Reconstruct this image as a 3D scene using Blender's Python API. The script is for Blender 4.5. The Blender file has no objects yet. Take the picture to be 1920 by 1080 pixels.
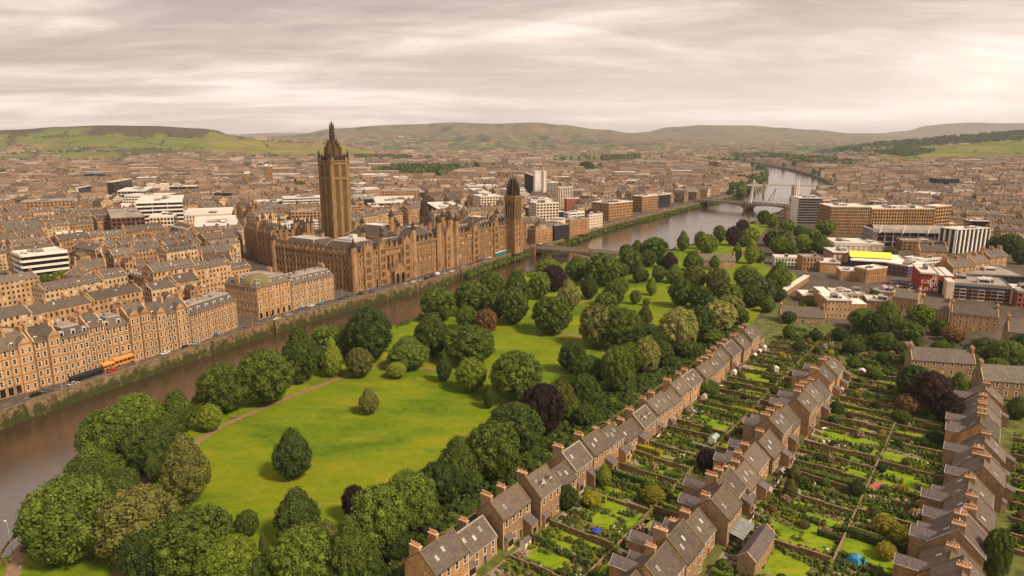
import bpy, math, random
from mathutils import Vector, Matrix, noise as mn
R = math.radians
sc = bpy.context.scene
col = sc.collection
# ------------------------------------------------------------------ camera
F, CY, HOR, CAMZ = 1280.0, 540.0, 258.0, 100.0
PITCH = math.atan((CY - HOR) / F)
SP, CP = math.sin(PITCH), math.cos(PITCH)
cam = bpy.data.objects.new('camera', bpy.data.cameras.new('camera'))
col.objects.link(cam)
cam.location = (0, 0, CAMZ); cam.rotation_euler = (math.pi / 2 - PITCH, 0, 0)
cam.data.sensor_width = 36; cam.data.lens = 24; cam.data.clip_start = 1; cam.data.clip_end = 90000
sc.camera = cam
# ------------------------------------------------------------------ sky
SUN_EL, SUN_AZ = 46, 128           # azimuth clockwise from +Y
w = bpy.data.worlds.new("World"); sc.world = w; w.use_nodes = True
nt = w.node_tree; nt.nodes.clear()
def wn(t, **k):
    n = nt.nodes.new(t)
    for a, b in k.items(): setattr(n, a, b)
    return n
def wmath(op, a, b=None, c=None):
    n = wn('ShaderNodeMath', operation=op)
    for i, x in enumerate((a, b, c)):
        if x is None: continue
        if isinstance(x, (int, float)): n.inputs[i].default_value = x
        else: nt.links.new(x, n.inputs[i])
    return n.outputs[0]
tc = wn('ShaderNodeTexCoord'); sx = wn('ShaderNodeSeparateXYZ'); nt.links.new(tc.outputs['Generated'], sx.inputs[0])
zz = wmath('ADD', wmath('MAXIMUM', sx.outputs[2], 0.0), 0.12)
px = wmath('DIVIDE', sx.outputs[0], zz); py = wmath('DIVIDE', sx.outputs[1], zz)
def cloudnoise(kx, ky, ox, scale, detail, rough=0.55, dist=0.0):
    cb = wn('ShaderNodeCombineXYZ')
    # bands lie a little off the horizontal
    a = wmath('ADD', wmath('MULTIPLY', px, kx), wmath('MULTIPLY', py, 0.16 * kx))
    b = wmath('ADD', wmath('MULTIPLY', py, ky), wmath('MULTIPLY', px, -0.10 * ky))
    nt.links.new(wmath('ADD', a, ox), cb.inputs[0]); nt.links.new(b, cb.inputs[1]); cb.inputs[2].default_value = ox
    n = wn('ShaderNodeTexNoise'); n.inputs['Scale'].default_value = scale; n.inputs['Detail'].default_value = detail
    n.inputs['Roughness'].default_value = rough; n.inputs['Distortion'].default_value = dist
    nt.links.new(cb.outputs[0], n.inputs['Vector'])
    return n.outputs['Fac']
n1 = cloudnoise(0.42, 0.62, 3.1, 0.72, 8, 0.52, 1.1)
n2 = cloudnoise(0.42, 1.1, 9.7, 2.6, 6, 0.6, 0.7)
mix = wmath('ADD', wmath('MULTIPLY', n1, 0.74), wmath('MULTIPLY', n2, 0.26))
cr = wn('ShaderNodeValToRGB'); e = cr.color_ramp.elements
e[0].position = 0.385; e[0].color = (0.34, 0.265, 0.225, 1)
e[1].position = 0.63; e[1].color = (0.88, 0.75, 0.655, 1)
for p, c in ((0.445, (0.42, 0.335, 0.29, 1)), (0.50, (0.56, 0.455, 0.395, 1)), (0.555, (0.71, 0.60, 0.525, 1))):
    q = e.new(p); q.color = c
nt.links.new(mix, cr.inputs[0])
# brighter, warmer towards the low horizon, most on the right where the sun side is
low = wmath('POWER', wmath('SUBTRACT', 1.0, wmath('MINIMUM', wmath('MAXIMUM', wmath('MULTIPLY', sx.outputs[2], 3.6), 0.0), 1.0)), 2.0)
rt = wmath('MULTIPLY', low, wmath('ADD', 0.56, wmath('MULTIPLY', sx.outputs[0], 0.55)))
mx = wn('ShaderNodeMix', data_type='RGBA'); mx.clamp_factor = True
nt.links.new(rt, mx.inputs[0]); nt.links.new(cr.outputs[0], mx.inputs[6]); mx.inputs[7].default_value = (0.86, 0.745, 0.64, 1)
bgc = wn('ShaderNodeBackground'); nt.links.new(mx.outputs[2], bgc.inputs[0]); bgc.inputs[1].default_value = 1.0
sky = wn('ShaderNodeTexSky', sky_type='NISHITA'); sky.sun_disc = False
sky.sun_elevation = R(SUN_EL); sky.sun_rotation = R(SUN_AZ); sky.dust_density = 3
bgs = wn('ShaderNodeBackground'); nt.links.new(sky.outputs[0], bgs.inputs[0]); bgs.inputs[1].default_value = 0.10
ms = wn('ShaderNodeMixShader'); ms.inputs[0].default_value = 0.95
nt.links.new(bgs.outputs[0], ms.inputs[1]); nt.links.new(bgc.outputs[0], ms.inputs[2])
wo = wn('ShaderNodeOutputWorld'); nt.links.new(ms.outputs[0], wo.inputs[0])
sl = bpy.data.lights.new('sun', 'SUN'); sl.energy = 3.8; sl.angle = R(9); sl.color = (1.0, 0.82, 0.60)
so = bpy.data.objects.new('sun', sl); col.objects.link(so)
az = R(SUN_AZ); el = R(SUN_EL)
so.rotation_euler = Vector((math.sin(az) * math.cos(el), math.cos(az) * math.cos(el), math.sin(el))).to_track_quat('Z', 'Y').to_euler()
sc.view_settings.view_transform = 'Standard'; sc.view_settings.look = 'None'
sc.view_settings.exposure = 0.64; sc.view_settings.gamma = 1.0
sc.render.engine = 'CYCLES'
sc.cycles.use_denoising = True; sc.cycles.max_bounces = 5; sc.cycles.diffuse_bounces = 2; sc.cycles.glossy_bounces = 2
sc.cycles.transmission_bounces = 2; sc.cycles.volume_bounces = 0; sc.cycles.transparent_max_bounces = 4
# ------------------------------------------------------------------ helpers
rnd = random.Random(11)
def G(u, v, z=0.0):
    """where the sight line through a point of the photo (1920 x 1080) meets height z"""
    a = (u - 960) / F; b = (CY - v) / F
    t = (z - CAMZ) / (-SP + b * CP)
    return Vector((a * t, (CP + b * SP) * t, z))
def proj(P):
    zc = P[1] * CP + (CAMZ - P[2]) * SP
    return 960 + F * P[0] / zc, CY - F * (P[1] * SP + (P[2] - CAMZ) * CP) / zc, zc
def height_at(P, v):
    """height over the ground point P at which the photo row v is met"""
    b = (CY - v) / F
    # (y SP + (z-H) CP) = b (y CP + (H-z) SP)
    y = P[1]
    return CAMZ + (b * y * CP - y * SP) / (CP + b * SP)
def reach(C, d, u):
    a = (u - 960) / F; zc = C[1] * CP + (CAMZ - C[2]) * SP
    return (a * zc - C[0]) / (d[0] - a * d[1] * CP)
def put(o, label=None, cat=None, group=None, kind=None):
    if label: o['label'] = label
    if cat:
        o['category'] = cat
        if not kind: o['kind'] = 'thing'
    if group: o['group'] = group
    if kind: o['kind'] = kind
    return o
def empty(name, loc=(0, 0, 0), rz=0.0, **k):
    o = bpy.data.objects.new(name, None); col.objects.link(o)
    o.empty_display_size = 0.5
    o.location = loc; o.rotation_euler = (0, 0, rz)
    return put(o, **k)
def inst(name, me, parent=None, loc=(0, 0, 0), rz=0.0, scale=None):
    o = bpy.data.objects.new(name, me); col.objects.link(o)
    o.location = loc; o.rotation_euler = (0, 0, rz)
    if scale: o.scale = scale
    if parent: o.parent = parent
    return o
def copy_tree(o, parent=None):
    c = o.copy(); col.objects.link(c); c.parent = parent
    for ch in CH.get(o.name, ()): copy_tree(ch, c)
    return c
CH = {}
def children_index(root):
    def rec(o):
        CH[o.name] = [c for c in col.objects if c.parent == o]
        for c in CH[o.name]: rec(c)
    rec(root)
ORD = 'first second third fourth fifth sixth seventh eighth ninth tenth eleventh twelfth thirteenth fourteenth fifteenth sixteenth seventeenth eighteenth nineteenth twentieth'.split()
TENS = ['', '', 'twenty', 'thirty', 'forty', 'fifty', 'sixty', 'seventy', 'eighty', 'ninety']
def ordw(n):
    n += 1
    if n <= 20: return ORD[n - 1]
    t, u_ = divmod(n, 10)
    if t > 9: return 'hundred-and-' + ordw(n - 101)
    return TENS[t] + '-' + ORD[u_ - 1] if u_ else TENS[t][:-1] + 'ieth'
class MB:
    def __init__(s): s.v = []; s.f = []; s.m = []; s.uv = []
    def face(s, pts, m=0, uv=None):
        i = len(s.v); s.v += [tuple(p) for p in pts]; n = len(pts)
        s.f.append(tuple(range(i, i + n))); s.m.append(m)
        if uv is None:
            a = Vector(pts[0]); u = Vector(pts[1]) - a; L = u.length or 1
            u = u / L; nn = u.cross(Vector(pts[-1]) - a)
            w_ = nn.cross(u); w_ = w_ / (w_.length or 1)
            uv = [((Vector(p) - a).dot(u), (Vector(p) - a).dot(w_)) for p in pts]
        s.uv += uv
    def box(s, x0, y0, z0, x1, y1, z1, m=0, mt=None, bottom=False):
        mt = m if mt is None else mt
        i = len(s.v)
        s.v += [(x0, y0, z0), (x1, y0, z0), (x1, y1, z0), (x0, y1, z0), (x0, y0, z1), (x1, y0, z1), (x1, y1, z1), (x0, y1, z1)]
        a, b, h0, h1 = x1 - x0, y1 - y0, z0, z1
        def q(t, mm, L, V=None):
            s.f.append(tuple(i + k for k in t)); s.m.append(mm)
            s.uv += V or [(0, h0), (L, h0), (L, h1), (0, h1)]
        q((0, 1, 5, 4), m, a); q((1, 2, 6, 5), m, b); q((2, 3, 7, 6), m, a); q((3, 0, 4, 7), m, b)
        q((4, 5, 6, 7), mt, a, [(0, 0), (a, 0), (a, b), (0, b)])
        if bottom: q((3, 2, 1, 0), m, a, [(0, 0), (a, 0), (a, b), (0, b)])
    def tube(s, x, y, z0, z1, r0, r1, n=8, m=0, cap=True, rot=0.0):
        i = len(s.v)
        for k in range(n):
            a = rot + 2 * math.pi * k / n; s.v.append((x + r0 * math.cos(a), y + r0 * math.sin(a), z0))
        for k in range(n):
            a = rot + 2 * math.pi * k / n; s.v.append((x + r1 * math.cos(a), y + r1 * math.sin(a), z1))
        c = 2 * math.pi * max(r0, r1) / n
        for k in range(n):
            k2 = (k + 1) % n
            s.f.append((i + k, i + k2, i + n + k2, i + n + k)); s.m.append(m)
            s.uv += [(k * c, z0), (k * c + c, z0), (k * c + c, z1), (k * c, z1)]
        if cap:
            s.f.append(tuple(i + n + k for k in range(n))); s.m.append(m); s.uv += [(0, 0)] * n
    def bar(s, a, b, r=0.05, m=0):
        a = Vector(a); b = Vector(b); d = (b - a).normalized()
        u = d.cross(Vector((0, 0, 1)) if abs(d.z) < 0.95 else Vector((1, 0, 0))).normalized() * r; w_ = d.cross(u).normalized() * r
        A = [a + u + w_, a - u + w_, a - u - w_, a + u - w_]; B = [p + (b - a) for p in A]
        for k in range(4): s.face([A[k], A[(k + 1) % 4], B[(k + 1) % 4], B[k]], m)
        s.face(A[::-1], m); s.face(B, m)
    def mesh(s, name, mats, smooth=False):
        me = bpy.data.meshes.new(name); me.from_pydata(s.v, [], s.f)
        for x in mats: me.materials.append(x)
        me.polygons.foreach_set('material_index', s.m)
        if smooth: me.polygons.foreach_set('use_smooth', [True] * len(s.f))
        l = me.uv_layers.new(name='UVMap'); fl = [c for p in s.uv for c in p]
        l.data.foreach_set('uv', fl); me.update()
        return me
    def obj(s, name, mats, parent=None, **k):
        o = inst(name, s.mesh(name, mats if isinstance(mats, (list, tuple)) else [mats]), parent)
        return put(o, **k)
# ------------------------------------------------------------------ materials
class NM:
    def __init__(s, name, rough=0.9, spec=0.25):
        s.m = bpy.data.materials.new(name); s.m.use_nodes = True; s.t = s.m.node_tree; s.b = s.t.nodes['Principled BSDF']
        s.b.inputs['Roughness'].default_value = rough; s.b.inputs['Specular IOR Level'].default_value = spec
    def n(s, t, ins=None, **k):
        x = s.t.nodes.new(t)
        for a, b in k.items(): setattr(x, a, b)
        for a, b in (ins or {}).items(): s.put(x.inputs[a], b)
        return x
    def put(s, sock, b):
        if isinstance(b, bpy.types.NodeSocket): s.t.links.new(b, sock)
        elif isinstance(b, tuple) and len(b) == 3 and sock.type == 'RGBA': sock.default_value = (*b, 1)
        else: sock.default_value = b
    def math(s, op, a, b=0.0, c=None, clamp=False):
        x = s.n('ShaderNodeMath', operation=op, use_clamp=clamp); s.put(x.inputs[0], a); s.put(x.inputs[1], b)
        if c is not None: s.put(x.inputs[2], c)
        return x.outputs[0]
    def mix(s, f, a, b, blend='MIX'):
        x = s.n('ShaderNodeMix', data_type='RGBA', blend_type=blend); s.put(x.inputs[0], f); s.put(x.inputs[6], a); s.put(x.inputs[7], b)
        return x.outputs[2]
    def pos(s): return s.n('ShaderNodeNewGeometry').outputs['Position']
    def uv(s): return s.n('ShaderNodeTexCoord').outputs['UV']
    def island(s): return s.n('ShaderNodeNewGeometry').outputs['Random Per Island']
    def objrand(s): return s.n('ShaderNodeObjectInfo').outputs['Random']
    def noise(s, vec, scale, detail=3, rough=0.55, dist=0.0):
        return s.n('ShaderNodeTexNoise', {'Vector': vec, 'Scale': scale, 'Detail': detail, 'Roughness': rough, 'Distortion': dist}).outputs['Fac']
    def scale(s, vec, xyz):
        return s.n('ShaderNodeMapping', {'Vector': vec, 'Scale': xyz}).outputs[0]
    def ramp(s, f, stops):
        x = s.n('ShaderNodeValToRGB'); e = x.color_ramp.elements
        e[0].position, e[0].color = stops[0][0], (*stops[0][1], 1); e[1].position, e[1].color = stops[-1][0], (*stops[-1][1], 1)
        for p, c in stops[1:-1]:
            q = e.new(p); q.color = (*c, 1)
        s.put(x.inputs[0], f); return x.outputs[0]
    def bump(s, h, strength=0.5, dist=0.1):
        x = s.n('ShaderNodeBump', {'Strength': strength, 'Distance': dist, 'Height': h}); s.t.links.new(x.outputs[0], s.b.inputs['Normal'])
    def col(s, c): s.put(s.b.inputs['Base Color'], c); return s.m
def plain(name, c, rough=0.8, var=0.25, scale=0.5, spec=0.25, metallic=0.0, rand=0.0):
    M = NM(name, rough, spec); M.b.inputs['Metallic'].default_value = metallic
    f = M.noise(M.pos(), scale, 4, 0.6)
    if rand: f = M.math('ADD', M.math('MULTIPLY', f, 1 - rand), M.math('MULTIPLY', M.island(), rand))
    a = tuple(x * (1 - var) for x in c); b = tuple(min(1, x * (1 + var)) for x in c)
    return M.col(M.ramp(f, [(0.3, a), (0.7, b)]))
def stone(name, cs, win=False, pu=2.6, pv=3.4, course=True, dirt=0.5, rand='island', wfrac=0.21):
    """coursed sandstone; win: openings set out on a grid in metres"""
    M = NM(name, 0.93, 0.2); uv = M.uv(); pos = M.pos()
    r1 = M.island() if rand == 'island' else M.objrand()
    base = M.ramp(M.math('ADD', M.math('MULTIPLY', r1, 0.75), M.math('MULTIPLY', M.noise(pos, 0.09, 2), 0.3)), [(i / (len(cs) - 1) * 0.9 + 0.05, c) for i, c in enumerate(cs)])
    blot = M.noise(M.scale(pos, (0.35, 0.35, 0.12)), 1.0, 5, 0.65)
    base = M.mix(M.math('MULTIPLY', M.ramp(blot, [(0.45, (0, 0, 0)), (0.72, (1, 1, 1))]), dirt), base, (0.085, 0.05, 0.028))
    if course:
        br = M.n('ShaderNodeTexBrick', {'Vector': uv, 'Scale': 1.0, 'Mortar Size': 0.018, 'Brick Width': 0.85, 'Row Height': 0.34, 'Color1': (0.72, 0.70, 0.68), 'Color2': (1.18, 1.15, 1.1), 'Mortar': (0.75, 0.72, 0.7)})
        base = M.mix(0.75, base, br.outputs['Color'], 'MULTIPLY')
    grain = M.noise(pos, 1.9, 3, 0.7)
    base = M.mix(0.55, base, M.ramp(grain, [(0.3, (0.55, 0.53, 0.5)), (0.7, (1.3, 1.27, 1.22))]), 'MULTIPLY')
    if win:
        sp = M.n('ShaderNodeSeparateXYZ', {0: uv}); u = M.math('DIVIDE', sp.outputs[0], pu); v = M.math('DIVIDE', sp.outputs[1], pv)
        fu = M.math('FRACT', u); fv = M.math('FRACT', v)
        mu = M.math('LESS_THAN', M.math('ABSOLUTE', M.math('SUBTRACT', fu, 0.5)), wfrac)
        mv = M.math('LESS_THAN', M.math('ABSOLUTE', M.math('SUBTRACT', fv, 0.52)), 0.27)
        wm = M.math('MULTIPLY', mu, mv)
        cell = M.n('ShaderNodeCombineXYZ', {0: M.math('FLOOR', u), 1: M.math('FLOOR', v), 2: r1})
        wr = M.n('ShaderNodeTexWhiteNoise', {'Vector': cell.outputs[0]}).outputs['Value']
        wc = M.ramp(wr, [(0.0, (0.008, 0.008, 0.01)), (0.7, (0.035, 0.032, 0.03)), (0.86, (0.10, 0.09, 0.08)), (0.92, (0.5, 0.46, 0.4))])
        # no openings in upward faces
        nz = M.n('ShaderNodeSeparateXYZ', {0: M.n('ShaderNodeNewGeometry').outputs['True Normal']}).outputs[2]
        wm = M.math('MULTIPLY', wm, M.math('LESS_THAN', nz, 0.3))
        base = M.mix(wm, base, wc)
    M.bump(M.noise(pos, 2.5, 3, 0.7), 0.5, 0.15)
    return M.col(base)
WARM = [(0.31, 0.175, 0.082), (0.43, 0.25, 0.12), (0.52, 0.315, 0.155), (0.37, 0.215, 0.10)]
DARKS = [(0.20, 0.12, 0.062), (0.30, 0.18, 0.092), (0.40, 0.25, 0.135)]
STONE = stone('sandstone_warm', WARM, rand='obj', dirt=0.6)
STONE_D = stone('sandstone_sooty', DARKS, rand='obj', dirt=0.75)
STONE_GOTH = stone('sandstone_gothic', [(0.31, 0.18, 0.088), (0.39, 0.235, 0.12)], rand='obj', dirt=0.85)
STONE_FAR = stone('tenement_front', [(0.11, 0.066, 0.04), (0.26, 0.16, 0.095), (0.45, 0.29, 0.175), (0.60, 0.47, 0.35), (0.22, 0.135, 0.08), (0.40, 0.235, 0.15)], win=True, course=False, rand='island')
STONE_RUB = stone('rubble_stone', [(0.27, 0.175, 0.095), (0.37, 0.24, 0.135)], rand='obj', dirt=0.45)
STONE_TOW = stone('tower_stone', [(0.22, 0.14, 0.062), (0.26, 0.165, 0.075)], rand='obj', dirt=0.6)
DRESS = plain('dressed_stone', (0.47, 0.31, 0.175), 0.9, 0.2, 1.2)
DRESS_D = plain('sooty_dressed_stone', (0.20, 0.125, 0.07), 0.95, 0.45, 0.6)
BLACKST = plain('blackened_stone_and_slot_shade', (0.055, 0.036, 0.024), 0.95, 0.5, 0.7)
def slate(name, cs, rand='obj', moss=0.35):
    M = NM(name, 0.72, 0.35); uv = M.uv(); pos = M.pos()
    r1 = M.island() if rand == 'island' else M.objrand()
    br = M.n('ShaderNodeTexBrick', {'Vector': uv, 'Scale': 1.0, 'Mortar Size': 0.02, 'Brick Width': 0.45, 'Row Height': 0.38, 'Color1': (0.65, 0.65, 0.66), 'Color2': (1.25, 1.22, 1.2), 'Mortar': (0.55, 0.55, 0.55)})
    base = M.ramp(M.math('ADD', M.math('MULTIPLY', r1, 0.8), M.math('MULTIPLY', M.noise(pos, 0.3, 3), 0.3)), [(i / (len(cs) - 1), c) for i, c in enumerate(cs)])
    base = M.mix(0.8, base, br.outputs['Color'], 'MULTIPLY')
    base = M.mix(0.6, base, M.ramp(M.noise(pos, 1.4, 4, 0.7), [(0.3, (0.6, 0.6, 0.6)), (0.7, (1.3, 1.28, 1.25))]), 'MULTIPLY')
    base = M.mix(M.math('MULTIPLY', M.ramp(M.noise(M.scale(pos, (1, 1, 0.4)), 0.55, 4, 0.7), [(0.5, (0, 0, 0)), (0.7, (1, 1, 1))]), moss), base, (0.15, 0.11, 0.035))
    M.bump(br.outputs['Fac'], 0.3, 0.03)
    return M.col(base)
SLATE = slate('slate_roof', [(0.035, 0.026, 0.022), (0.075, 0.056, 0.045), (0.13, 0.10, 0.078), (0.09, 0.072, 0.064), (0.17, 0.14, 0.115)])
SLATE_N = slate('terrace_slate', [(0.055, 0.042, 0.037), (0.09, 0.068, 0.057), (0.14, 0.105, 0.082), (0.075, 0.06, 0.056)], moss=0.5)
SLATE_P = slate('extension_slate', [(0.10, 0.082, 0.085), (0.13, 0.105, 0.105)], moss=0.15)
SLATE_FAR = slate('city_slate', [(0.035, 0.024, 0.02), (0.08, 0.055, 0.042), (0.14, 0.10, 0.075), (0.23, 0.14, 0.09), (0.05, 0.035, 0.03), (0.40, 0.33, 0.27)], rand='island', moss=0.3)
MEMBR = plain('pale_roof_membrane', (0.50, 0.455, 0.42), 0.85, 0.3, 0.12, rand=0.4)
MEMBR_G = plain('grey_roof_felt', (0.25, 0.215, 0.19), 0.9, 0.35, 0.1)
WHITE = plain('white_render', (0.66, 0.60, 0.54), 0.8, 0.12, 0.3)
CREAM = plain('cream_panel', (0.60, 0.49, 0.37), 0.85, 0.15, 0.3)
WPAINT = plain('white_window_paint', (0.74, 0.68, 0.61), 0.6, 0.06, 1.0)
LEAD = plain('lead_flashing', (0.36, 0.33, 0.32), 0.55, 0.2, 1.5)
POT = plain('terracotta', (0.42, 0.20, 0.115), 0.8, 0.3, 3.0, rand=0.5)
BRICKR = plain('red_brick', (0.27, 0.085, 0.05), 0.85, 0.25, 0.8)
BROWN = plain('brown_cladding', (0.15, 0.065, 0.035), 0.8, 0.2, 0.5)
REDPAINT = plain('red_cladding', (0.26, 0.030, 0.018), 0.75, 0.12, 0.4)
BLUEP = plain('blue_cladding', (0.035, 0.06, 0.14), 0.6, 0.15, 0.4)
BLUEROOF = plain('blue_metal_roof', (0.07, 0.13, 0.30), 0.5, 0.15, 0.2)
YELLOW = plain('yellow_metal_roof', (0.76, 0.62, 0.07), 0.6, 0.06, 0.1)
CONC = plain('concrete', (0.40, 0.34, 0.29), 0.9, 0.2, 0.3)
DKMET = plain('dark_metal', (0.035, 0.03, 0.03), 0.5, 0.3, 1.0)
STEELW = plain('white_steel', (0.66, 0.60, 0.52), 0.5, 0.1, 0.4)
WOOD = plain('weathered_wood', (0.22, 0.15, 0.10), 0.85, 0.3, 1.5)
def glassm(name, c, rough=0.12, rand=0.6):
    M = NM(name, rough, 0.5)
    r = M.n('ShaderNodeTexWhiteNoise', {'Vector': M.n('ShaderNodeVectorMath', {0: M.pos(), 1: (0.45, 0.45, 0.3)}, operation='MULTIPLY').outputs[0]})
    f = M.math('ADD', M.math('MULTIPLY', M.objrand(), 0.5), M.math('MULTIPLY', M.noise(M.pos(), 0.35, 2), 0.5))
    return M.col(M.ramp(f, [(0.3, tuple(x * 0.5 for x in c)), (0.75, tuple(x * 1.7 for x in c))]))
GLASS = glassm('dark_glass', (0.022, 0.022, 0.026))
GLASSB = glassm('blue_glass', (0.03, 0.045, 0.07))
PANE = glassm('window_pane', (0.02, 0.018, 0.018), 0.15)
GLASSP = glassm('pale_glass', (0.24, 0.30, 0.29), 0.2)
def leafm(name, dark, mid, light, blossom=None, bl=0.0):
    M = NM(name, 0.75, 0.15)
    f = M.math('ADD', M.math('MULTIPLY', M.island(), 0.42), M.math('MULTIPLY', M.noise(M.pos(), 0.30, 4, 0.65), 0.55))
    f = M.math('ADD', f, M.math('MULTIPLY', M.math('SUBTRACT', M.objrand(), 0.5), 0.34))
    c = M.ramp(f, [(0.15, dark), (0.5, mid), (0.85, light)])
    if blossom:
        c = M.mix(M.math('MULTIPLY', M.math('GREATER_THAN', M.island(), 1 - bl), 1.0), c, blossom)
    return M.col(c)
LEAF = {
 'mid': leafm('leaves_mid_green', (0.0261, 0.0421, 0.0058), (0.0667, 0.0957, 0.0116), (0.1421, 0.1812, 0.0203)),
 'dark': leafm('leaves_dark_green', (0.018, 0.031, 0.006), (0.043, 0.066, 0.011), (0.095, 0.125, 0.018)),
 'light': leafm('leaves_light_green', (0.0486, 0.0729, 0.0068), (0.1188, 0.1593, 0.0121), (0.2295, 0.2700, 0.0243)),
 'olive': leafm('leaves_olive', (0.0338, 0.0390, 0.0078), (0.0858, 0.0884, 0.0182), (0.1560, 0.1508, 0.0338)),
 'pale': leafm('leaves_pale_blossom', (0.0690, 0.0805, 0.0161), (0.1782, 0.1782, 0.0414), (0.3450, 0.3105, 0.0920)),
 'purple': leafm('leaves_copper_purple', (0.0110, 0.0066, 0.0066), (0.0286, 0.0143, 0.0132), (0.0638, 0.0330, 0.0264)),
 'yellow': leafm('leaves_golden', (0.07, 0.075, 0.007), (0.19, 0.165, 0.012), (0.36, 0.28, 0.022)),
 'russet': leafm('leaves_russet', (0.0540, 0.0336, 0.0144), (0.1200, 0.0660, 0.0264), (0.2400, 0.1260, 0.0420)),
 'flower': leafm('leaves_with_flowers', (0.0390, 0.0520, 0.0130), (0.0910, 0.1040, 0.0234), (0.1560, 0.1560, 0.0390), (0.6500, 0.3640, 0.3120), 0.22),
 'whitefl': leafm('leaves_with_white_flowers', (0.0390, 0.0520, 0.0130), (0.0910, 0.1040, 0.0234), (0.1560, 0.1560, 0.0390), (0.8000, 0.7150, 0.5720), 0.25),
 'blue': leafm('leaves_with_blue_flowers', (0.0260, 0.0390, 0.0208), (0.0390, 0.0650, 0.0260), (0.0650, 0.0910, 0.0520), (0.0780, 0.0910, 0.5200), 0.5),
}
BARK = plain('bark', (0.10, 0.07, 0.045), 0.95, 0.4, 2.0)
def grassm(name, a, b, c, s=0.02):
    M = NM(name, 0.95, 0.1); pos = M.pos()
    f = M.math('ADD', M.math('MULTIPLY', M.noise(M.scale(pos, (1, 1.6, 1)), s, 5, 0.62, 0.8), 0.7), M.math('MULTIPLY', M.noise(pos, 0.35, 4, 0.75), 0.3))
    c1 = M.ramp(f, [(0.38, a), (0.5, b), (0.62, c)])
    dry = M.ramp(M.noise(M.scale(pos, (0.8, 2.2, 1)), 0.045, 5, 0.7), [(0.52, (0, 0, 0)), (0.74, (1, 1, 1))])
    c1 = M.mix(M.math('MULTIPLY', dry, 0.5), c1, (0.32, 0.24, 0.02))
    c1 = M.mix(0.5, c1, M.ramp(M.noise(pos, 1.6, 4, 0.8), [(0.3, (0.7, 0.7, 0.7)), (0.7, (1.25, 1.25, 1.2))]), 'MULTIPLY')
    M.bump(M.noise(pos, 2.2, 4, 0.8), 0.5, 0.25)
    return M.col(c1)
GRASS = grassm('park_grass', (0.062, 0.112, 0.004), (0.118, 0.168, 0.005), (0.18, 0.19, 0.007))
LAWN = grassm('garden_lawn_grass', (0.09, 0.165, 0.006), (0.15, 0.225, 0.008), (0.21, 0.26, 0.012), 0.2)
# ================================================================== THE SETTING
QUAYPX = [(0, 777), (100, 742), (217, 702), (320, 668), (500, 610), (640, 570), (727, 546), (810, 526), (863, 508), (900, 494), (962, 475), (1000, 461), (1040, 455), (1129, 425), (1212, 404), (1300, 383), (1375, 366), (1410, 352), (1436, 338), (1434, 322), (1420, 309), (1380, 300), (1325, 292), (1240, 284), (1170, 279)]
QUAY = [Vector((-262, -60, 0)), Vector((-222, 150, 0))] + [G(u, v) for u, v in QUAYPX]
BANKPX = [(20, 1040), (60, 985), (120, 930), (240, 840), (370, 748), (520, 688), (640, 645), (790, 592), (900, 547), (1005, 505), (1090, 487), (1165, 478), (1270, 465), (1350, 440), (1421, 412), (1470, 392), (1510, 372), (1545, 356), (1556, 343), (1530, 330), (1492, 319), (1445, 309), (1400, 302), (1350, 299), (1300, 293), (1250, 287), (1180, 283)]
BANK = [Vector((-165, -60, 0)), Vector((-140, 120, 0))] + [G(u, v) for u, v in BANKPX]
WL = -6.0
def smooth(P, n=4):
    out = []
    for i in range(len(P) - 1):
        p0, p1, p2, p3 = P[max(i - 1, 0)], P[i], P[i + 1], P[min(i + 2, len(P) - 1)]
        for k in range(n):
            t = k / n
            out.append(0.5 * ((2 * p1) + (p2 - p0) * t + (2 * p0 - 5 * p1 + 4 * p2 - p3) * t * t + (3 * p1 - p0 - 3 * p2 + p3) * t ** 3))
    return out + [P[-1]]
class Line:
    def __init__(s, P):
        s.P = [Vector((p[0], p[1], 0)) for p in P]; s.L = [0.0]
        for a, b in zip(s.P, s.P[1:]): s.L.append(s.L[-1] + (b - a).length)
    def at(s, d, off=0.0):
        d = max(0, min(d, s.L[-1] - 1e-3))
        i = max(k for k in range(len(s.L) - 1) if s.L[k] <= d)
        t = (s.P[i + 1] - s.P[i]); l = t.length; t = t / l
        return s.P[i] + t * (d - s.L[i]) + Vector((-t.y, t.x, 0)) * off, t
    def nearest(s, p):
        best = None
        for i in range(len(s.P) - 1):
            a = s.P[i]; t = s.P[i + 1] - a; l = t.length; t = t / l
            k = max(0, min(l, (Vector((p[0], p[1], 0)) - a).dot(t))); q = a + t * k; dd = (Vector((p[0], p[1], 0)) - q)
            side = t.x * dd.y - t.y * dd.x
            if best is None or dd.length < best[0]: best = (dd.length, s.L[i] + k, side)
        return best
QS = smooth(QUAY[:19], 4) + QUAY[19:]
BS = smooth(BANK, 3)
QL = Line(QS); BL = Line(BS)
def inpoly(x, y, P):
    c = False; n = len(P); j = n - 1
    for i in range(n):
        if (P[i][1] > y) != (P[j][1] > y) and x < (P[j][0] - P[i][0]) * (y - P[i][1]) / (P[j][1] - P[i][1]) + P[i][0]: c = not c
        j = i
    return c
RIVER = [(p.x, p.y) for p in QS] + [(p.x, p.y) for p in reversed(BS)]
def inriver(x, y): return inpoly(x, y, RIVER)
def ribbon(pts, off0, off1, z, mb, m=0, uvs=1.0):
    n = len(pts); T = []
    for i in range(n):
        t = (pts[min(i + 1, n - 1)] - pts[max(i - 1, 0)]); t.z = 0; t.normalize(); T.append(Vector((-t.y, t.x, 0)))
    for i in range(n - 1):
        a, b = pts[i], pts[i + 1]
        q = [a + T[i] * off1, b + T[i + 1] * off1, b + T[i + 1] * off0, a + T[i] * off0]
        if (q[1] - q[0]).cross(q[3] - q[0]).z < 0: q = [q[0], q[3], q[2], q[1]]
        mb.face([(p.x, p.y, z) for p in q], m)
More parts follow.
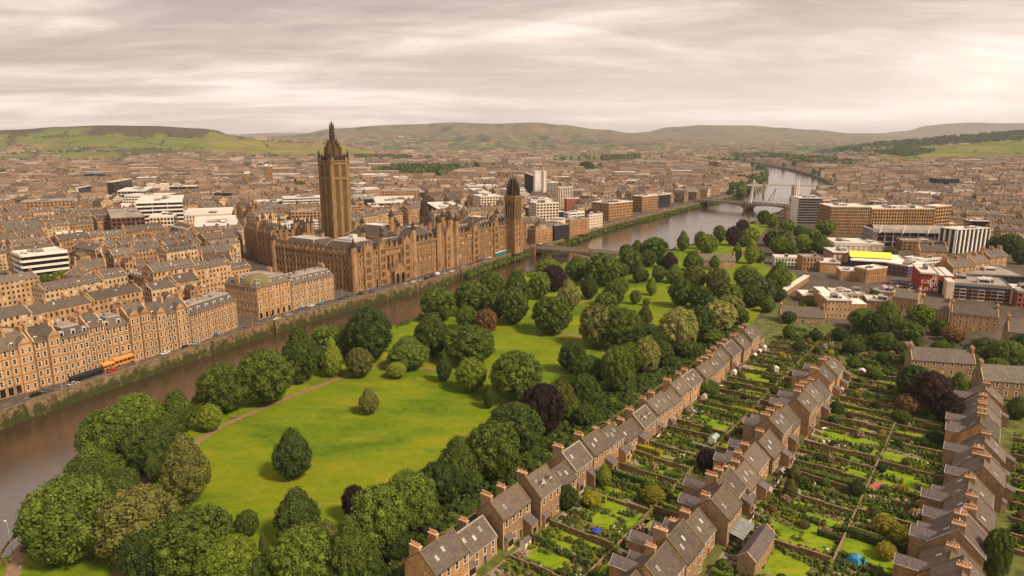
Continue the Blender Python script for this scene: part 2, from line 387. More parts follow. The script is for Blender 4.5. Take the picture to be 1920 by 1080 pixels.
def poly_sheet(pts, z, name, m, **k):
    mb = MB(); P = [(p[0], p[1], z) for p in pts]
    ar = sum(P[i][0] * P[(i + 1) % len(P)][1] - P[(i + 1) % len(P)][0] * P[i][1] for i in range(len(P)))
    if ar < 0: P = P[::-1]
    mb.face(P, 0, [(p[0], p[1]) for p in P]); return mb.obj(name, m, kind='structure', **k)
# ground: one sheet with the river bed left open
M = NM('city_ground', 0.95, 0.15); pos = M.pos()
g1 = M.noise(pos, 0.02, 5, 0.7); g2 = M.noise(pos, 0.4, 4, 0.7)
yy = M.n('ShaderNodeSeparateXYZ', {0: pos}).outputs[1]
far = M.math('MULTIPLY', M.math('SUBTRACT', yy, 2600.0), 0.0008, clamp=True)
nearc = M.ramp(M.math('ADD', M.math('MULTIPLY', g1, 0.6), M.math('MULTIPLY', g2, 0.4)), [(0.35, (0.04, 0.03, 0.024)), (0.5, (0.075, 0.058, 0.045)), (0.65, (0.13, 0.10, 0.075))])
farc = M.ramp(M.noise(M.scale(pos, (0.5, 1, 1)), 0.004, 6, 0.7), [(0.38, (0.035, 0.05, 0.012)), (0.48, (0.10, 0.085, 0.05)), (0.56, (0.14, 0.15, 0.03)), (0.66, (0.07, 0.075, 0.025))])
GROUNDM = M.col(M.mix(far, nearc, farc))
mb = MB()
left = [(p.x, p.y, 0) for p in QS] + [(-27000, QS[-1].y, 0), (-27000, -60, 0)]
right = [(p.x, p.y, 0) for p in BS] + [(QS[-1].x, QS[-1].y, 0), (-27000, QS[-1].y, 0), (-27000, 27000, 0), (27000, 27000, 0), (27000, -60, 0)]
mb.face(left, 0, [(0, 0)] * len(left)); mb.face(right[::-1], 0, [(0, 0)] * len(right))
go = mb.obj('ground', GROUNDM, kind='structure')
for p in go.data.polygons:
    if p.normal.z < 0: p.flip()
# river
M = NM('river_water', 0.10, 0.5); M.b.inputs['IOR'].default_value = 2.0; pos = M.pos()
mp = M.scale(pos, (1, 1, 1)); m2 = M.n('ShaderNodeMapping', {'Vector': pos, 'Rotation': (0, 0, R(60)), 'Scale': (0.35, 1.3, 1)}).outputs[0]
h = M.math('ADD', M.math('MULTIPLY', M.noise(m2, 0.45, 5, 0.65, 0.6), 0.6), M.math('MULTIPLY', M.noise(m2, 1.8, 4, 0.6, 0.3), 0.35))
M.bump(h, 0.24, 0.4)
c = M.ramp(M.noise(pos, 0.02, 3), [(0.3, (0.030, 0.018, 0.010)), (0.7, (0.055, 0.034, 0.020))])
WATER = M.col(c)
mb = MB(); mb.face([(-1200, -60, WL), (2600, -60, WL), (2600, 6500, WL), (-1200, 6500, WL)], 0)
rv = mb.obj('river', WATER, kind='structure')
for p in rv.data.polygons:
    if p.normal.z < 0: p.flip()
# quay wall with parapet
M = NM('quay_stone', 0.95, 0.15); uv = M.uv(); pos = M.pos()
br = M.n('ShaderNodeTexBrick', {'Vector': uv, 'Scale': 1.0, 'Mortar Size': 0.03, 'Brick Width': 1.5, 'Row Height': 0.55, 'Color1': (0.16, 0.105, 0.06), 'Color2': (0.31, 0.21, 0.115), 'Mortar': (0.05, 0.035, 0.02)})
z = M.n('ShaderNodeSeparateXYZ', {0: pos}).outputs[2]
wet = M.math('MULTIPLY_ADD', z, -0.22, 0.05, clamp=True)
mo = M.math('ADD', M.noise(M.scale(pos, (1, 1, 0.8)), 0.35, 5, 0.7), M.math('MULTIPLY', wet, 0.22))
base = M.mix(M.ramp(mo, [(0.50, (0, 0, 0)), (0.66, (1, 1, 1))]), br.outputs['Color'], (0.045, 0.05, 0.012))
base = M.mix(M.ramp(M.noise(M.scale(pos, (1, 1, 0.2)), 0.6, 4, 0.7), [(0.5, (0, 0, 0)), (0.75, (0.8, 0.8, 0.8))]), base, (0.035, 0.024, 0.014))
M.bump(M.math('ADD', br.outputs['Fac'], M.noise(pos, 2.0, 4)), 0.6, 0.15)
QSTONE = M.col(base)
def wallstrip(line, d0, d1, step, o0, o1, z0, z1, mb, m=0):
    ds = [d0 + (d1 - d0) * i / max(1, int((d1 - d0) / step)) for i in range(int((d1 - d0) / step) + 1)]
    A = [line.at(d, o0)[0] for d in ds]; B = [line.at(d, o1)[0] for d in ds]
    for i in range(len(ds) - 1):
        u0, u1 = ds[i], ds[i + 1]
        for (a, b, rev) in ((A[i], A[i + 1], 0), (B[i], B[i + 1], 1)):
            q = [(a.x, a.y, z0), (b.x, b.y, z0), (b.x, b.y, z1), (a.x, a.y, z1)]; uvq = [(u0, z0), (u1, z0), (u1, z1), (u0, z1)]
            if rev: q = q[::-1]; uvq = uvq[::-1]
            mb.face(q, m, uvq)
        mb.face([(A[i].x, A[i].y, z1), (A[i + 1].x, A[i + 1].y, z1), (B[i + 1].x, B[i + 1].y, z1), (B[i].x, B[i].y, z1)], m, [(u0, 0), (u1, 0), (u1, .5), (u0, .5)])
QN = QL.nearest(G(1375, 366))[1]
qw = empty('quay_wall', QS[0], label='long mossy stone quay wall along the city side of the river', cat='quay wall'); qw.location = (0, 0, 0)
mb = MB(); wallstrip(QL, 0, QN, 9, 0, 0.9, WL - 1, 0.02, mb); mb.obj('retaining_wall', QSTONE, qw)
mb = MB(); wallstrip(QL, 0, QN, 9, 0.12, 0.62, 0.02, 1.0, mb); mb.obj('parapet', QSTONE, qw)
mb = MB(); wallstrip(QL, 0, QN, 9, -0.03, 0.72, 1.0, 1.16, mb); mb.obj('coping', plain('worn_coping', (0.19, 0.135, 0.085), .95, .4, .8), qw)
for (u, v, ww) in ((520, 604, 5.5), (870, 507, 7)):
    d = QL.nearest(G(u, v))[1]; p, t = QL.at(d); a = math.atan2(t.y, t.x)
    mb = MB(); mb.box(-ww / 2, -1.3, WL - 1, ww / 2, 0.8, 1.3); mb.box(-ww / 2 - .2, -1.5, 1.3, ww / 2 + .2, 1.0, 1.55)
    o = inst('buttress', mb.mesh('buttress', [QSTONE]), qw, p, a)
# river bank on the park side
bk = MB()
for i in range(len(BS) - 1):
    a, b = BS[i], BS[i + 1]; t = (b - a).normalized(); n_ = Vector((t.y, -t.x, 0)) * -1
    bk.face([(a.x, a.y, 0.0), (b.x, b.y, 0.0), (b.x + n_.x * 3, b.y + n_.y * 3, WL - 1), (a.x + n_.x * 3, a.y + n_.y * 3, WL - 1)])
far_bk = [(p, q) for p, q in zip(QS, QS[1:]) if QL.nearest(p)[1] > QN]
for a, b in far_bk:
    t = (b - a).normalized(); n_ = Vector((t.y, -t.x, 0))
    bk.face([(a.x, a.y, 0.0), (b.x, b.y, 0.0), (b.x + n_.x * 3, b.y + n_.y * 3, WL - 1), (a.x + n_.x * 3, a.y + n_.y * 3, WL - 1)])
bk.obj('river_bank', plain('bank_earth', (0.085, 0.065, 0.035), 0.95, 0.5, 0.3), kind='structure')
# ---- roads
def asph(name, c): return plain(name, c, 0.9, 0.28, 0.35)
ASPH = asph('asphalt', (0.085, 0.068, 0.06)); PAVE = plain('paving', (0.20, 0.16, 0.13), 0.9, 0.25, 0.5); MARK = plain('road_paint', (0.55, 0.5, 0.44), 0.8, 0.3, 1.0)
def linepts(line, d0, d1, step=8): return [line.at(d0 + (d1 - d0) * i / int((d1 - d0) / step))[0] for i in range(int((d1 - d0) / step) + 1)]
qp = linepts(QL, 30, QN, 10)
mb = MB(); ribbon(qp, 3.0, 11.5, 0.02, mb); mb.obj('quay_road', ASPH, kind='structure')
mb = MB(); ribbon(qp, 0.72, 3.0, 0.13, mb)
for off in (3.0,):
    for a, b in zip(qp, qp[1:]):
        t = (b - a).normalized(); n_ = Vector((-t.y, t.x, 0)); A = a + n_ * off; B = b + n_ * off
        mb.face([(A.x, A.y, 0.02), (A.x, A.y, 0.13), (B.x, B.y, 0.13), (B.x, B.y, 0.02)])
mb.obj('quay_pavement', PAVE, kind='structure')
mb = MB(); d = 40
while d < QN - 10:
    p, t = QL.at(d, 7.2); n_ = Vector((-t.y, t.x, 0)) * 0.09
    mb.face([p - n_, p + t * 3 - n_, p + t * 3 + n_, p + n_]); d += 8
for k, v in enumerate(mb.v): mb.v[k] = (v[0], v[1], 0.026)
mb.obj('quay_road_marking', MARK, kind='structure')
def road(px, wdt, z=0.02, m=None, name='road'):
    P = smooth([G(u, v) for u, v in px], 5) if len(px) > 2 else [G(u, v) for u, v in px]
    mb = MB(); ribbon(P, -wdt / 2, wdt / 2, z, mb); mb.obj(name, m or ASPH, kind='structure'); return P
RD1 = road([(1385, 472), (1470, 500), (1560, 520), (1650, 540), (1760, 585), (1900, 640), (2050, 720)], 13, 0.02)
RD2 = road([(1640, 545), (1700, 520), (1800, 485), (1900, 455)], 14, 0.024)
RD3 = road([(640, 562), (560, 520), (480, 478), (400, 440)], 9, 0.024, name='side_street')
RD4 = road([(458, 612), (420, 580), (380, 556)], 7, 0.024, name='side_street')
RD5 = road([(150, 560), (-40, 620)], 16, 0.024, name='side_street')
poly_sheet([G(1600, 540), G(1650, 520), G(1740, 540), G(1720, 556), G(1690, 560)], 0.015, 'car_park', ASPH)
# ---- park
T1A = Vector((3.7, 157.2, 0)); TD = Vector((0.590, 0.807, 0)).normalized(); TN = Vector((TD.y, -TD.x, 0))
def T(s, p, z=0.0): return T1A + TD * s + TN * p + Vector((0, 0, z))
TANG = math.atan2(TD.y, TD.x)
pk = [p for p in BS if p.y < G(1430, 408).y + 5] + [G(1440, 425), G(1400, 470), G(1440, 500), G(1490, 512), G(1500, 530), G(1440, 565), T(232, -16), T(150, -16), T(60, -17), T(-60, -18), Vector((-20, 20, 0)), Vector((-150, -50, 0))]
PARK = [(p.x, p.y) for p in pk]
poly_sheet(PARK, 0.012, 'park_lawn', GRASS)
PATHM = plain('gravel_path', (0.215, 0.135, 0.080), 0.95, 0.25, 0.8)
road([(205, 1110), (235, 1040), (262, 960), (280, 890), (355, 838), (440, 788), (560, 738), (640, 708), (700, 690), (760, 688), (830, 694), (900, 705)], 2.6, 0.03, PATHM, 'park_path')
road([(1046, 622), (1090, 634), (1125, 652), (1150, 680)], 2.6, 0.03, PATHM, 'park_path')
road([(1030, 699), (1062, 697), (1085, 690)], 1.6, 0.03, PATHM, 'park_path')
road([(-10, 1120), (25, 1075), (32, 1045), (48, 1022), (90, 1000)], 3.4, 0.03, PATHM, 'river_path')
road([(1120, 560), (1080, 570), (1020, 600)], 2.0, 0.03, PATHM, 'park_path')
# stone edging by the river path
eg = MB(); P = smooth([G(-60, 1120), G(-12, 1080), G(2, 1040), G(22, 1012), G(50, 990)], 4)
for a, b in zip(P, P[1:]):
    t = (b - a).normalized(); n_ = Vector((-t.y, t.x, 0)) * 0.25
    q = [a - n_, b - n_, b + n_, a + n_]
    eg.face([(p.x, p.y, 0.55) for p in q]); 
    for i, j in ((0, 1), (1, 2), (2, 3), (3, 0)): eg.face([(q[i].x, q[i].y, 0), (q[j].x, q[j].y, 0), (q[j].x, q[j].y, .55), (q[i].x, q[i].y, .55)])
eg.obj('edging_wall', QSTONE, label='low stone edging wall beside the riverside path by the lamp', cat='wall')
# gardens ground
poly_sheet([T(-70, -17), T(240, -17), G(1470, 560), G(1620, 640), G(1960, 700), G(2300, 900), T(-70, 190)], 0.008, 'garden_soil', plain('garden_earth', (0.085, 0.098, 0.022), 0.95, 0.6, 0.25))
# ---- far terrain: hills round the city
def interp(tab, x):
    if x <= tab[0][0]: return tab[0][1]
    for (a, p), (b, q) in zip(tab, tab[1:]):
        if x <= b:
            t = (x - a) / (b - a); t = t * t * (3 - 2 * t); return p + (q - p) * t
    return tab[-1][1]
RIDGES = [
 (3100, 4700, [(-600, 252), (-200, 250), (0, 245), (60, 242), (130, 238), (190, 236), (300, 238), (390, 242), (420, 245), (445, 254), (520, 264), (640, 268), (720, 284), (800, 290)]),
 (6300, 9000, [(350, 268), (450, 261), (560, 253), (640, 241), (760, 234), (850, 231), (920, 233), (1000, 231), (1050, 235), (1120, 243), (1200, 251), (1260, 257), (1400, 268)]),
 (8000, 11500, [(1050, 262), (1150, 255), (1200, 248), (1250, 239), (1310, 235), (1400, 236), (1450, 240), (1500, 244), (1600, 251), (1700, 256), (1800, 262)]),
 (12000, 15500, [(1500, 262), (1600, 254), (1680, 246), (1720, 236), (1760, 232), (1800, 230), (1850, 232), (1920, 231), (2100, 230), (2500, 240)]),
 (2500, 4300, [(1480, 294), (1530, 284), (1580, 275), (1640, 267), (1700, 262), (1780, 255), (1850, 249), (1920, 245), (2050, 242), (2500, 240)]),
 (15000, 19000, [(-600, 249), (0, 252), (450, 252), (520, 249), (580, 250), (1150, 249), (1600, 250), (2500, 249)]),
]
def terr(az_u, D):
    x = (az_u - 960) / F * D
    z = -1.0
    if D > 5600: z = max(z, min(1, (D - 5600) / 2800) * 46 + max(0, D - 8400) * 0.0042)
    for D0, D1, tab in RIDGES:
        if D <= D0: continue
        zc = CAMZ + (HOR - interp(tab, az_u)) / F * D1
        if zc < 0: continue
        t = min(1, (D - D0) / (D1 - D0)); s = t ** 1.15 * (1 - 0.25 * math.sin(math.pi * t))
        if D > D1: s = max(0, 1 - 0.35 * (D - D1) / D1)
        z = max(z, zc * s)
    if z <= 0 and D < 5700: return -12.0
    if z > 0:
        z += 9 * mn.noise(Vector((x * 0.0011, D * 0.0011, 3))) * min(1, z / 60) + 3 * mn.noise(Vector((x * 0.004, D * 0.004, 8))) * min(1, z / 40)
    return z
def terr_xy(x, y): return terr(960 + F * x / y, y)
US = [-560 + 11 * i for i in range(281)]
DS = [2450 * (1.0245 ** i) for i in range(98)]
NU, ND = len(US), len(DS)
verts = [((u - 960) / F * D, D, terr(u, D)) for D in DS for u in US]
cols = []
FIELD = (0.115, 0.135, 0.016); FIELD2 = (0.175, 0.155, 0.030); HEATH = (0.060, 0.040, 0.024); WOODC = (0.022, 0.034, 0.012); URB = (0.14, 0.085, 0.055); MOOR = (0.15, 0.105, 0.055); MOOR2 = (0.105, 0.080, 0.048); SCRUB = (0.055, 0.062, 0.020)
FIELDS = [  # (D0, D1, u0, u1, colour) real fields on the slopes
 (3080, 3450, -300, 62, FIELD), (3050, 3500, 90, 232, FIELD), (3700, 4350, 60, 400, FIELD), (3500, 4600, 395, 715, FIELD2), (2920, 3120, 430, 520, FIELD),
 (3900, 4450, -560, 40, FIELD), (2780, 3900, 1640, 2500, FIELD), (3300, 3650, 1500, 1640, SCRUB), (3900, 4200, 1420, 1470, FIELD2)]
def cover(u, D, z):
    x = (u - 960) / F * D; n = mn.noise(Vector((x * 0.0016, D * 0.0009, 1.7))); n2 = mn.noise(Vector((x * 0.005, D * 0.003, 6.1)))
    for D0, D1, u0, u1, c in FIELDS:
        if D0 + 110 * n2 < D < D1 + 160 * n2 and u0 + 14 * n < u < u1 + 14 * n:
            return FIELD2 if n2 > 0.25 else c
    if D < 5200:
        if u < 470 and D > 4120: return HEATH if n > -0.45 else FIELD
        if u > 1480: return WOODC if (D > 3850 or n2 > 0.0) else URB
        if z < 8: return URB if n2 < 0.15 else SCRUB
        return SCRUB if n2 > 0 else URB
    if D < 7200: return (WOODC, FIELD2, SCRUB, URB, FIELD)[int((n2 * 1.6 + 0.5 + n) * 3.1) % 5]
    if D < 12000:
        k = n2 * 1.2 + n
        if D < 7900:
            return WOODC if k > .35 else (0.12, 0.115, 0.035) if k > .22 else URB if k > -.25 else SCRUB
        if k > 0.55: return (0.105, 0.11, 0.03)
        if k > 0.38: return WOODC
        return MOOR if k > -.25 else MOOR2
    return MOOR if n > 0 else MOOR2
cols = [cover(US[k % NU], DS[k // NU], verts[k][2]) for k in range(len(verts))]
me = bpy.data.meshes.new('hills')
me.from_pydata(verts, [], [(j * NU + i, j * NU + i + 1, (j + 1) * NU + i + 1, (j + 1) * NU + i) for j in range(ND - 1) for i in range(NU - 1)])
ca = me.color_attributes.new('cover', 'FLOAT_COLOR', 'POINT')
ca.data.foreach_set('color', [x for c in cols for x in (*c, 1)])
me.polygons.foreach_set('use_smooth', [True] * len(me.polygons))
M = NM('hill_cover', 0.95, 0.1); at = M.n('ShaderNodeAttribute', attribute_name='cover').outputs['Color']; pos = M.pos()
wav = M.math('ADD', M.math('MULTIPLY', M.noise(pos, 0.004, 6, 0.7), 0.6), M.math('MULTIPLY', M.noise(pos, 0.02, 4, 0.7), 0.4))
at = M.mix(0.8, at, M.ramp(wav, [(0.35, (0.55, 0.55, 0.55)), (0.65, (1.35, 1.3, 1.2))]), 'MULTIPLY')
vo = M.n('ShaderNodeTexVoronoi', {'Vector': M.scale(pos, (1, 0.55, 1)), 'Scale': 0.0045}, feature='DISTANCE_TO_EDGE').outputs[0]
at = M.mix(M.math('LESS_THAN', vo, 0.018), at, (0.03, 0.04, 0.012))
me.materials.append(M.col(at))
hl = bpy.data.objects.new('hills', me); col.objects.link(hl); put(hl, kind='structure')
# ---- the air
hz = NM('air'); hz.t.nodes.remove(hz.b); v_ = hz.n('ShaderNodeVolumePrincipled', {'Color': (0.72, 0.76, 0.82), 'Density': 0.000044})
hz.t.links.new(v_.outputs[0], [n for n in hz.t.nodes if n.type == 'OUTPUT_MATERIAL'][0].inputs['Volume'])
mb = MB(); mb.box(-28000, -120, WL - 2.2, 28000, 28000, 420, bottom=True)
HAZE = True
if HAZE: mb.obj('haze', hz.m, kind='stuff')
# ================================================================== BUILDINGS
def win_mesh(w, h, name='window', surround=0.16, mats=None, rows=2, colsn=1, arch=False):
    """window in its stone surround, facing -y, origin at the sill's middle"""
    mb = MB(); s = surround
    mb.box(-w / 2 - s, -0.07, -0.14, w / 2 + s, 0.02, 0.0, 1); mb.box(-w / 2 - s, -0.05, h, w / 2 + s, 0.02, h + 0.2, 1)
    for sg in (-1, 1):
        x0, x1 = sorted((sg * w / 2, sg * (w / 2 + s))); mb.box(x0, -0.045, 0, x1, 0.02, h, 1)
        x0, x1 = sorted((sg * (w / 2 - 0.09), sg * w / 2)); mb.box(x0, -0.035, 0, x1, 0.02, h, 0)
    mb.box(-w / 2, -0.033, 0, w / 2, 0.02, 0.09, 0); mb.box(-w / 2, -0.033, h - 0.09, w / 2, 0.02, h, 0)
    for r in range(1, rows): mb.box(-w / 2, -0.03, h * r / rows - 0.035, w / 2, 0.02, h * r / rows + 0.035, 0)
    for c in range(1, colsn): mb.box(-w / 2 + w * c / colsn - 0.03, -0.028, 0.09, -w / 2 + w * c / colsn + 0.03, 0.02, h - 0.09, 0)
    return mb.mesh(name, mats or [WPAINT, DRESS])
def pane_mesh(w, h, m=None):
    mb = MB(); mb.face([(-w / 2, -0.02, 0), (w / 2, -0.02, 0), (w / 2, -0.02, h), (-w / 2, -0.02, h)]); return mb.mesh('pane', [m or PANE])
WIN = {k: (win_mesh(w, h, colsn=c), pane_mesh(w, h)) for k, (w, h, c) in {'sash': (1.1, 1.85, 1), 'wide': (2.0, 1.7, 3), 'small': (0.8, 1.0, 1), 'tall': (1.15, 2.3, 1)}.items()}
# sandstone tenement windows: frame and pane in one mesh, several glass looks
def win1(w, h, frame, sur, rows=2, colsn=1):
    me = win_mesh(w, h, mats=[frame, sur], rows=rows, colsn=colsn); me.materials.append(PANE)
    mb = MB(); mb.v = [tuple(v.co) for v in me.vertices]; mb.f = [tuple(p.vertices) for p in me.polygons]; mb.m = [p.material_index for p in me.polygons]
    mb.uv = [tuple(d.uv) for d in me.uv_layers[0].data]
    mb.face([(-w / 2, -0.02, 0), (w / 2, -0.02, 0), (w / 2, -0.02, h), (-w / 2, -0.02, h)], 2)
    return mb.mesh('window', [frame, sur, PANE])
WT = win1(1.15, 2.05, WPAINT, DRESS); WT_D = win1(1.15, 2.05, DRESS_D, DRESS_D); WTALL = win1(1.0, 2.9, DRESS_D, DRESS, 3); WARCH = win1(1.9, 3.4, DKMET, DRESS, 1, 2)
def put_window(parent, x, z, kind='sash', face='S', W=0, D=0, off=0.0, sub=True, me=None, name='window', sc_=None):
    """face S: y=0 looking -y; W: x=0 looking -x; N: y=D looking +y; E: x=W"""
    if face == 'S': loc, rz = (x, -off, z), 0
    elif face == 'W': loc, rz = (-off, x, z), -math.pi / 2
    elif face == 'N': loc, rz = (x, D + off, z), math.pi
    else: loc, rz = (W + off, x, z), math.pi / 2
    if me is not None:
        return inst(name, me, parent, loc, rz, sc_)
    a, b = WIN[kind]; o = inst(name, a, parent, loc, rz, sc_)
    if sub: inst('pane', b, o)
    return o
POTM = None
def pot_mesh():
    mb = MB(); mb.tube(0, 0, 0, 0.75, 0.17, 0.14, 7); mb.tube(0, 0, 0.62, 0.75, 0.19, 0.19, 7); return mb.mesh('chimney_pot', [POT])
POTM = pot_mesh()
def chimney(parent, x, y, z0, z1, lx=0.9, ly=2.6, pots=5, m=None, along='y'):
    mb = MB(); mb.box(-lx / 2, -ly / 2, z0, lx / 2, ly / 2, z1); mb.box(-lx / 2 - .1, -ly / 2 - .1, z1, lx / 2 + .1, ly / 2 + .1, z1 + .22, 1)
    o = mb.obj('chimney_stack', [m or STONE_RUB, DRESS], parent); o.location = (x, y, 0)
    L = (ly if along == 'y' else lx) - 0.5
    for i in range(pots):
        t = -L / 2 + L * i / max(1, pots - 1)
        inst('chimney_pot', POTM, o, (0, t, z1 + .22) if along == 'y' else (t, 0, z1 + .22), 0, (1, 1, 0.85 + 0.3 * rnd.random()))
    return o
def gable_walls(mb, W, D, H, RH, m=0, x0=0, y0=0):
    mb.box(x0, y0, 0, x0 + W, y0 + D, H, m)
    for x, r in ((x0, 1), (x0 + W, 0)):
        P = [(x, y0, H), (x, y0 + D, H), (x, y0 + D / 2, H + RH)]; U = [(0, H), (D, H), (D / 2, H + RH)]
        if r: P = P[::-1]; U = U[::-1]
        mb.face(P, m, U)
def gable_roof(mb, W, D, H, RH, m=0, oh=0.3, th=0.16, x0=0, y0=0, xo=0.0):
    k = RH / (D / 2); ye = -oh; ze = H - oh * k
    for sgn in (0, 1):
        def Y(y): return y0 + (y if sgn == 0 else D - y)
        A = [(x0 - xo, Y(ye), ze + .02), (x0 + W + xo, Y(ye), ze + .02), (x0 + W + xo, Y(D / 2), H + RH + .02), (x0 - xo, Y(D / 2), H + RH + .02)]
        Bq = [(p[0], p[1], p[2] + th) for p in A]
        sl = math.hypot(D / 2 + oh, RH + oh * k); uv = [(0, 0), (W, 0), (W, sl), (0, sl)]
        if sgn: Bq2 = Bq[::-1]; uv = uv[::-1]
        else: Bq2 = Bq
        mb.face(Bq2, m, uv)
        mb.face([A[0], A[1], Bq[1], Bq[0]] if not sgn else [A[1], A[0], Bq[0], Bq[1]], m)
        mb.face([A[0], Bq[0], Bq[3], A[3]], m); mb.face([A[1], A[2], Bq[2], Bq[1]], m)
def coping_strip(mb, x, D, H, RH, w=0.28, rise=0.3, m=0, y0=0, oh=0.25):
    for sgn in (0, 1):
        def Y(y): return y0 + (y if sgn == 0 else D - y)
        k = RH / (D / 2)
        a0 = (Y(-oh), H - oh * k + .1); a1 = (Y(D / 2), H + RH + .1)
        P = [(x, a0[0], a0[1]), (x + w, a0[0], a0[1]), (x + w, a1[0], a1[1]), (x, a1[0], a1[1])]; Q = [(p[0], p[1], p[2] + rise) for p in P]
        mb.face(Q if not sgn else Q[::-1], m); mb.face([P[0], Q[0], Q[3], P[3]], m); mb.face([P[1], P[2], Q[2], Q[1]], m); mb.face([P[0], P[1], Q[1], Q[0]], m)
def skylight(parent, x, yfrac, D, H, RH, side=0, w=0.8, l=1.3, name='skylight'):
    k = RH / (D / 2); ang = math.atan(k); y = D / 2 * yfrac
    mb = MB(); mb.box(-w / 2, -l / 2, 0, w / 2, l / 2, 0.12); mb.box(-w / 2 + .12, -l / 2 + .12, .12, w / 2 - .12, l / 2 - .12, .135, 1)
    o = mb.obj(name, [LEAD, GLASSP], parent)
    z = H + y * k + 0.2
    if side == 0: o.location = (x, y, z); o.rotation_euler = (ang, 0, 0)
    else: o.location = (x, D - y, z); o.rotation_euler = (-ang, 0, 0)
    return o
def dormer(parent, x, D, H, RH, w=1.8, h=1.5, y=0.9, m=None, roofm=None, name='dormer'):
    k = RH / (D / 2); z = H + y * k
    mb = MB(); yb = min(D / 2, y + h / k + .3)
    mb.box(-w / 2, 0, -.3, w / 2, yb - y, h)
    r = .5
    mb.face([(-w / 2 - .15, -.2, h), (0, -.2, h + r), (0, yb - y + .4, h + r), (-w / 2 - .15, yb - y + .4, h)][::-1], 1)
    mb.face([(w / 2 + .15, -.2, h), (0, -.2, h + r), (0, yb - y + .4, h + r), (w / 2 + .15, yb - y + .4, h)], 1)
    mb.face([(-w / 2 - .15, -.2, h), (w / 2 + .15, -.2, h), (0, -.2, h + r)], 2)
    for sx in (-1, 1): mb.box(sx * w / 4 - w / 5, -.03, .1, sx * w / 4 + w / 5, 0, h - .15, 3)
    o = mb.obj(name, [WPAINT, roofm or SLATE, WPAINT, PANE], parent); o.location = (x, y, z)
    return o
# ------------------------------------------------------------------ garden terraces
TERR = {1: 'park-side terrace', 2: 'middle terrace', 3: 'end terrace at the frame edge'}
TN_ = {1: 'row of stone houses beside the park', 2: 'stone terrace between the two strips of walled gardens', 3: 'easternmost stone terrace'}
houses = []
DOORM = [plain('painted_door_%d' % i, c, 0.5, 0.1) for i, c in enumerate([(0.03, 0.05, 0.09), (0.12, 0.02, 0.02), (0.5, 0.42, 0.03), (0.45, 0.42, 0.38), (0.03, 0.06, 0.04)])]
def door(parent, x, face='S', D=0, m=None):
    mb = MB(); mb.box(-.62, -.06, 0, .62, .02, 2.35, 1); mb.box(-.48, -.09, 0, .48, -.06, 2.15, 0)
    o = mb.obj('door', [m or rnd.choice(DOORM), DRESS], parent); o.location = (x, 0, 0) if face == 'S' else (x, D, 0)
    if face == 'N': o.rotation_euler = (0, 0, math.pi)
    h = MB(); h.box(.3, -.14, 1.0, .38, -.09, 1.12); h.obj('handle', [LEAD], o)
def rear_wing(parent, x, D, w, l, h, RHm, m, face='N'):
    """small cross wing with a slate roof and pale verges"""
    o = MB(); s = 1 if face == 'N' else -1; y0 = D if face == 'N' else 0
    rr = w * 0.36
    yA, yB = (0, l) if s > 0 else (-l, 0)
    o.box(0, yA, 0, w, yB, h, 0)
    yo = yB if s > 0 else yA
    tri = [(0, yo, h), (w, yo, h), (w / 2, yo, h + rr)]
    o.face(tri if s < 0 else tri[::-1], 0)
    ww = o.obj('rear_wing', [m], parent); ww.location = (x, y0, 0)
    r = MB(); ext = 2.6; ya, yb = (yo + s * .2, (yA if s > 0 else yB) - s * ext)
    for a, b in ((-.15, w / 2), (w + .15, w / 2)):
        q = [(a, ya, h - .08), (a, yb, h - .08), (b, yb, h + rr + .12), (b, ya, h + rr + .12)]
        if (Vector(q[1]) - Vector(q[0])).cross(Vector(q[3]) - Vector(q[0])).z < 0: q = q[::-1]
        r.face(q, 0)
        t = .14
        for yy0 in (ya,):
            q2 = [(a, yy0 - s * .0, h - .02), (a, yy0 - s * .14, h - .02), (b, yy0 - s * .14, h + rr + .17), (b, yy0, h + rr + .17)]
            if (Vector(q2[1]) - Vector(q2[0])).cross(Vector(q2[3]) - Vector(q2[0])).z < 0: q2 = q2[::-1]
            r.face(q2, 1)
        if a < 0: r.bar((a, ya, h - .0), (a, yb, h - .0), .07, 1)
    r.obj('roof', [SLATE_P, LEAD], ww)
    return ww
MOSSC = plain('mossy_coping', (0.15, 0.115, 0.055), 0.95, 0.35, 1.0)
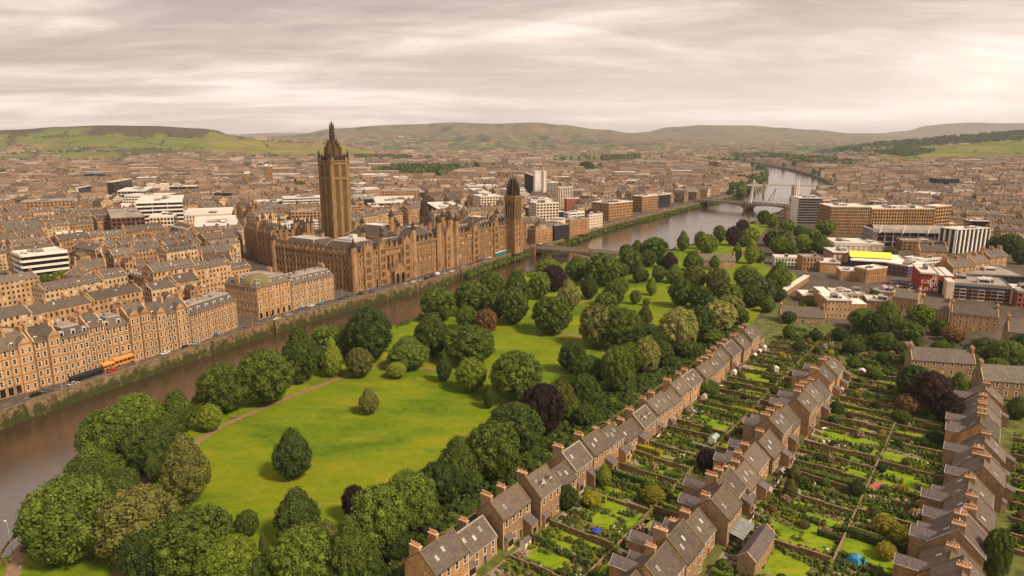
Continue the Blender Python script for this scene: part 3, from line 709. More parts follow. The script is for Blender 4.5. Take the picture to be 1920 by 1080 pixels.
def make_house(row, i, s0, pf, W, D, H, RH, step, stonem, feat):
    base = T(s0, pf)
    o = empty('terrace_house', base, TANG)
    houses.append((row, i, o, s0, pf, W, D))
    mb = MB(); gable_walls(mb, W - .02, D, H, RH); mb.obj('wall', [stonem], o)
    mb = MB(); gable_roof(mb, W - .02, D, H, RH); rf = mb.obj('roof', [SLATE_N], o)
    mb = MB(); coping_strip(mb, 0, D, H, RH); coping_strip(mb, W - .32, D, H, RH)
    mb.box(.3, D / 2 - .14, H + RH + .1, W - .3, D / 2 + .14, H + RH + .3); mb.obj('coping', [MOSSC if (i * 3 + row) % 4 or row == 2 else LEAD], o)
    # quoins and gutter
    mb = MB(); mb.box(.05, -.42, H - .24, W - .05, -.26, H - .1); mb.obj('gutter', [LEAD if i % 2 else DKMET], o)
    for x in (0.0, W - .42):
        mb = MB()
        for k in range(int(H / .5)): mb.box(x, -.035, k * .5, x + (.4 if k % 2 else .28), .0, k * .5 + .5)
        mb.obj('corner_stones', [DRESS], o)
    f = feat
    ch_y = D * (0.66 if row < 3 else 0.5)
    zr = H + RH * (1 - abs(ch_y - D / 2) / (D / 2))
    q_ = (i * 37 + row * 11) % 10
    if q_ < (8 if row < 3 else 5): chimney(o, .5, ch_y, zr - 1.2, H + RH + .8 + .12 * q_, .95, (2.9, 2.2, 3.1)[i % 3] if row < 3 else 2.6, 3 + (i * 5 + row) % 4, stonem)
    if W > 10.5: chimney(o, W * .55, ch_y, zr - 1.2, H + RH + 1.0, .9, 2.4, 4, stonem)
    nb = max(2, int(W / 2.7)); doorb = nb // 2
    for b in range(nb):
        x = (b + .5) * W / nb
        if b == doorb: door(o, x)
        else: put_window(o, x, .95, 'wide' if (b + i) % 3 == 0 else 'sash')
        put_window(o, x, H - 2.35, 'sash')
    for b in range(max(1, nb - 1)):
        x = (b + .6) * W / nb
        put_window(o, x, H - 2.3, 'sash' if b % 2 else 'small', 'N', D=D)
    if f.get('gwin'): put_window(o, D * .3, H - 1.6, 'small', 'W')
    for k in range(1 + (i * 7 + row) % 3):
        skylight(o, W * (.25 + .24 * k), .45 + .15 * ((i + k) % 2), D, H, RH, (i + k) % 2 if row == 3 else 0)
    if f.get('dorm'):
        for x in (W * .3, W * .68): dormer(o, x, D, H, RH, 1.5, 1.3, 1.5, roofm=SLATE_N)
    if f.get('wing'):
        rear_wing(o, W * .08, D, 4.2, 3.6 + (i % 3) * .5, H + .3, RH, stonem)
        if W > 11 and i % 2: rear_wing(o, W * .58, D, 3.6, 2.6, H - .9, RH, stonem)
    if f.get('bay'):
        x = (.5) * W / nb; mb = MB()
        mb.box(-1.3, -1.1, 0, 1.3, 0, 2.9); mb.box(-1.15, -1.13, .8, 1.15, -1.1, 2.5, 2)
        mb.face([(-1.45, -1.3, 2.9), (1.45, -1.3, 2.9), (1.2, 0, 3.7), (-1.2, 0, 3.7)], 1); mb.face([(-1.45, -1.3, 2.9), (-1.2, 0, 3.7), (-1.45, 0, 2.9)], 1); mb.face([(1.45, -1.3, 2.9), (1.45, 0, 2.9), (1.2, 0, 3.7)], 1)
        bb = mb.obj('bay_window', [DRESS, SLATE_P, PANE], o); bb.location = (x + .2, 0, 0)
    if f.get('ext'):
        mb = MB(); l = 2.7; mb.box(0, -l, 0, 3, 0, 3.6, 0)
        mb.face([(-.15, -l - .2, 3.5), (3.15, -l - .2, 3.5), (3.15, 0, 4.9), (-.15, 0, 4.9)], 1)
        mb.face([(0, -l, 3.6), (0, 0, 4.85), (0, 0, 3.6)], 0); mb.face([(3, -l, 3.6), (3, 0, 3.6), (3, 0, 4.85)], 0)
        mb.box(.8, -l - .04, 1, 2.1, -l, 2.4, 2)
        e_ = mb.obj('rear_extension', [stonem, SLATE_P, PANE], o); e_.location = (W - 3.4, 0, 0)
    return o
lab_feat = []
def run_terrace(row, s_start, s_end, pf, D0, seed, wmin, wmax, H0, wing, drop=()):
    r = random.Random(seed); s = s_start; i = 0
    while s < s_end:
        W = r.uniform(wmin, wmax); D = D0 + r.uniform(-.7, .9); H = H0 + r.choice((-1.4, -.7, 0, .8, 1.7)); RH = D * .5 * r.uniform(.80, .94)
        shift = r.uniform(-1.7, 1.7)
        if r.random() < (.35 if row > 1 else .2): s += r.uniform(.8, 2.2)
        f = dict(dorm=(row == 1 and i in (3, 9)), wing=wing and r.random() < .85, bay=r.random() < .45, ext=r.random() < .4, gwin=r.random() < .3)
        if i not in drop:
            o = make_house(row, i, s, pf + shift, W, D, H, RH, 0, (STONE_RUB, STONE, STONE_RUB)[r.randrange(3)], f)
            bits = []
            if f['dorm']: bits.append('with two white dormers')
            elif f['ext'] and f['bay']: bits.append('with bay and extension')
            elif f['ext']: bits.append('with slate-roofed extension')
            elif f['bay']: bits.append('with ground floor bay')
            put(o, label='stone house %s, %s up the %s' % (bits[0] if bits else 'with plain rear wall', ordw(i), TERR[row]), cat='house', group='houses of the ' + TERR[row])
        s += W; i += 1
TERR[2] = 'middle terrace'; TERR[3] = 'eastern terrace'
run_terrace(1, -34, 203, 0.0, 8.8, 5, 8.5, 13, 6.4, False)
run_terrace(2, -22, 166, 42.0, 9.6, 8, 9.5, 13, 6.6, True)
run_terrace(3, 6, 166, 96.0, 10.6, 3, 10.5, 14, 6.5, True)
# T2 stone outbuilding with cross gables
def simple_house(u, v, uR, uL, vtop, th, label, name='stone_house', cat='house', stonem=None, roofm=None, floors=2, rh=.42, bays=None, group=None, hip=False, wins=True, chim=2, nrow=None, wk=None):
    C = G(u, v); d = Vector((math.cos(R(th)), math.sin(R(th)), 0)); l = Vector((-d.y, d.x, 0))
    W = abs(reach(C, d, uR)); D = -uL if uL < 0 else abs(reach(C, l, uL)); H = max(2.4, height_at(C, vtop))
    o = empty(name, C, R(th), label=label, cat=cat, group=group)
    RH = D * rh; sm = stonem or STONE
    mb = MB(); gable_walls(mb, W, D, H, RH); mb.obj('wall', [sm], o)
    mb = MB(); gable_roof(mb, W, D, H, RH); mb.obj('roof', [roofm or SLATE], o)
    mb = MB(); coping_strip(mb, 0, D, H, RH); coping_strip(mb, W - .28, D, H, RH); mb.obj('coping', [DRESS], o)
    bays = bays or max(2, int(W / 3.2)); fh = H / floors
    if wins:
        for f in range(floors):
            for b in range(bays):
                x = (b + .5) * W / bays
                if f == 0 and b == bays // 2: door(o, x)
                else: put_window(o, x, f * fh + fh * .3, wk or 'sash', sub=True, sc_=(1, 1, min(1, fh * .55 / 1.85)))
            for b in range(max(1, int(D / 4.5))):
                put_window(o, (b + .5) * D / max(1, int(D / 4.5)), f * fh + fh * .3, 'sash', 'W', sub=True, sc_=(1, 1, min(1, fh * .55 / 1.85)))
    for c in range(chim):
        chimney(o, .5 if c == 0 else W * c / max(1, chim - 1) - (.5 if c == chim - 1 else 0), D / 2, H + RH - 1.2, H + RH + 1.3, .9, min(2.8, D * .4), 4, sm)
    return o, W, D, H
simple_house(1413, 1090, 1450, 1380, 1056, 53, 'small stone coach house with cross gables beside the glass-roofed pergola', 'coach_house', floors=1, wins=False, chim=0, stonem=STONE_RUB, roofm=SLATE_P)
simple_house(1463, 604, 1547, -8.5, 592, -12, 'long low stone house with grey slate roof at the top of the gardens', 'long_house', floors=1, rh=.55, stonem=STONE_RUB)
simple_house(1706, 700, 1826, -9, 674, -14, 'long stone house with plain grey slate roof behind the dark copper beeches', 'long_house', floors=2, rh=.5, stonem=STONE_RUB, chim=2)
simple_house(1838, 742, 1990, -10, 712, -14, 'stone house with long slate roof running off the frame edge', 'long_house', floors=2, rh=.5, stonem=STONE_RUB)
simple_house(1310, 502, 1378, -9, 488, -6, 'stone lodge with slate roof among trees beside the park road', 'lodge', floors=2, rh=.5)
simple_house(1560, 640, 1585, -4, 632, 20, 'tiny stone shed with slate roof among the upper gardens', 'garden_shed', floors=1, rh=.5, wins=False, chim=0, stonem=STONE_RUB)
simple_house(1688, 658, 1712, -4, 650, 0, 'small brown shed behind the long stone house', 'garden_shed', floors=1, rh=.4, wins=False, chim=0, stonem=STONE_RUB)
simple_house(1664, 654, 1676, -3, 642, 5, 'little round-backed stone shed next to the brown shed', 'garden_shed', floors=1, rh=.5, wins=False, chim=0, stonem=STONE_RUB)
# tenements on the right, along the diagonal street
simple_house(1672, 582, 1718, -10, 556, -38, 'brown mossy-roofed tenement nearest the red building on the diagonal street', 'tenement', floors=3, rh=.42, stonem=STONE)
simple_house(1722, 604, 1774, -11, 576, -38, 'brown tenement second along the diagonal street, behind the garden trees', 'tenement', floors=3, rh=.42, stonem=STONE_D)
simple_house(1780, 616, 1868, -11, 586, -30, 'pale sandstone tenement with dark slate roof ending the diagonal street', 'tenement', floors=3, rh=.36, stonem=STONE, bays=7)
simple_house(1886, 652, 1975, -11, 622, -25, 'dark stone gabled house at the frame edge beside the pale tenement', 'tenement', floors=2, rh=.5, stonem=STONE_D)
# ------------------------------------------------------------------ sandstone riverside tenements
def ornate(C, ang, W, D, H, fl, bays, sm, label, group, roof='gable', name='tenement', side_bays=0, gablets=(), arcade=False, dorms=True, wmesh=None, chim=3, wmax=100, RH=None, group_=None, bayproj=(), cat='tenement', north=False):
    o = empty(name, C, ang, label=label, cat=cat, group=group)
    wm = wmesh or WT
    mb = MB(); fh = H / fl
    RH = RH or (4.8 if roof == 'mansard' else D * .36)
    if roof == 'gable': gable_walls(mb, W - .03, D, H, RH)
    else: mb.box(0, 0, 0, W - .03, D, H)
    mb.obj('wall', [sm], o)
    # courses and cornice
    mb = MB()
    for f in range(1, fl): mb.box(0.01, -.14, f * fh - .13, W - .04, -.002, f * fh + .09)
    mb.box(-.12, -.5, H - .42, W - .05, -.003, H + .02)
    for b in range(0, bays + 1, 2): x = min(max(b * W / bays, .2), W - .25); mb.box(x - .18, -.24, 0, x + .18, -.142, H - .42)
    for b in range(1, bays, 3): x = b * W / bays; mb.box(x - .06, -.3, 0, x + .06, -.245, H - .42)
    if side_bays:
        for f in range(1, fl): mb.box(-.14, .0, f * fh - .13, -.002, D, f * fh + .09)
        mb.box(-.5, -.48, H - .42, -.003, D, H + .015)
    mb.obj('cornice', [DRESS_D], o)
    # roof
    mb = MB()
    if roof == 'gable': gable_roof(mb, W - .03, D, H, RH, oh=.1)
    elif roof == 'mansard':
        i_ = 2.3; h1 = H + 3.6
        P = [(0.1, .1), (W - .1, .1), (W - .1, D - .1), (.1, D - .1)]; Q = [(i_, i_), (W - i_, i_), (W - i_, D - i_), (i_, D - i_)]
        for k in range(4):
            k2 = (k + 1) % 4; mb.face([(*P[k], H), (*P[k2], H), (*Q[k2], h1), (*Q[k], h1)], 0)
        mb.face([(*q, h1) for q in Q], 1)
        for k in range(4):
            k2 = (k + 1) % 4; mb.bar((*Q[k], h1 + .05), (*Q[k2], h1 + .05), .16, 2)
        for _ in range(int(W / 7)):
            x = rnd.uniform(i_ + 1, W - i_ - 3); y = rnd.uniform(i_ + 1, D - i_ - 3) if D > 9 else D / 2
            mb.box(x, y, h1, x + rnd.uniform(1, 3), y + 2, h1 + rnd.uniform(.6, 1.8), 1, 1)
    else:
        mb.box(.35, .35, H, W - .38, D - .35, H + .12, 1)
    mb.obj('roof', [SLATE, MEMBR_G, LEAD], o)
    if roof == 'flat' or roof == 'mansard':
        mb = MB(); mb.box(0, 0, H, W - .03, .3, H + .9); mb.box(0, .3, H, .3, D, H + .9)
        if roof == 'flat': mb.box(.3, D - .3, H, W - .03, D, H + .9); mb.box(W - .33, .3, H, W - .03, D - .3, H + .9); mb.obj('parapet', [sm], o)
    if roof == 'gable':
        mb = MB(); coping_strip(mb, 0, D, H, RH, .5, .45); coping_strip(mb, W - .55, D, H, RH, .5, .45); mb.obj('coping', [DRESS], o)
    cnt = 0
    for f in range(fl):
        for b in range(bays):
            x = (b + .5) * W / bays; z = f * fh + fh * .27
            if f == 0 and arcade: put_window(o, x, .3, me=WARCH, sc_=(1, 1, 1)); cnt += 1; continue
            if cnt >= wmax: continue
            put_window(o, x, z, me=wm, sc_=(1, 1, fh * .56 / 2.05), off=.0); cnt += 1
    for f in range(fl):
        for b in range(side_bays):
            if cnt >= wmax: continue
            put_window(o, (b + .5) * D / side_bays, f * fh + fh * .27, me=wm, face='W', sc_=(1, 1, fh * .56 / 2.05)); cnt += 1
    for (b0, b1) in bayproj:      # shallow projecting bay from the pavement up
        x0, x1 = b0 * W / bays + .25, b1 * W / bays - .25
        mb = MB(); mb.box(x0, -.9, 0, x1, 0, H + 1.2)
        xm = (x0 + x1) / 2
        mb.face([(x0, -.9, H + 1.2), (x1, -.9, H + 1.2), (xm, -.9, H + 3.6)], 0); mb.face([(x0, 1.5, H + 1.2), (xm, 1.5, H + 3.6), (x1, 1.5, H + 1.2)], 0)
        mb.face([(x0, -.9, H + 1.2), (xm, -.9, H + 3.6), (xm, 3.5, H + 3.6), (x0, 3.5, H + 1.2)], 1); mb.face([(x1, -.9, H + 1.2), (x1, 3.5, H + 1.2), (xm, 3.5, H + 3.6), (xm, -.9, H + 3.6)], 1)
        for f in range(1, fl): mb.box(x0 - .08, -1.0, f * fh - .13, x1 + .08, -.9, f * fh + .09, 2)
        mb.box(x0 - .12, -1.15, H + .95, x1 + .12, -.9, H + 1.2, 2)
        g = mb.obj('gabled_bay', [sm, SLATE, DRESS_D], o)
        n = b1 - b0
        for f in range(fl):
            for b in range(n):
                inst('window', wm, g, (x0 + (b + .5) * (x1 - x0) / n, -.9, f * fh + fh * .27), 0, (.85, 1, fh * .56 / 2.05))
    if dorms:
        for b in range(0, bays, 2):
            if any(b0 <= b < b1 for b0, b1 in bayproj): continue
            x = (b + .5) * W / bays
            if roof == 'gable': dormer(o, x, D, H, RH, 1.6, 1.5, .6)
            elif roof == 'mansard':
                mb = MB(); mb.box(-.8, 0, 0, .8, 1.9, 1.9, 0, 1); mb.box(-.6, -.03, .2, .6, 0, 1.6, 2); mb.box(-.95, -.1, 1.9, .95, 1.9, 2.1, 3)
                dd = mb.obj('dormer', [WPAINT, MEMBR_G, PANE, LEAD], o); dd.location = (x, .55, H + .5)
    for c in range(chim):
        x = .6 if c == 0 else (W - .7 if c == chim - 1 else W * c / (chim - 1))
        zt = H + RH + 1.6 if roof == 'gable' else H + 5.6
        chimney(o, x, D / 2 if roof == 'gable' else D * .6, H - .5 if roof != 'gable' else H + RH - 2, zt, 1.0, min(3.4, D * .35), 6, sm)
    return o
# row one, from the frame edge to the side street
def on_quay(u, v):
    return G(u, v)
rowA = [(0, 750), (75, 728), (245, 680), (361, 647), (447, 612)]
def face_pts(a, b):
    A, B_ = G(*a), G(*b); d = (B_ - A); return A, math.atan2(d.y, d.x), d.length
RA = [((-62, 772), (-2, 750.5), 18.5, 'gable', 4, 5, [(1, 3)], True, 'golden sandstone tenement at the frame edge, nearest of the riverside row'),
      ((0, 750), (73, 728.5), 19.0, 'gable', 5, 5, [(3, 5)], True, 'golden sandstone riverside tenement with five ground floor arches and a rounded gable'),
      ((75, 728), (124, 714), 19.5, 'gable', 5, 4, [(2, 4)], False, 'golden sandstone tenement with pointed gable right after the arcaded one'),
      ((124, 714), (176, 699), 18.5, 'mansard', 5, 5, [], False, 'sandstone riverside tenement with white roof dormers beside the long black coach'),
      ((176, 699), (206, 690), 20.5, 'gable', 5, 3, [], False, 'narrow tall sandstone tenement with one white dormer behind the black coach'),
      ((206, 690), (250, 678), 18.5, 'mansard', 4, 4, [], False, 'sandstone tenement with steep slate mansard behind the orange bus'),
      ((250, 678), (290, 667), 20.5, 'gable', 5, 4, [(0, 2), (2, 4)], False, 'sandstone tenement with two pointed gables just past the orange bus'),
      ((290, 667), (361, 647), 19.0, 'gable', 5, 8, [(1, 3), (5, 7)], False, 'ribbed sandstone tenement with curved gablets beside the long flat-roofed block'),
      ((361.5, 646.8), (447, 613), 15.5, 'mansard', 4, 12, [], False, 'long plain sandstone block with slate mansard at the side street corner')]
for a, b, H, rf, fl, bays, bp, arc, lab in RA:
    A, an, L = face_pts(a, b)
    ornate(A, an, L, 13.5, H, fl, bays, STONE, lab, 'riverside sandstone row', rf, bayproj=bp, arcade=arc, chim=3 if L > 12 else 2, side_bays=0)
# block two between the side streets
A, an, L = face_pts((485, 600), (548, 582))
ornate(A, an, L, 26, 18.5, 4, 6, STONE, 'corner sandstone block with mossy domed roof between two side streets', 'riverside sandstone row', 'mansard', side_bays=9, arcade=True, chim=2, RH=5)
dm = MB(); ox, oy = 7.5, 7.5
for k in range(6):
    r0, z0 = 8.2 * math.cos(k / 6 * 1.45), 18.4 + 6.2 * math.sin(k / 6 * 1.45); r1, z1 = 8.2 * math.cos((k + 1) / 6 * 1.45), 18.4 + 6.2 * math.sin((k + 1) / 6 * 1.45)
    dm.tube(ox, oy, z0, z1, r0, r1, 8, rot=R(22.5), cap=(k == 5))
do_ = dm.obj('dome_roof', [slate('mossy_slate', [(0.13, 0.10, 0.05), (0.17, 0.14, 0.06)], moss=.9)], bpy.data.objects[[x.name for x in col.objects if x.get('label', '').startswith('corner sandstone block')][0]])
A, an, L = face_pts((548.5, 581.8), (628, 560))
ornate(A, an, L, 15, 15.8, 4, 14, STONE, 'long sandstone block with slate mansard before the wide side street', 'riverside sandstone row', 'mansard', chim=2)
# ------------------------------------------------------------------ the gothic civic hall
C0 = G(667, 548); CE = G(985, 465)
an = math.atan2(CE.y - C0.y, CE.x - C0.x); CW = (CE - C0).length
civ = empty('gothic_hall', C0, an, label='huge sooty gothic sandstone hall with pinnacled roofline fronting the river', cat='civic building')
CHT, CD = 25.0, 30.0
mb = MB(); mb.box(0, 0, 0, CW, CD, CHT); mb.box(0, CD, 0, 30, 78, CHT); mb.box(CW - 26, CD, 0, CW, 60, CHT - 3); mb.box(60, CD, 0, 90, 70, CHT + 2); mb.box(30, 60, 0, 60, 78, CHT - 2); mb.obj('wall', [STONE_GOTH], civ)
# buttress piers, string courses, parapet with pinnacles
rr = random.Random(4)
def gothic_face(L, face, nb, H, skip=()):
    """piers and courses along a face; local x along the face, -y outward"""
    g = MB()
    for b in range(nb + 1):
        x = b * L / nb; w = .55 if b % 3 else .95
        g.box(x - w / 2, -.75 if b % 3 == 0 else -.4, 0, x + w / 2, 0, H + (1.6 if b % 3 == 0 else .9), 0)
        if b % 3 == 0:
            g.tube(x, -.3, H + 1.6, H + 4.2 + 1.8 * math.sin(b * 2.3), .6, .06, 4, 2, rot=R(45))
            g.box(x - .7, -.85, H * .62, x + .7, -.75, H * .64, 1)
    for z in (5.2, 10.4, 15.5, 20.5):
        g.box(0, -.5, z - .2, L, -.02, z + .12, 1)
    g.box(-.3, -.85, H - .9, L + .3, -.03, H - .3, 1)
    x = 0
    while x < L:   # battlement
        g.box(x, -.5, H - .3, x + .9, -.1, H + .95, 1); x += 1.5
    g.box(0, -.4, H - .3, L, -.12, H + .35, 1)
    for q in range(int(L / 5)):      # small steep gablets behind the parapet
        x = 2.5 + q * 5; g.box(x - 1.1, .2, H, x + 1.1, 2.2, H + 2.2, 1); g.face([(x - 1.2, .15, H + 2.2), (x + 1.2, .15, H + 2.2), (x, .15, H + 4.4)], 1); g.face([(x - 1.3, .1, H + 2.1), (x, .1, H + 4.5), (x, 3.5, H + 4.5), (x - 1.3, 3.5, H + 2.1)], 2); g.face([(x + 1.3, .1, H + 2.1), (x + 1.3, 3.5, H + 2.1), (x, 3.5, H + 4.5), (x, .1, H + 4.5)], 2)
    return g
nbF = 57
fo = gothic_face(CW, 'S', nbF, CHT).obj('pier_screen', [STONE_GOTH, DRESS_D, BLACKST], civ)
so_ = gothic_face(78, 'W', 21, CHT).obj('pier_screen', [STONE_GOTH, DRESS_D, BLACKST], civ); so_.rotation_euler = (0, 0, -math.pi / 2); so_.location = (0, 78, 0)
# windows: the hundred that show largest are parts, the rest one stuff part
cells = []
for f in range(5):
    for b in range(nbF):
        x = (b + .5) * CW / nbF
        if 60 < x - 0 < 84 and f < 4 and False: continue
        cells.append((x, f * 5.15 + 1.0, 'S'))
for f in range(5):
    for b in range(21): cells.append(((b + .5) * 78 / 21, f * 5.15 + 1.0, 'W'))
cells.sort(key=lambda c: (c[0] if c[2] == 'S' else c[0] * .8))
wd = MB(); cnt = 0
def in_portal(x): return 27 < x < 46
for x, z, fc in cells:
    if fc == 'S' and in_portal(x) and z < 22: continue
    if cnt < 90:
        put_window(civ, x, z, face=fc, me=WTALL, off=.0, sc_=(1.25, 1, 1.05)); cnt += 1
    else:
        w = .62
        if fc == 'S':
            wd.box(x - w, -.03, z, x + w, .01, z + 3.1, 0); wd.box(x - .07, -.08, z, x + .07, -.03, z + 3.1, 1); wd.box(x - w, -.075, z + 1.4, x + w, -.03, z + 1.55, 1)
            if rr.random() < .12: wd.box(x - w + .1, -.05, z + .2, x + w - .1, -.03, z + rr.uniform(1, 2.4), 2)
        else: wd.box(-.03, x - w, z, .01, x + w, z + 3.1, 0)
wd.obj('facade_glazing', [PANE, DRESS, CREAM], civ, kind='stuff')
# great portal with tall arched windows
def arch_prism(mb, x0, x1, z0, zs, y0, y1, m=0, n=6):
    xm = (x0 + x1) / 2; r = (x1 - x0) / 2
    pts = [(x0, z0), (x1, z0), (x1, zs)] + [(xm + r * math.cos(a) , zs + 1.5 * r * math.sin(a)) for a in [math.pi * k / n for k in range(1, n)]] + [(x0, zs)]
    mb.face([(x, y0, z) for x, z in pts], m)
    for i in range(len(pts)):
        a, b = pts[i], pts[(i + 1) % len(pts)]; mb.face([(a[0], y0, a[1]), (a[0], y1, a[1]), (b[0], y1, b[1]), (b[0], y0, b[1])], m)
po = MB()
for x in (28.0, 32.2, 36.2, 44.0):
    arch_prism(po, x - 1.0, x + 1.0, 9.5, 18.5, -.1, 0, 0); 
    po.box(x - .08, -.16, 9.5, x + .08, -.1, 19.5, 1)
    po.box(x - 1.45, -.4, 8.8, x - 1.05, 0, 20, 1); po.box(x + 1.05, -.4, 8.8, x + 1.45, 0, 20, 1)
po.obj('arched_window', [PANE, STONE_GOTH], civ)
pr_ = MB(); pr_.box(34.5, -4.2, 0, 45.5, 0, 8.2, 0)
pr_.face([(34.5, -4.2, 8.2), (45.5, -4.2, 8.2), (40, -4.2, 14.2)], 0); pr_.face([(34.5, -4.2, 8.2), (40, -4.2, 14.2), (40, 0, 14.2), (34.5, 0, 8.2)], 1); pr_.face([(45.5, -4.2, 8.2), (45.5, 0, 8.2), (40, 0, 14.2), (40, -4.2, 14.2)], 1)
for x in (37.2, 42.8): arch_prism(pr_, x - 1.7, x + 1.7, 0.05, 4.6, -4.28, -4.2, 2)
for x in (34.4, 40, 45.6): pr_.box(x - .45, -4.7, 0, x + .45, -4.1, 9.2, 0); pr_.tube(x, -4.4, 9.2, 12.4, .45, .05, 4, 1, rot=R(45))
pr_.obj('portal', [STONE_GOTH, DRESS_D, PANE], civ)
for x in (20.5, 24.0):
    dmb = MB(); arch_prism(dmb, x - 1.1, x + 1.1, .05, 4.2, -.12, 0, 0); dmb.obj('doorway', [PANE], civ)
# roofs: pavilions, long slate ranges, lanterns, turrets
def hip(mb, x0, y0, x1, y1, z, h, ins, m=0, mt=1, edge=None):
    P = [(x0, y0), (x1, y0), (x1, y1), (x0, y1)]; Q = [(x0 + ins, y0 + ins), (x1 - ins, y0 + ins), (x1 - ins, y1 - ins), (x0 + ins, y1 - ins)]
    for k in range(4):
        k2 = (k + 1) % 4; mb.face([(*P[k], z), (*P[k2], z), (*Q[k2], z + h), (*Q[k], z + h)], m)
        if edge is not None: mb.bar((*P[k], z + .05), (*Q[k], z + h + .05), .16, edge); mb.bar((*Q[k], z + h), (*Q[k2], z + h), .16, edge)
    mb.face([(*q, z + h) for q in Q], mt)
rf = MB()
hip(rf, 2, 2, 29, 34, CHT, 6.5, 6, 0, 1, 2); rf.box(10, 10, CHT + 6.5, 22, 26, CHT + 8, 1, 1); rf.box(14, 14, CHT + 8, 18, 18, CHT + 10.5, 1, 1)
hip(rf, 2, 40, 28, 76, CHT, 5.5, 6, 0, 1, 2)
for (a, b) in ((31, 60), (92, 120), (122, 150), (152, CW - 14)): hip(rf, a, 2.5, b, 15, CHT, 5.2, 5.9, 0, 1, 2)
hip(rf, 61, 2, 89, 24, CHT + 2, 8, 9, 0, 1, 2); hip(rf, 61, 30, 89, 68, CHT + 2, 7, 9, 0, 1, 2)
hip(rf, 34, 40, 58, 58, CHT - 8, 7.5, 8, 0, 1, 2); hip(rf, CW - 25, 32, CW - 2, 58, CHT - 3, 6, 7, 0, 1, 2)
hip(rf, 96, 17, 112, 29, CHT, 6, 5.9, 0, 1, 2); hip(rf, 128, 17, 144, 29, CHT, 6, 5.9, 0, 1, 2)
rf.obj('roof', [SLATE, MEMBR, LEAD], civ)
# projecting gabled bays rising over the parapet
for k, x in enumerate((12, 26, 52, 90, 101, 138, 168)):
    g = MB(); w = (3.2, 2.6, 4.2, 3.0, 3.0, 4.0, 2.6)[k]
    g.box(x - w, -1.25, 0, x + w, 0, CHT + 2.2, 0); g.face([(x - w, -1.25, CHT + 2.2), (x + w, -1.25, CHT + 2.2), (x, -1.25, CHT + 7.2)], 0)
    g.face([(x - w, -1.25, CHT + 2.2), (x, -1.25, CHT + 7.2), (x, 6, CHT + 7.2), (x - w, 6, CHT + 2.2)], 2); g.face([(x + w, -1.25, CHT + 2.2), (x + w, 6, CHT + 2.2), (x, 6, CHT + 7.2), (x, -1.25, CHT + 7.2)], 2)
    for s in (-1, 1):
        g.tube(x + s * w, -1.0, 0, CHT + 3.5, .8, .8, 6, 0); g.tube(x + s * w, -1.0, CHT + 3.5, CHT + 7.5, .85, .05, 6, 1)
    for f in range(5):
        for dx in (-1.4, 0, 1.4): g.box(x + dx - .42, -1.29, f * 5.15 + 1.0, x + dx + .42, -1.25, f * 5.15 + 4.2, 3)
        g.box(x - w + .3, -1.45, f * 5.15 + 4.6, x + w - .3, -1.25, f * 5.15 + 4.95, 1)
    g.obj('gabled_bay', [STONE_GOTH, DRESS_D, SLATE, PANE], civ)
for x, y, h, r in [(0, 0, 31, 2.0), (30, 3, 34, 1.6), (60, 0, 36, 2.2), (90, 0, 38, 2.2), (104, 0, 39, 2.6), (112, 0, 37, 2.0), (0, 78, 30, 1.8), (CW - 12, 24, 33, 1.8), (75, 34, 42, 2.0), (94, 12, 37, 1.5), (108, 10, 40, 1.6), (99, 24, 35, 1.5), (116, 22, 36, 1.4), (62, 16, 37, 1.5), (55, 26, 33, 1.3), (128, 24, 34, 1.4), (86, 40, 36, 1.6), (68, 58, 36, 1.6), (24, 74, 33, 1.6), (46, 36, 33, 1.6), (20, 50, 35, 1.4)]:
    g = MB(); g.tube(x, y, 0, h, r, r, 8, 0); g.tube(x, y, h - .8, h, r + .35, r + .35, 8, 1)
    for k in range(8):
        a = k * math.pi / 4; g.tube(x + r * math.cos(a), y + r * math.sin(a), h, h + 1.9, .28, .05, 4, 1)
    g.tube(x, y, h, h + r * 2.6, r * .8, .08, 8, 1)
    g.obj('turret', [STONE_GOTH, BLACKST], civ)
for k in range(46):   # roof-top chimneys and pinnacles behind the parapet
    x = rr.uniform(4, CW - 8); y = rr.uniform(15.5, CD - 2) if k % 3 else rr.uniform(.5, 2)
    g = MB(); h = rr.uniform(2.5, 6)
    if k % 2: g.box(x - .6, y - 1.0, CHT - .5, x + .6, y + 1.0, CHT + h); g.box(x - .7, y - 1.1, CHT + h, x + .7, y + 1.1, CHT + h + .3, 1)
    else: g.box(x - .5, y - .5, CHT - .5, x + .5, y + .5, CHT + h * .6); g.tube(x, y, CHT + h * .6, CHT + h * 1.5, .6, .05, 4, 1, rot=R(45))
    g.obj('chimney_stack' if k % 2 else 'pinnacle', [STONE_GOTH, BLACKST], civ)
# dark spirelet over the hall
sp = G(797, 447); sh = height_at(sp, 362)
o = empty('dark_spirelet', sp, an + .6, label='slender blackened gothic spirelet rising behind the middle of the long hall', cat='spire')
g = MB(); g.box(-4.5, -4.5, 0, 4.5, 4.5, sh * .5); g.obj('base', [BLACKST], o)
g = MB(); g.tube(0, 0, sh * .5, sh * .80, 3.4, 3.0, 8); 
for k in range(8): a = k * math.pi / 4 + .39; g.box(3.1 * math.cos(a) - .5, 3.1 * math.sin(a) - .5, sh * .5, 3.1 * math.cos(a) + .5, 3.1 * math.sin(a) + .5, sh * .83)
g.tube(0, 0, sh * .8, sh, 2.6, .06, 8)
for sx in (-1, 1):
    for sy in (-1, 1): g.tube(sx * 4, sy * 4, sh * .5, sh * .68, .8, .05, 4)
g.obj('lantern', [BLACKST], o)
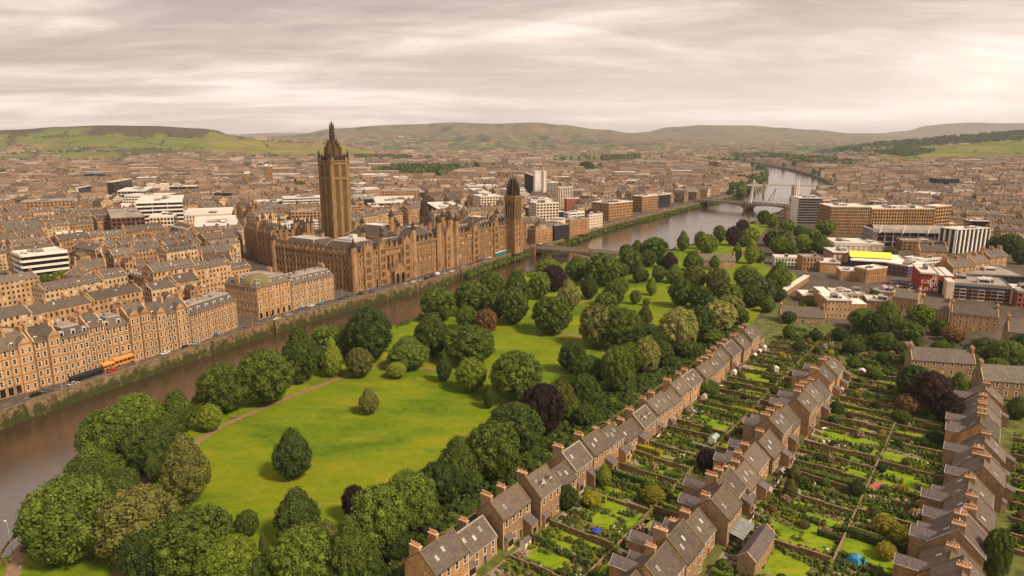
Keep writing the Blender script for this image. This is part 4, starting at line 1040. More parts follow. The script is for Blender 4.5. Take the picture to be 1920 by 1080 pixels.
# ------------------------------------------------------------------ the great tower
tp = G(636, 497); TW = 15.0
H1 = height_at(tp, 300); 
tw = empty('clock_tower', tp, R(48), label='tall ribbed sandstone tower with dark crown and spire above the gothic hall', cat='tower')
tz = lambda v: height_at(tp, v)
g = MB(); a = TW / 2; g.box(-a, -a, 0, a, a, tz(302)); g.obj('shaft', [STONE_TOW], tw)
ribs = MB()
for k in range(4):
    c, s = round(math.cos(k * math.pi / 2)), round(math.sin(k * math.pi / 2))
    def RB(x0, y0, z0, x1, y1, z1, m=0):
        P = [(x * c - y * s, x * s + y * c) for x, y in ((x0, y0), (x1, y1))]
        xs = sorted((P[0][0], P[1][0])); ys = sorted((P[0][1], P[1][1])); ribs.box(xs[0], ys[0], z0, xs[1], ys[1], z1, m)
    zt, zb2 = tz(302), tz(331)
    RB(-a - 1.0, -a - 1.0, 0, -a + 2.4, -a + .01, zt + 3.0)
    RB(a - 2.4, -a - 1.0, 0, a + 0.0, -a + .01, zt + 3.0)
    RB(-.0 - 1.3, -a - .85, 0, 1.3, -a, zt)
    for side in (-1, 1):
        x0 = side * 3.2
        for j in range(5):
            x = x0 - 1.68 + j * .84
            RB(x - .19, -a - .7, 0, x + .19, -a, tz(338)); RB(x - .16, -a - .6, tz(330), x + .16, -a, tz(310))
        RB(x0 - 1.7, -a - .12, 8, x0 + 1.7, -a - .015, tz(340), 1); RB(x0 - 1.7, -a - .12, tz(330), x0 + 1.75, -a - .015, tz(311), 1)  # near-black recess panels: shade between the ribs put into the colour
    RB(-a, -a - .95, tz(336), a, -a, tz(331)); RB(-a - .2, -a - 1.05, tz(308), a, -a, tz(304)); RB(-a - 1.2, -a - 1.3, tz(302), a + 1.2, -a, tz(300))
ribs.obj('rib_screen', [STONE_TOW, BLACKST], tw)
cr_ = MB(); zc = tz(301)
for k in range(40):
    t = (k % 10 + .5) / 10 * 2 - 1; sd = k // 10; x, y = [(t * a, -a), (a, t * a), (-t * a, a), (-a, -t * a)][sd]
    h = 4.0 if k % 2 else 5.6; cr_.box(x - .42, y - .42, zc, x + .42, y + .42, zc + h * .6); cr_.tube(x, y, zc + h * .6, zc + h, .5, .05, 4, rot=R(45))
for sx in (-1, 1):
    for sy in (-1, 1): cr_.tube(sx * (a + .3), sy * (a + .3), zc - 2, zc + 5, 1.0, 1.0, 6); cr_.tube(sx * (a + .3), sy * (a + .3), zc + 5, zc + 8.5, 1.1, .05, 6)
cr_.obj('parapet_crown', [BLACKST], tw)
cr_ = MB(); z = tz(301)
for (v0, r0, v1, r1) in ((301, 6.3, 288, 6.1), (288, 6.2, 279, 5.2), (279, 4.9, 272, 3.6), (272, 3.4, 266, 2.3)):
    cr_.tube(0, 0, tz(v0), tz(v1), r0, r1, 8, rot=R(22.5))
    for k in range(8):
        A_ = k * math.pi / 4 + R(22.5); x, y = r0 * math.cos(A_), r0 * math.sin(A_); cr_.box(x - .5, y - .5, tz(v0) - .3, x + .5, y + .5, tz(v1) + .8); cr_.tube(x, y, tz(v1) + .8, tz(v1) + 2.4, .6, .05, 4)
cr_.obj('stepped_crown', [plain('weathered_dark_stone', (0.085, 0.055, 0.022), 0.95, .5, .8)], tw)
cr_ = MB(); z0, z1, z2, z3 = tz(266), tz(254), tz(238), tz(221)
for sx in (-1, 1):
    for sy in (-1, 1): cr_.box(sx * 1.0 - .5, sy * 1.0 - .5, z0 - .5, sx * 1.0 + .5, sy * 1.0 + .5, z1)
cr_.tube(0, 0, z1, z2, 2.1, 1.9, 8)
for k in range(8): A_ = k * math.pi / 4; cr_.tube(1.9 * math.cos(A_), 1.9 * math.sin(A_), z2, z2 + 3, .22, .04, 4)
cr_.tube(0, 0, z2, z2 + 3.5, 1.2, .5, 8); cr_.tube(0, 0, z2 + 3.5, z3, .18, .03, 6)
cr_.bar((-.8, 0, z3 - 3.2), (.8, 0, z3 - 3.2), .1)
cr_.obj('spire', [BLACKST], tw)
# ------------------------------------------------------------------ the smaller tower at the hall's far end
tp = G(962, 474); tz = lambda v: height_at(tp, v); 
t2 = empty('gothic_tower', tp, an, label='sandstone tower with blackened openwork top at the far end of the long hall', cat='tower')
g = MB(); a = 4.9; g.box(-a - .3, -a - .3, 0, a + .3, a + .3, tz(414), 1); g.box(-a, -a, tz(414), a, a, tz(366)); g.box(-a - .4, -a - .4, tz(370), a + .4, a + .4, tz(366))
for k in range(4):
    sx, sy = ((-1, -1), (1, -1), (1, 1), (-1, 1))[k]; g.box(sx * a - .9, sy * a - .9, 0, sx * a + .9, sy * a + .9, tz(412), 1); g.tube(sx * a, sy * a, tz(412), tz(404), 1.0, .1, 4, 1)
for z_ in range(6): g.box(-a - .5, -a - .5, 5 + z_ * 4.6, a + .5, a + .5, 5.5 + z_ * 4.6, 2)
for z_ in range(6):
    for x_ in (-2.2, 2.2): g.box(x_ - .6, -a - .4, 6.4 + z_ * 4.6, x_ + .6, -a - .3, 9 + z_ * 4.6, 3)
g.obj('shaft', [STONE_TOW, STONE_GOTH, DRESS_D, PANE], t2)
g = MB()
for k in range(4):
    c, s = round(math.cos(k * math.pi / 2)), round(math.sin(k * math.pi / 2))
    for x in (-3.3, -1.1, 1.1, 3.3):
        for q, w_, yy, m in ((0, .75, -a - .06, 1),):
            P = [(xx * c - y * s, xx * s + y * c) for xx, y in ((x - w_ / 1.6, yy), (x + w_ / 1.6, -a))]
            xs = sorted((P[0][0], P[1][0])); ys = sorted((P[0][1], P[1][1])); g.box(xs[0], ys[0], tz(408), xs[1], ys[1], tz(376), 1)
    for x in (-a, -2.2, 0, 2.2, a):
        P = [(xx * c - y * s, xx * s + y * c) for xx, y in ((x - .4, -a - .6), (x + .4, -a))]
        xs = sorted((P[0][0], P[1][0])); ys = sorted((P[0][1], P[1][1])); g.box(xs[0], ys[0], tz(416), xs[1], ys[1], tz(368), 0)
g.obj('rib_screen', [STONE_TOW, PANE], t2)
g = MB()
for (v0, r0, v1, r1) in ((366, 5.2, 355, 4.9), (355, 3.9, 347, 3.6), (347, 2.5, 340, 2.2)):
    g.tube(0, 0, tz(v0), tz(v1), r0 * .55, r1 * .55, 8)
    for k in range(8): A_ = k * math.pi / 4 + .39; x, y = r0 * math.cos(A_), r0 * math.sin(A_); g.box(x - .55, y - .55, tz(v0), x + .55, y + .55, tz(v1) + 1); g.tube(x, y, tz(v1) + 1, tz(v1) + 5.2 - 1.0 * (k % 2), .6, .05, 4)
g.tube(0, 0, tz(340), tz(324), 1.0, .05, 6)
g.obj('openwork_crown', [BLACKST], t2)
# sooty gothic block left of the tower, and its neighbours
A = G(545, 518)
def gothic_block(u, v, uR, uL, vtop, th, label, n_t=4, name='gothic_block'):
    C = G(u, v); d = Vector((math.cos(R(th)), math.sin(R(th)), 0)); l = Vector((-d.y, d.x, 0)); W = abs(reach(C, d, uR)); D = min(60, abs(reach(C, l, uL))); H = height_at(C, vtop)
    o = empty(name, C, R(th), label=label, cat='civic building')
    mb = MB(); mb.box(0, 0, 0, W, D, H); mb.obj('wall', [STONE_GOTH], o)
    g = gothic_face(W, 'S', max(3, int(W / 3.2)), H); 
    g.obj('pier_screen', [STONE_GOTH, DRESS_D, BLACKST], o)
    g = gothic_face(D, 'W', max(3, int(D / 3.2)), H); q = g.obj('pier_screen', [STONE_GOTH, DRESS_D, BLACKST], o); q.rotation_euler = (0, 0, -math.pi / 2); q.location = (0, D, 0)
    fl = max(2, int(H / 5)); n = 0
    for f in range(fl):
        for b in range(max(2, int(W / 3.2))):
            if n < 90: put_window(o, (b + .5) * W / max(2, int(W / 3.2)), f * H / fl + 1, me=WTALL, sc_=(1.2, 1, min(1.05, H / fl * .6 / 2.9))); n += 1
        for b in range(max(2, int(D / 3.2))):
            if n < 90: put_window(o, (b + .5) * D / max(2, int(D / 3.2)), f * H / fl + 1, face='W', me=WTALL, sc_=(1.2, 1, min(1.05, H / fl * .6 / 2.9))); n += 1
    mb = MB(); hip(mb, 1.5, 1.5, W - 1.5, D - 1.5, H, min(6, D * .3), min(D, W) * .5 - 1.6, 0, 1, 2); mb.obj('roof', [SLATE, MEMBR_G, LEAD], o)
    r_ = random.Random(int(u))
    for k in range(n_t):
        x, y = ((0, 0), (W, 0), (0, D), (W / 2, 0), (0, D / 2), (W, D), (W * .25, D * .5), (W * .7, D * .4), (W * .5, D * .8), (W * .75, 0), (0, D * .25), (W * .3, 0))[k % 12]; h = H + r_.uniform(3, 9)
        mb = MB(); mb.tube(x, y, 0, h, 1.5, 1.5, 8, 0); mb.tube(x, y, h, h + 5, 1.7, .05, 8, 1); mb.obj('turret', [STONE_GOTH, BLACKST], o)
    for k in range(8):
        x, y = r_.uniform(2, W - 2), r_.uniform(2, D - 2); mb = MB(); mb.box(x - .5, y - 1, H, x + .5, y + 1, H + r_.uniform(3, 7)); mb.obj('chimney_stack', [STONE_D], o)
    return o
gothic_block(515, 500, 565, 465, 440, 40, 'sooty gothic block with dark turrets left of the tall tower', 12)
gothic_block(575, 512, 590, 560, 440, 45, 'narrow dark gothic wing between the turreted block and the river hall', 7)
gothic_block(700, 478, 760, 640, 455, 36, 'low gothic range with hipped slate roof behind the hall near the tower', 2)
gothic_block(478, 425, 560, 470, 398, 20, 'long arcaded sandstone museum with broad low roof left of the tower', 2, 'museum')
gothic_block(1005, 455, 1010, 990, 435, 42, 'small dark turreted stone block just past the smaller tower', 2)
# ================================================================== MODERN AND OTHER LARGE BUILDINGS
RESERVED = []      # world polygons kept free of the tenement fill
def reserve(o, W, D, pad=3):
    c, s = math.cos(o.rotation_euler.z), math.sin(o.rotation_euler.z)
    RESERVED.append([(o.location.x + x * c - y * s, o.location.y + x * s + y * c) for x, y in ((-pad, -pad), (W + pad, -pad), (W + pad, D + pad), (-pad, D + pad))])
def grid_face(mb, L, H, fl, bays, pw, bh, dp, z0=0.0, mp=0, mbm=0, top=True):
    for b in range(bays + 1):
        x = b * L / bays; x0, x1 = max(-.0, x - pw / 2), min(L, x + pw / 2)
        if pw > 0: mb.box(x0, -dp, z0, x1, 0, H, mp)
    for f in range(fl + 1):
        z = z0 + f * (H - z0) / fl; za, zb = (z - bh * .6, z + bh * .4) if f else (z, z + bh * .4)
        if f == fl and top: za, zb = z - bh * .7, z + .35
        if bh > 0: mb.box(0, -dp * .8, za, L, -.004, zb, mbm)
def block(u, v, uR, uL, vtop, th, label, name='office_block', cat='building', fl=None, bays=None, pier=WHITE, band=None, pw=.6, bh=1.2, dp=.45, core=None, roofm=None, plant=3, plantm=None, D=None, W=None, H=None, group=None, leftblank=None, attic=None, extra=None, side=True, fh=3.4, bw=4.0):
    C = G(u, v); d = Vector((math.cos(R(th)), math.sin(R(th)), 0)); l = Vector((-d.y, d.x, 0))
    W = W or abs(reach(C, d, uR)); D = D or min(90, abs(reach(C, l, uL))); H = H or max(3.5, height_at(C, vtop))
    W = min(W, 160)
    o = empty(name, C, R(th), label=label, cat=cat, group=group)
    fl = fl or max(1, round(H / fh)); bays = bays or max(1, round(W / bw))
    mb = MB(); mb.box(0, 0, 0, W, D, H); mb.obj('glass_wall' if core is None else 'wall', [core or GLASS], o)
    mb = MB(); grid_face(mb, W, H, fl, bays, pw, bh, dp, 0, 0, 1); mb.obj('facade_frame', [pier, band or pier], o)
    if side:
        mb = MB(); grid_face(mb, D, H, fl, max(1, round(bays * D / W)), pw, bh, dp, 0, 0, 1)
        q = mb.obj('facade_frame', [leftblank or pier, leftblank or band or pier], o); q.rotation_euler = (0, 0, -math.pi / 2); q.location = (0, D, 0)
        if leftblank:
            mb = MB(); mb.box(-.3, 0.4, 0, -.003, D - .4, H - .5); mb.obj('end_wall', [leftblank], o)
    mb = MB(); mb.box(-.5, -.52, H, W + .02, D + .02, H + .25, 0, 0); mb.box(-.5, -.52, H + .25, W, -.2, H + 1.0, 1); mb.box(-.5, -.2, H + .25, -.2, D, H + 1.0, 1); mb.box(-.2, D - .3, H + .25, W, D, H + .9, 1); mb.box(W - .3, -.2, H + .25, W, D - .3, H + .9, 1)
    mb.obj('roof', [roofm or MEMBR, roofm or WHITE], o)
    r = random.Random(int(u * 7 + v))
    for k in range(plant):
        x = r.uniform(.08, .7) * W; y = r.uniform(.15, .6) * D; w_ = r.uniform(.1, .28) * W; d_ = r.uniform(.15, .3) * D; h_ = r.uniform(1.2, 3.0)
        mb = MB(); mb.box(0, 0, 0, w_, d_, h_); mb.box(w_ * .1, -.06, h_ * .2, w_ * .9, 0, h_ * .7, 1); mb.box(w_ * .3, d_ * .3, h_, w_ * .5, d_ * .5, h_ + .8, 0)
        q = mb.obj('rooftop_plant', [plantm or (MEMBR_G, MEMBR, CONC)[k % 3], GLASS], o); q.location = (x, y, H + .25)
    reserve(o, W, D)
    return o, W, D, H
# ---- left bank, modern
def part_box(o, name, x0, y0, z0, x1, y1, z1, m, m2=None):
    mb = MB(); mb.box(x0, y0, z0, x1, y1, z1, 0, 1 if m2 else 0); return mb.obj(name, [m, m2] if m2 else [m], o)
block(48, 533, 133, 2, 480, 48, 'white banded office with stepped decks and dark strip windows near the frame edge', D=24, pw=0, bh=1.5, dp=1.1, fl=5, pier=WHITE, plant=4)
block(125, 480, 182, 92, 458, 38, 'low cream panelled block with white roof behind the white banded office', pw=.5, bh=1.3, fl=2, pier=CREAM, core=CREAM)
block(215, 461, 277, 175, 410, 32, 'brown clad office with vertical ribs beside the white banded tower', pw=.9, bh=.8, dp=.8, fl=7, bays=7, pier=BROWN, plant=1, roofm=MEMBR_G)
block(232, 415, 262, 190, 394, 30, 'pale glass penthouse deck rising behind the brown clad office', pw=.3, bh=.6, fl=2, pier=WHITE, plant=0)
block(262, 440, 348, 250, 380, 24, 'tall white banded office with dark strip windows behind the brown one', pw=.3, bh=1.6, dp=1.0, fl=8, bays=3, pier=WHITE)
block(205, 379, 217, 146, 342, 12, 'black glass office with cream roof box, darkest of the far offices', pw=.25, bh=.4, dp=.3, fl=8, bays=3, pier=DKMET, roofm=CREAM, plant=1, plantm=CREAM)
block(146, 379, 150, 120, 353, 12, 'slim white stair block attached to the black glass office', pw=.8, bh=.8, fl=6, bays=2, pier=WHITE, plant=0)
block(224, 388, 277, 205, 359, 20, 'grey glass office with white end wall next to the black office', pw=.3, bh=.9, fl=5, pier=WHITE, leftblank=WHITE)
block(278, 374, 314, 271, 346, 10, 'square cream windowless block right of the grey glass office', pw=3, bh=1.5, fl=2, bays=4, pier=CREAM, core=CREAM, plant=1)
block(320, 374, 369, 314, 350, 10, 'grey office with white end frames beside the cream windowless block', pw=.4, bh=.7, fl=4, bays=3, pier=CONC, leftblank=CREAM)
block(404, 385, 432, 400, 362, 8, 'small dark glass cube behind the sandstone streets left of the tower', pw=.3, bh=.4, fl=4, bays=4, pier=DKMET, roofm=MEMBR_G)
block(345, 432, 437, 332, 404, 20, 'long cream office with square windows behind the hooded brown office', pw=1.6, bh=1.6, fl=4, bays=16, pier=CREAM)
block(368, 455, 452, 352, 426, 24, 'sandstone flat-roofed hall with classical front and red end', pw=1.4, bh=1.5, fl=3, bays=13, pier=STONE, band=STONE, core=BRICKR)
block(285, 452, 330, 276, 408, 20, 'pale grid-fronted office partly behind scaffolding and blue glass', pw=.8, bh=1.4, fl=6, bays=7, pier=CREAM)
g_ = empty('glass_rotunda', G(322, 448), 0, label='round blue glass drum standing before the cream office', cat='building')
mb = MB(); hh = height_at(G(322, 448), 410); mb.tube(0, 0, 0, hh, 8, 8, 20); mb.obj('glass_wall', [GLASSB], g_)
mb = MB()
for k in range(7): mb.tube(0, 0, hh * k / 6, hh * k / 6 + .5, 8.3, 8.3, 20)
mb.obj('floor_ring', [DKMET], g_)
for (u, v, uR, uL, vt, th, lab, m) in [(30, 398, 115, 20, 388, 18, 'long shed with bright blue metal roof among the far rooftops', BLUEROOF), (118, 394, 150, 112, 385, 14, 'short shed with blue metal roof beside the longer blue one', BLUEROOF), (33, 384, 120, 30, 374, 12, 'long low shed with white roof behind the blue-roofed one', WHITE)]:
    block(u, v, uR, uL, vt, th, lab, 'shed', pw=.5, bh=1.5, fl=1, pier=WHITE, roofm=m, plant=0, D=26)
block(655, 394, 700, 640, 374, 8, 'dark glass low block just right of the tall tower shaft', pw=.3, bh=.5, fl=4, bays=10, pier=DKMET, roofm=MEMBR_G)
block(706, 400, 790, 688, 380, 14, 'wide layered building with white roof decks right of the tall tower', pw=.3, bh=1.6, dp=1.2, fl=3, bays=6, pier=WHITE, plant=5)
block(742, 384, 798, 736, 362, 12, 'dark glass block behind the layered white-roofed building', pw=.3, bh=.5, fl=5, bays=10, pier=GLASSB, roofm=MEMBR_G)
block(700, 412, 715, 690, 388, 20, 'small brown flat-roofed stone block before the layered white building', pw=1.5, bh=1.4, fl=4, bays=4, pier=STONE)
block(820, 408, 875, 796, 392, 16, 'dark glass hall with broad white roof behind the gothic spirelet', pw=.4, bh=1.0, fl=3, bays=7, pier=DKMET, plant=2)
block(900, 384, 921, 843, 362, 14, 'pale stone flat-roofed hall with ribbed front behind the gothic roofs', pw=1.2, bh=.8, fl=3, bays=5, pier=CREAM, core=STONE)
block(915, 414, 960, 912, 396, 8, 'black glass block directly behind the smaller gothic tower', pw=.3, bh=.4, fl=4, bays=12, pier=DKMET, roofm=MEMBR_G)
block(1000, 376, 1005, 953, 330, 8, 'black glass headquarters with banner and white roof storey', pw=.3, bh=.4, fl=12, bays=3, pier=DKMET, roofm=WHITE, plant=1, plantm=WHITE)
block(1003, 378, 1014, 998, 322, 8, 'first tall white slab tower of the headquarters group', pw=3, bh=3, fl=2, bays=1, pier=WHITE, core=WHITE, plant=0, D=14)
block(1019, 386, 1024, 1012, 322, 8, 'slimmest tall white slab tower of the headquarters group', pw=2, bh=3, fl=2, bays=1, pier=WHITE, core=WHITE, plant=0, D=16)
block(1024, 382, 1046, 1018, 343, 8, 'grey ribbed office slab right of the white towers', pw=.8, bh=.5, fl=9, bays=8, pier=CONC)
block(1047, 392, 1073, 1044, 352, 20, 'tall sandstone coloured slab with ribbed front near the white towers', pw=1.2, bh=.4, fl=6, bays=8, pier=CREAM)
block(1062, 400, 1088, 1058, 373, 18, 'red brick box between the sandstone slab and the quay offices', pw=1.4, bh=1.2, fl=4, bays=5, pier=BRICKR, core=BRICKR)
bn = MB(); bn.box(-2.2, -.3, 0, 2.2, 0, 26, 0); bn.box(.2, -.34, 3, 1.8, -.3, 20, 1); bn.box(-1.7, -.34, 5, -.4, -.3, 22, 2)
o = bn.obj('banner', [BLUEP, REDPAINT, WHITE], None, label='tall red and blue banner hanging on the black glass headquarters', cat='banner'); P_ = G(969, 381); o.location = (P_.x, P_.y - .8, 6)
block(1040, 417, 1058, 978, 398, 30, 'long dark glass office with flat grey roof beside the river road', pw=.3, bh=.8, fl=4, bays=5, pier=GLASSB, D=70)
block(1066, 420, 1095, 1058, 400, 34, 'stepped white office with strip windows behind the quay tenements', pw=.3, bh=1.5, dp=1, fl=4, bays=4, pier=WHITE)
block(1004, 457, 1035, 992, 432, 45, 'sandstone quay block with arched shopfronts just past the gothic tower', pw=1.3, bh=1.2, fl=5, bays=12, pier=STONE, roofm=MEMBR_G)
block(1040, 452, 1066, 1036, 424, 46, 'dark glass-fronted quay block between two sandstone ones', pw=.5, bh=.3, fl=5, bays=10, pier=DKMET, roofm=MEMBR_G)
block(1068, 443, 1102, 1060, 414, 46, 'orange sandstone quay block with many small windows', pw=1.2, bh=1.5, fl=6, bays=16, pier=STONE, roofm=MEMBR_G)
block(1104, 430, 1129, 1100, 404, 47, 'cream quay block with white ground floor arcade before the open square', pw=1.3, bh=1.3, fl=5, bays=9, pier=CREAM, roofm=MEMBR)
block(1141, 414, 1185, 1110, 382, 42, 'big square sandstone warehouse with pale roof beyond the riverside square', pw=1.3, bh=1.2, fl=6, bays=16, pier=STONE, plant=6)
block(1110, 398, 1118, 1089, 368, 42, 'brown ribbed block behind the big square warehouse', pw=1.2, bh=1.0, fl=6, bays=5, pier=STONE_D)
block(1203, 398, 1233, 1185, 369, 42, 'second sandstone warehouse along the far quay', pw=1.3, bh=1.4, fl=6, bays=12, pier=STONE, plant=3)
block(1234, 390, 1256, 1231, 366, 44, 'slim dark glass block after the second warehouse', pw=.4, bh=.5, fl=5, bays=8, pier=DKMET, D=14)
block(1345, 322, 1352, 1328, 303, 25, 'square modern block with glass side standing on the far headland', pw=1.2, bh=1.2, fl=6, bays=4, pier=STONE)
block(500, 355, 513, 495, 312, 20, 'plain sandstone block tower in the streets left of the clock tower', pw=1.6, bh=1.2, fl=8, bays=4, pier=STONE_D, core=STONE_D, cat='tower')
block(460, 356, 470, 454, 326, 20, 'short stone block tower left of the plain sandstone one', pw=1.6, bh=1.2, fl=6, bays=3, pier=STONE_D, core=STONE_D, cat='tower')
# ---- right bank, modern
block(1494, 420, 1536, -1, 372, -4, 'dark office slab with white edge and grey rooftop plant by the bridge', pw=.3, bh=.5, dp=.4, fl=10, bays=7, pier=DKMET, D=26, band=CONC, leftblank=WHITE, plant=2)
block(1538, 420, 1553, -1, 376, -4, 'brown stone grid office wing right of the dark slab', pw=.9, bh=1.1, dp=.6, fl=9, bays=4, pier=STONE, D=28)
block(1553, 440, 1628, -1, 388, -5, 'broad brown stone office with deep window grid above the trees', pw=.8, bh=1.0, dp=.5, fl=9, bays=22, pier=STONE_D, band=STONE, D=34, plant=4)
block(1630, 441, 1692, -1, 392, -3, 'sandstone office with deep square window grid, first of the twin blocks', pw=.9, bh=1.1, dp=.9, fl=8, bays=12, pier=STONE, D=34, plant=3)
block(1694, 441, 1746, -1, 392, -3, 'sandstone office with deep square window grid, second of the twin blocks', pw=.9, bh=1.1, dp=.9, fl=8, bays=11, pier=STONE, D=34, plant=3)
block(1747, 440, 1776, -1, 388, 28, 'narrow golden wing with ribs turned from the twin grid offices', pw=1.2, bh=1.0, dp=.7, fl=8, bays=6, pier=STONE, D=12, plant=0)
o, W_, D_, H_ = block(1640, 462, 1780, -1, 432, -9, 'open framed stand with wide grey canopy roof and white masts', 'grandstand', pw=.5, bh=.4, dp=3.0, fl=3, bays=9, pier=CONC, D=30, roofm=MEMBR_G, plant=1)
mb = MB(); mb.face([(-3, -5, H_ - 1), (W_ + 3, -5, H_ - 1), (W_ + 1, D_ * .6, H_ + 3.5), (2, D_ * .6, H_ + 3.5)]); mb.face([(2, D_ * .6, H_ + 3.5), (W_ + 1, D_ * .6, H_ + 3.5), (W_, D_, H_ + 1), (0, D_, H_ + 1)]); mb.obj('canopy_roof', [MEMBR_G], o)
for x in (0.02, .33, .66, .98):
    mb = MB(); mb.bar((x * W_, -5, H_ - 2), (x * W_ + 2.5, -2, H_ + 5), .35); mb.obj('mast', [STEELW], o)
block(1788, 475, 1850, -1, 432, 18, 'modern flats with tall white fins and dark glass beside the stand', pw=1.7, bh=.2, dp=1.0, fl=6, bays=8, pier=WHITE, D=16, band=DKMET, plant=2)
block(1563, 474, 1630, -1, 456, -10, 'low white shed with curved pale roof at the edge of the trees', 'shed', pw=.4, bh=2.5, fl=1, pier=WHITE, D=30, plant=2, core=CREAM)
block(1625, 470, 1655, -1, 458, -8, 'low cluttered white-roofed building with a rust door beside the curved shed', 'shed', pw=.6, bh=2, fl=1, pier=CONC, D=22, core=CONC, plant=5)
block(1560, 492, 1600, -1, 474, -8, 'low pale-roofed building between the trees and the yellow-roofed hall', 'shed', pw=.6, bh=1.6, fl=1, pier=REDPAINT, D=24, core=CREAM, plant=4)
block(1452, 497, 1500, -1, 483, -12, 'white awning-fronted low block by the park corner', 'shop_block', pw=.9, bh=1.2, fl=2, bays=8, pier=WHITE, D=12, plant=1)
block(1504, 507, 1542, -1, 483, -6, 'sandstone arcaded block with arched windows by the main road', 'shop_block', pw=1.1, bh=.9, fl=3, bays=6, pier=STONE, D=14, plant=1, roofm=MEMBR_G)
block(1537, 511, 1574, -1, 493, -12, 'plain sandstone hall with patched white roof next to the arcaded block', 'hall', pw=0, bh=0, fl=1, pier=STONE, core=STONE, D=20, plant=1)
block(1575, 525, 1620, -1, 508, -15, 'flat-roofed sandstone block with small windows facing the main road', 'shop_block', pw=1.4, bh=1.3, fl=2, bays=11, pier=STONE, D=14, plant=2)
block(1622, 531, 1660, -1, 506, 24, 'slanting sandstone wing with pale ramped roof by the yellow-roofed hall', 'shop_block', pw=1.4, bh=1.2, fl=2, bays=10, pier=STONE, D=10, plant=1)
# yellow roofed sports hall
o, W_, D_, H_ = block(1600, 505, 1698, -1, 488, -20, 'white-roofed sports hall with a big bright yellow roof panel', 'sports_hall', cat='sports hall', pw=.6, bh=1.5, fl=2, bays=14, pier=BLUEP, core=REDPAINT, D=34, plant=0, roofm=WHITE)
mb = MB(); k = 6
for i in range(k):
    y0, y1 = D_ * (.30 + .62 * i / k), D_ * (.30 + .62 * (i + 1) / k); za = H_ + 1 + 3.2 * math.sin(math.pi * i / k); zb = H_ + 1 + 3.2 * math.sin(math.pi * (i + 1) / k)
    mb.face([(-2, y0, za), (W_ * .78, y0, za), (W_ * .78, y1, zb), (-2, y1, zb)], 0)
for x in [W_ * .78 * t / 13 - 2 for t in range(14)]: mb.box(x, D_ * .32, H_ + 1.0, x + .25, D_ * .34, H_ + 1.4, 1)
mb.face([(-2, D_ * .30 + D_ * .62 * i / k, H_ + 1 + 3.2 * math.sin(math.pi * i / k)) for i in range(k + 1)][::-1], 1); mb.face([(W_ * .78, D_ * .30 + D_ * .62 * i / k, H_ + 1 + 3.2 * math.sin(math.pi * i / k)) for i in range(k + 1)], 1)
mb.obj('yellow_roof', [YELLOW, WHITE], o)
part_box(o, 'canopy', -3, -5, H_ + .3, W_ + 5, 1, H_ + 1.1, WHITE)
block(1700, 520, 1742, -1, 500, 30, 'dark blue and red glazed end block under the white canopy roof', 'sports_block', cat='building', pw=.4, bh=1.0, fl=3, bays=9, pier=BLUEP, core=BRICKR, D=16, roofm=WHITE, plant=3)
block(1722, 500, 1762, -1, 488, 22, 'low white pavilion with rounded roof behind the sports hall', 'pavilion', pw=.6, bh=1.2, fl=2, bays=8, pier=WHITE, D=14, plant=1)
block(1690, 470, 1775, -1, 452, -10, 'brown flat-roofed block with dark billboard below the open stand', 'office_block', pw=1.6, bh=1.4, fl=3, bays=9, pier=STONE_D, D=16, plant=2, roofm=MEMBR_G)
# red building with painted lettering
o, W_, D_, H_ = block(1723, 547, 1757, -1, 513, -22, 'red clad corner building with white painted lettering', 'lettered_building', cat='shop building', pw=0, bh=0, fl=1, pier=REDPAINT, core=REDPAINT, D=34, plant=1, roofm=MEMBR)
RW, RH_ = W_, H_
part_box(o, 'dark_notch', W_ + .0, 1, 0, W_ + 4, D_, H_ - .6, BRICKR, MEMBR); part_box(o, 'red_wing', W_ + 4, -1, 0, W_ + 8.5, D_, H_ - .2, REDPAINT, MEMBR); part_box(o, 'doorway', W_ + .5, .9, 0, W_ + 3.4, 1 - .01, H_ * .66, PANE)
def letters(parent, body, x, z, size, m, ry=0.0, y=-.06):
    c = bpy.data.curves.new('lettering', 'FONT'); c.body = body; c.size = size; c.extrude = .04; c.materials.append(m)
    t0 = bpy.data.objects.new('tmp', c); me_ = bpy.data.meshes.new_from_object(t0); bpy.data.objects.remove(t0); me_.name = 'lettering'; t = bpy.data.objects.new('lettering', me_); col.objects.link(t); t.parent = parent; t.location = (x, y, z); t.rotation_euler = (math.pi / 2, ry, 0); return t
letters(o, 'IE', RW * .62, RH_ * .70, 4.6, WPAINT); letters(o, 'c.af', RW * .04, RH_ * .50, 4.6, WPAINT); letters(o, 'ell', RW * .50, RH_ * .36, 5.4, WPAINT); letters(o, 'Lo7el', RW * .05, RH_ * .09, 4.6, WPAINT)
# pink and brown terrace-like modern block with dark attic band
o, W_, D_, H_ = block(1786, 560, 1892, -1, 532, -24, 'long modern block with pink and brown fronts and a dark glazed attic', 'apartment_block', cat='building', pw=0, bh=0, fl=1, pier=CREAM, core=CREAM, D=30, plant=3, roofm=MEMBR_G)
n = 9
for k in range(n):
    x0, x1 = k * W_ / n, (k + 1) * W_ / n - .05; m = (plain('pink_brick', (.36, .18, .13), .9, .2, .8), CREAM, BRICKR)[k % 3]
    mb = MB(); mb.box(x0, -.5, 0, x1, 0, H_ * .72)
    for f in range(3):
        for j in (.28, .72): mb.box(x0 + (x1 - x0) * j - .75, -.54, H_ * (.08 + .22 * f), x0 + (x1 - x0) * j + .75, -.5, H_ * (.08 + .22 * f) + 1.6, 1)
    mb.obj('front_bay', [m, PANE], o)
part_box(o, 'attic_band', 0, -.15, H_ * .72, W_, -.004, H_ - .8, GLASSB)
part_box(o, 'end_wall', W_, -1, 0, W_ + 5, 12, H_ + .4, CREAM, MEMBR); part_box(o, 'end_wall', -4, -.6, 0, 0, 14, H_ + 1.2, CREAM, MEMBR)
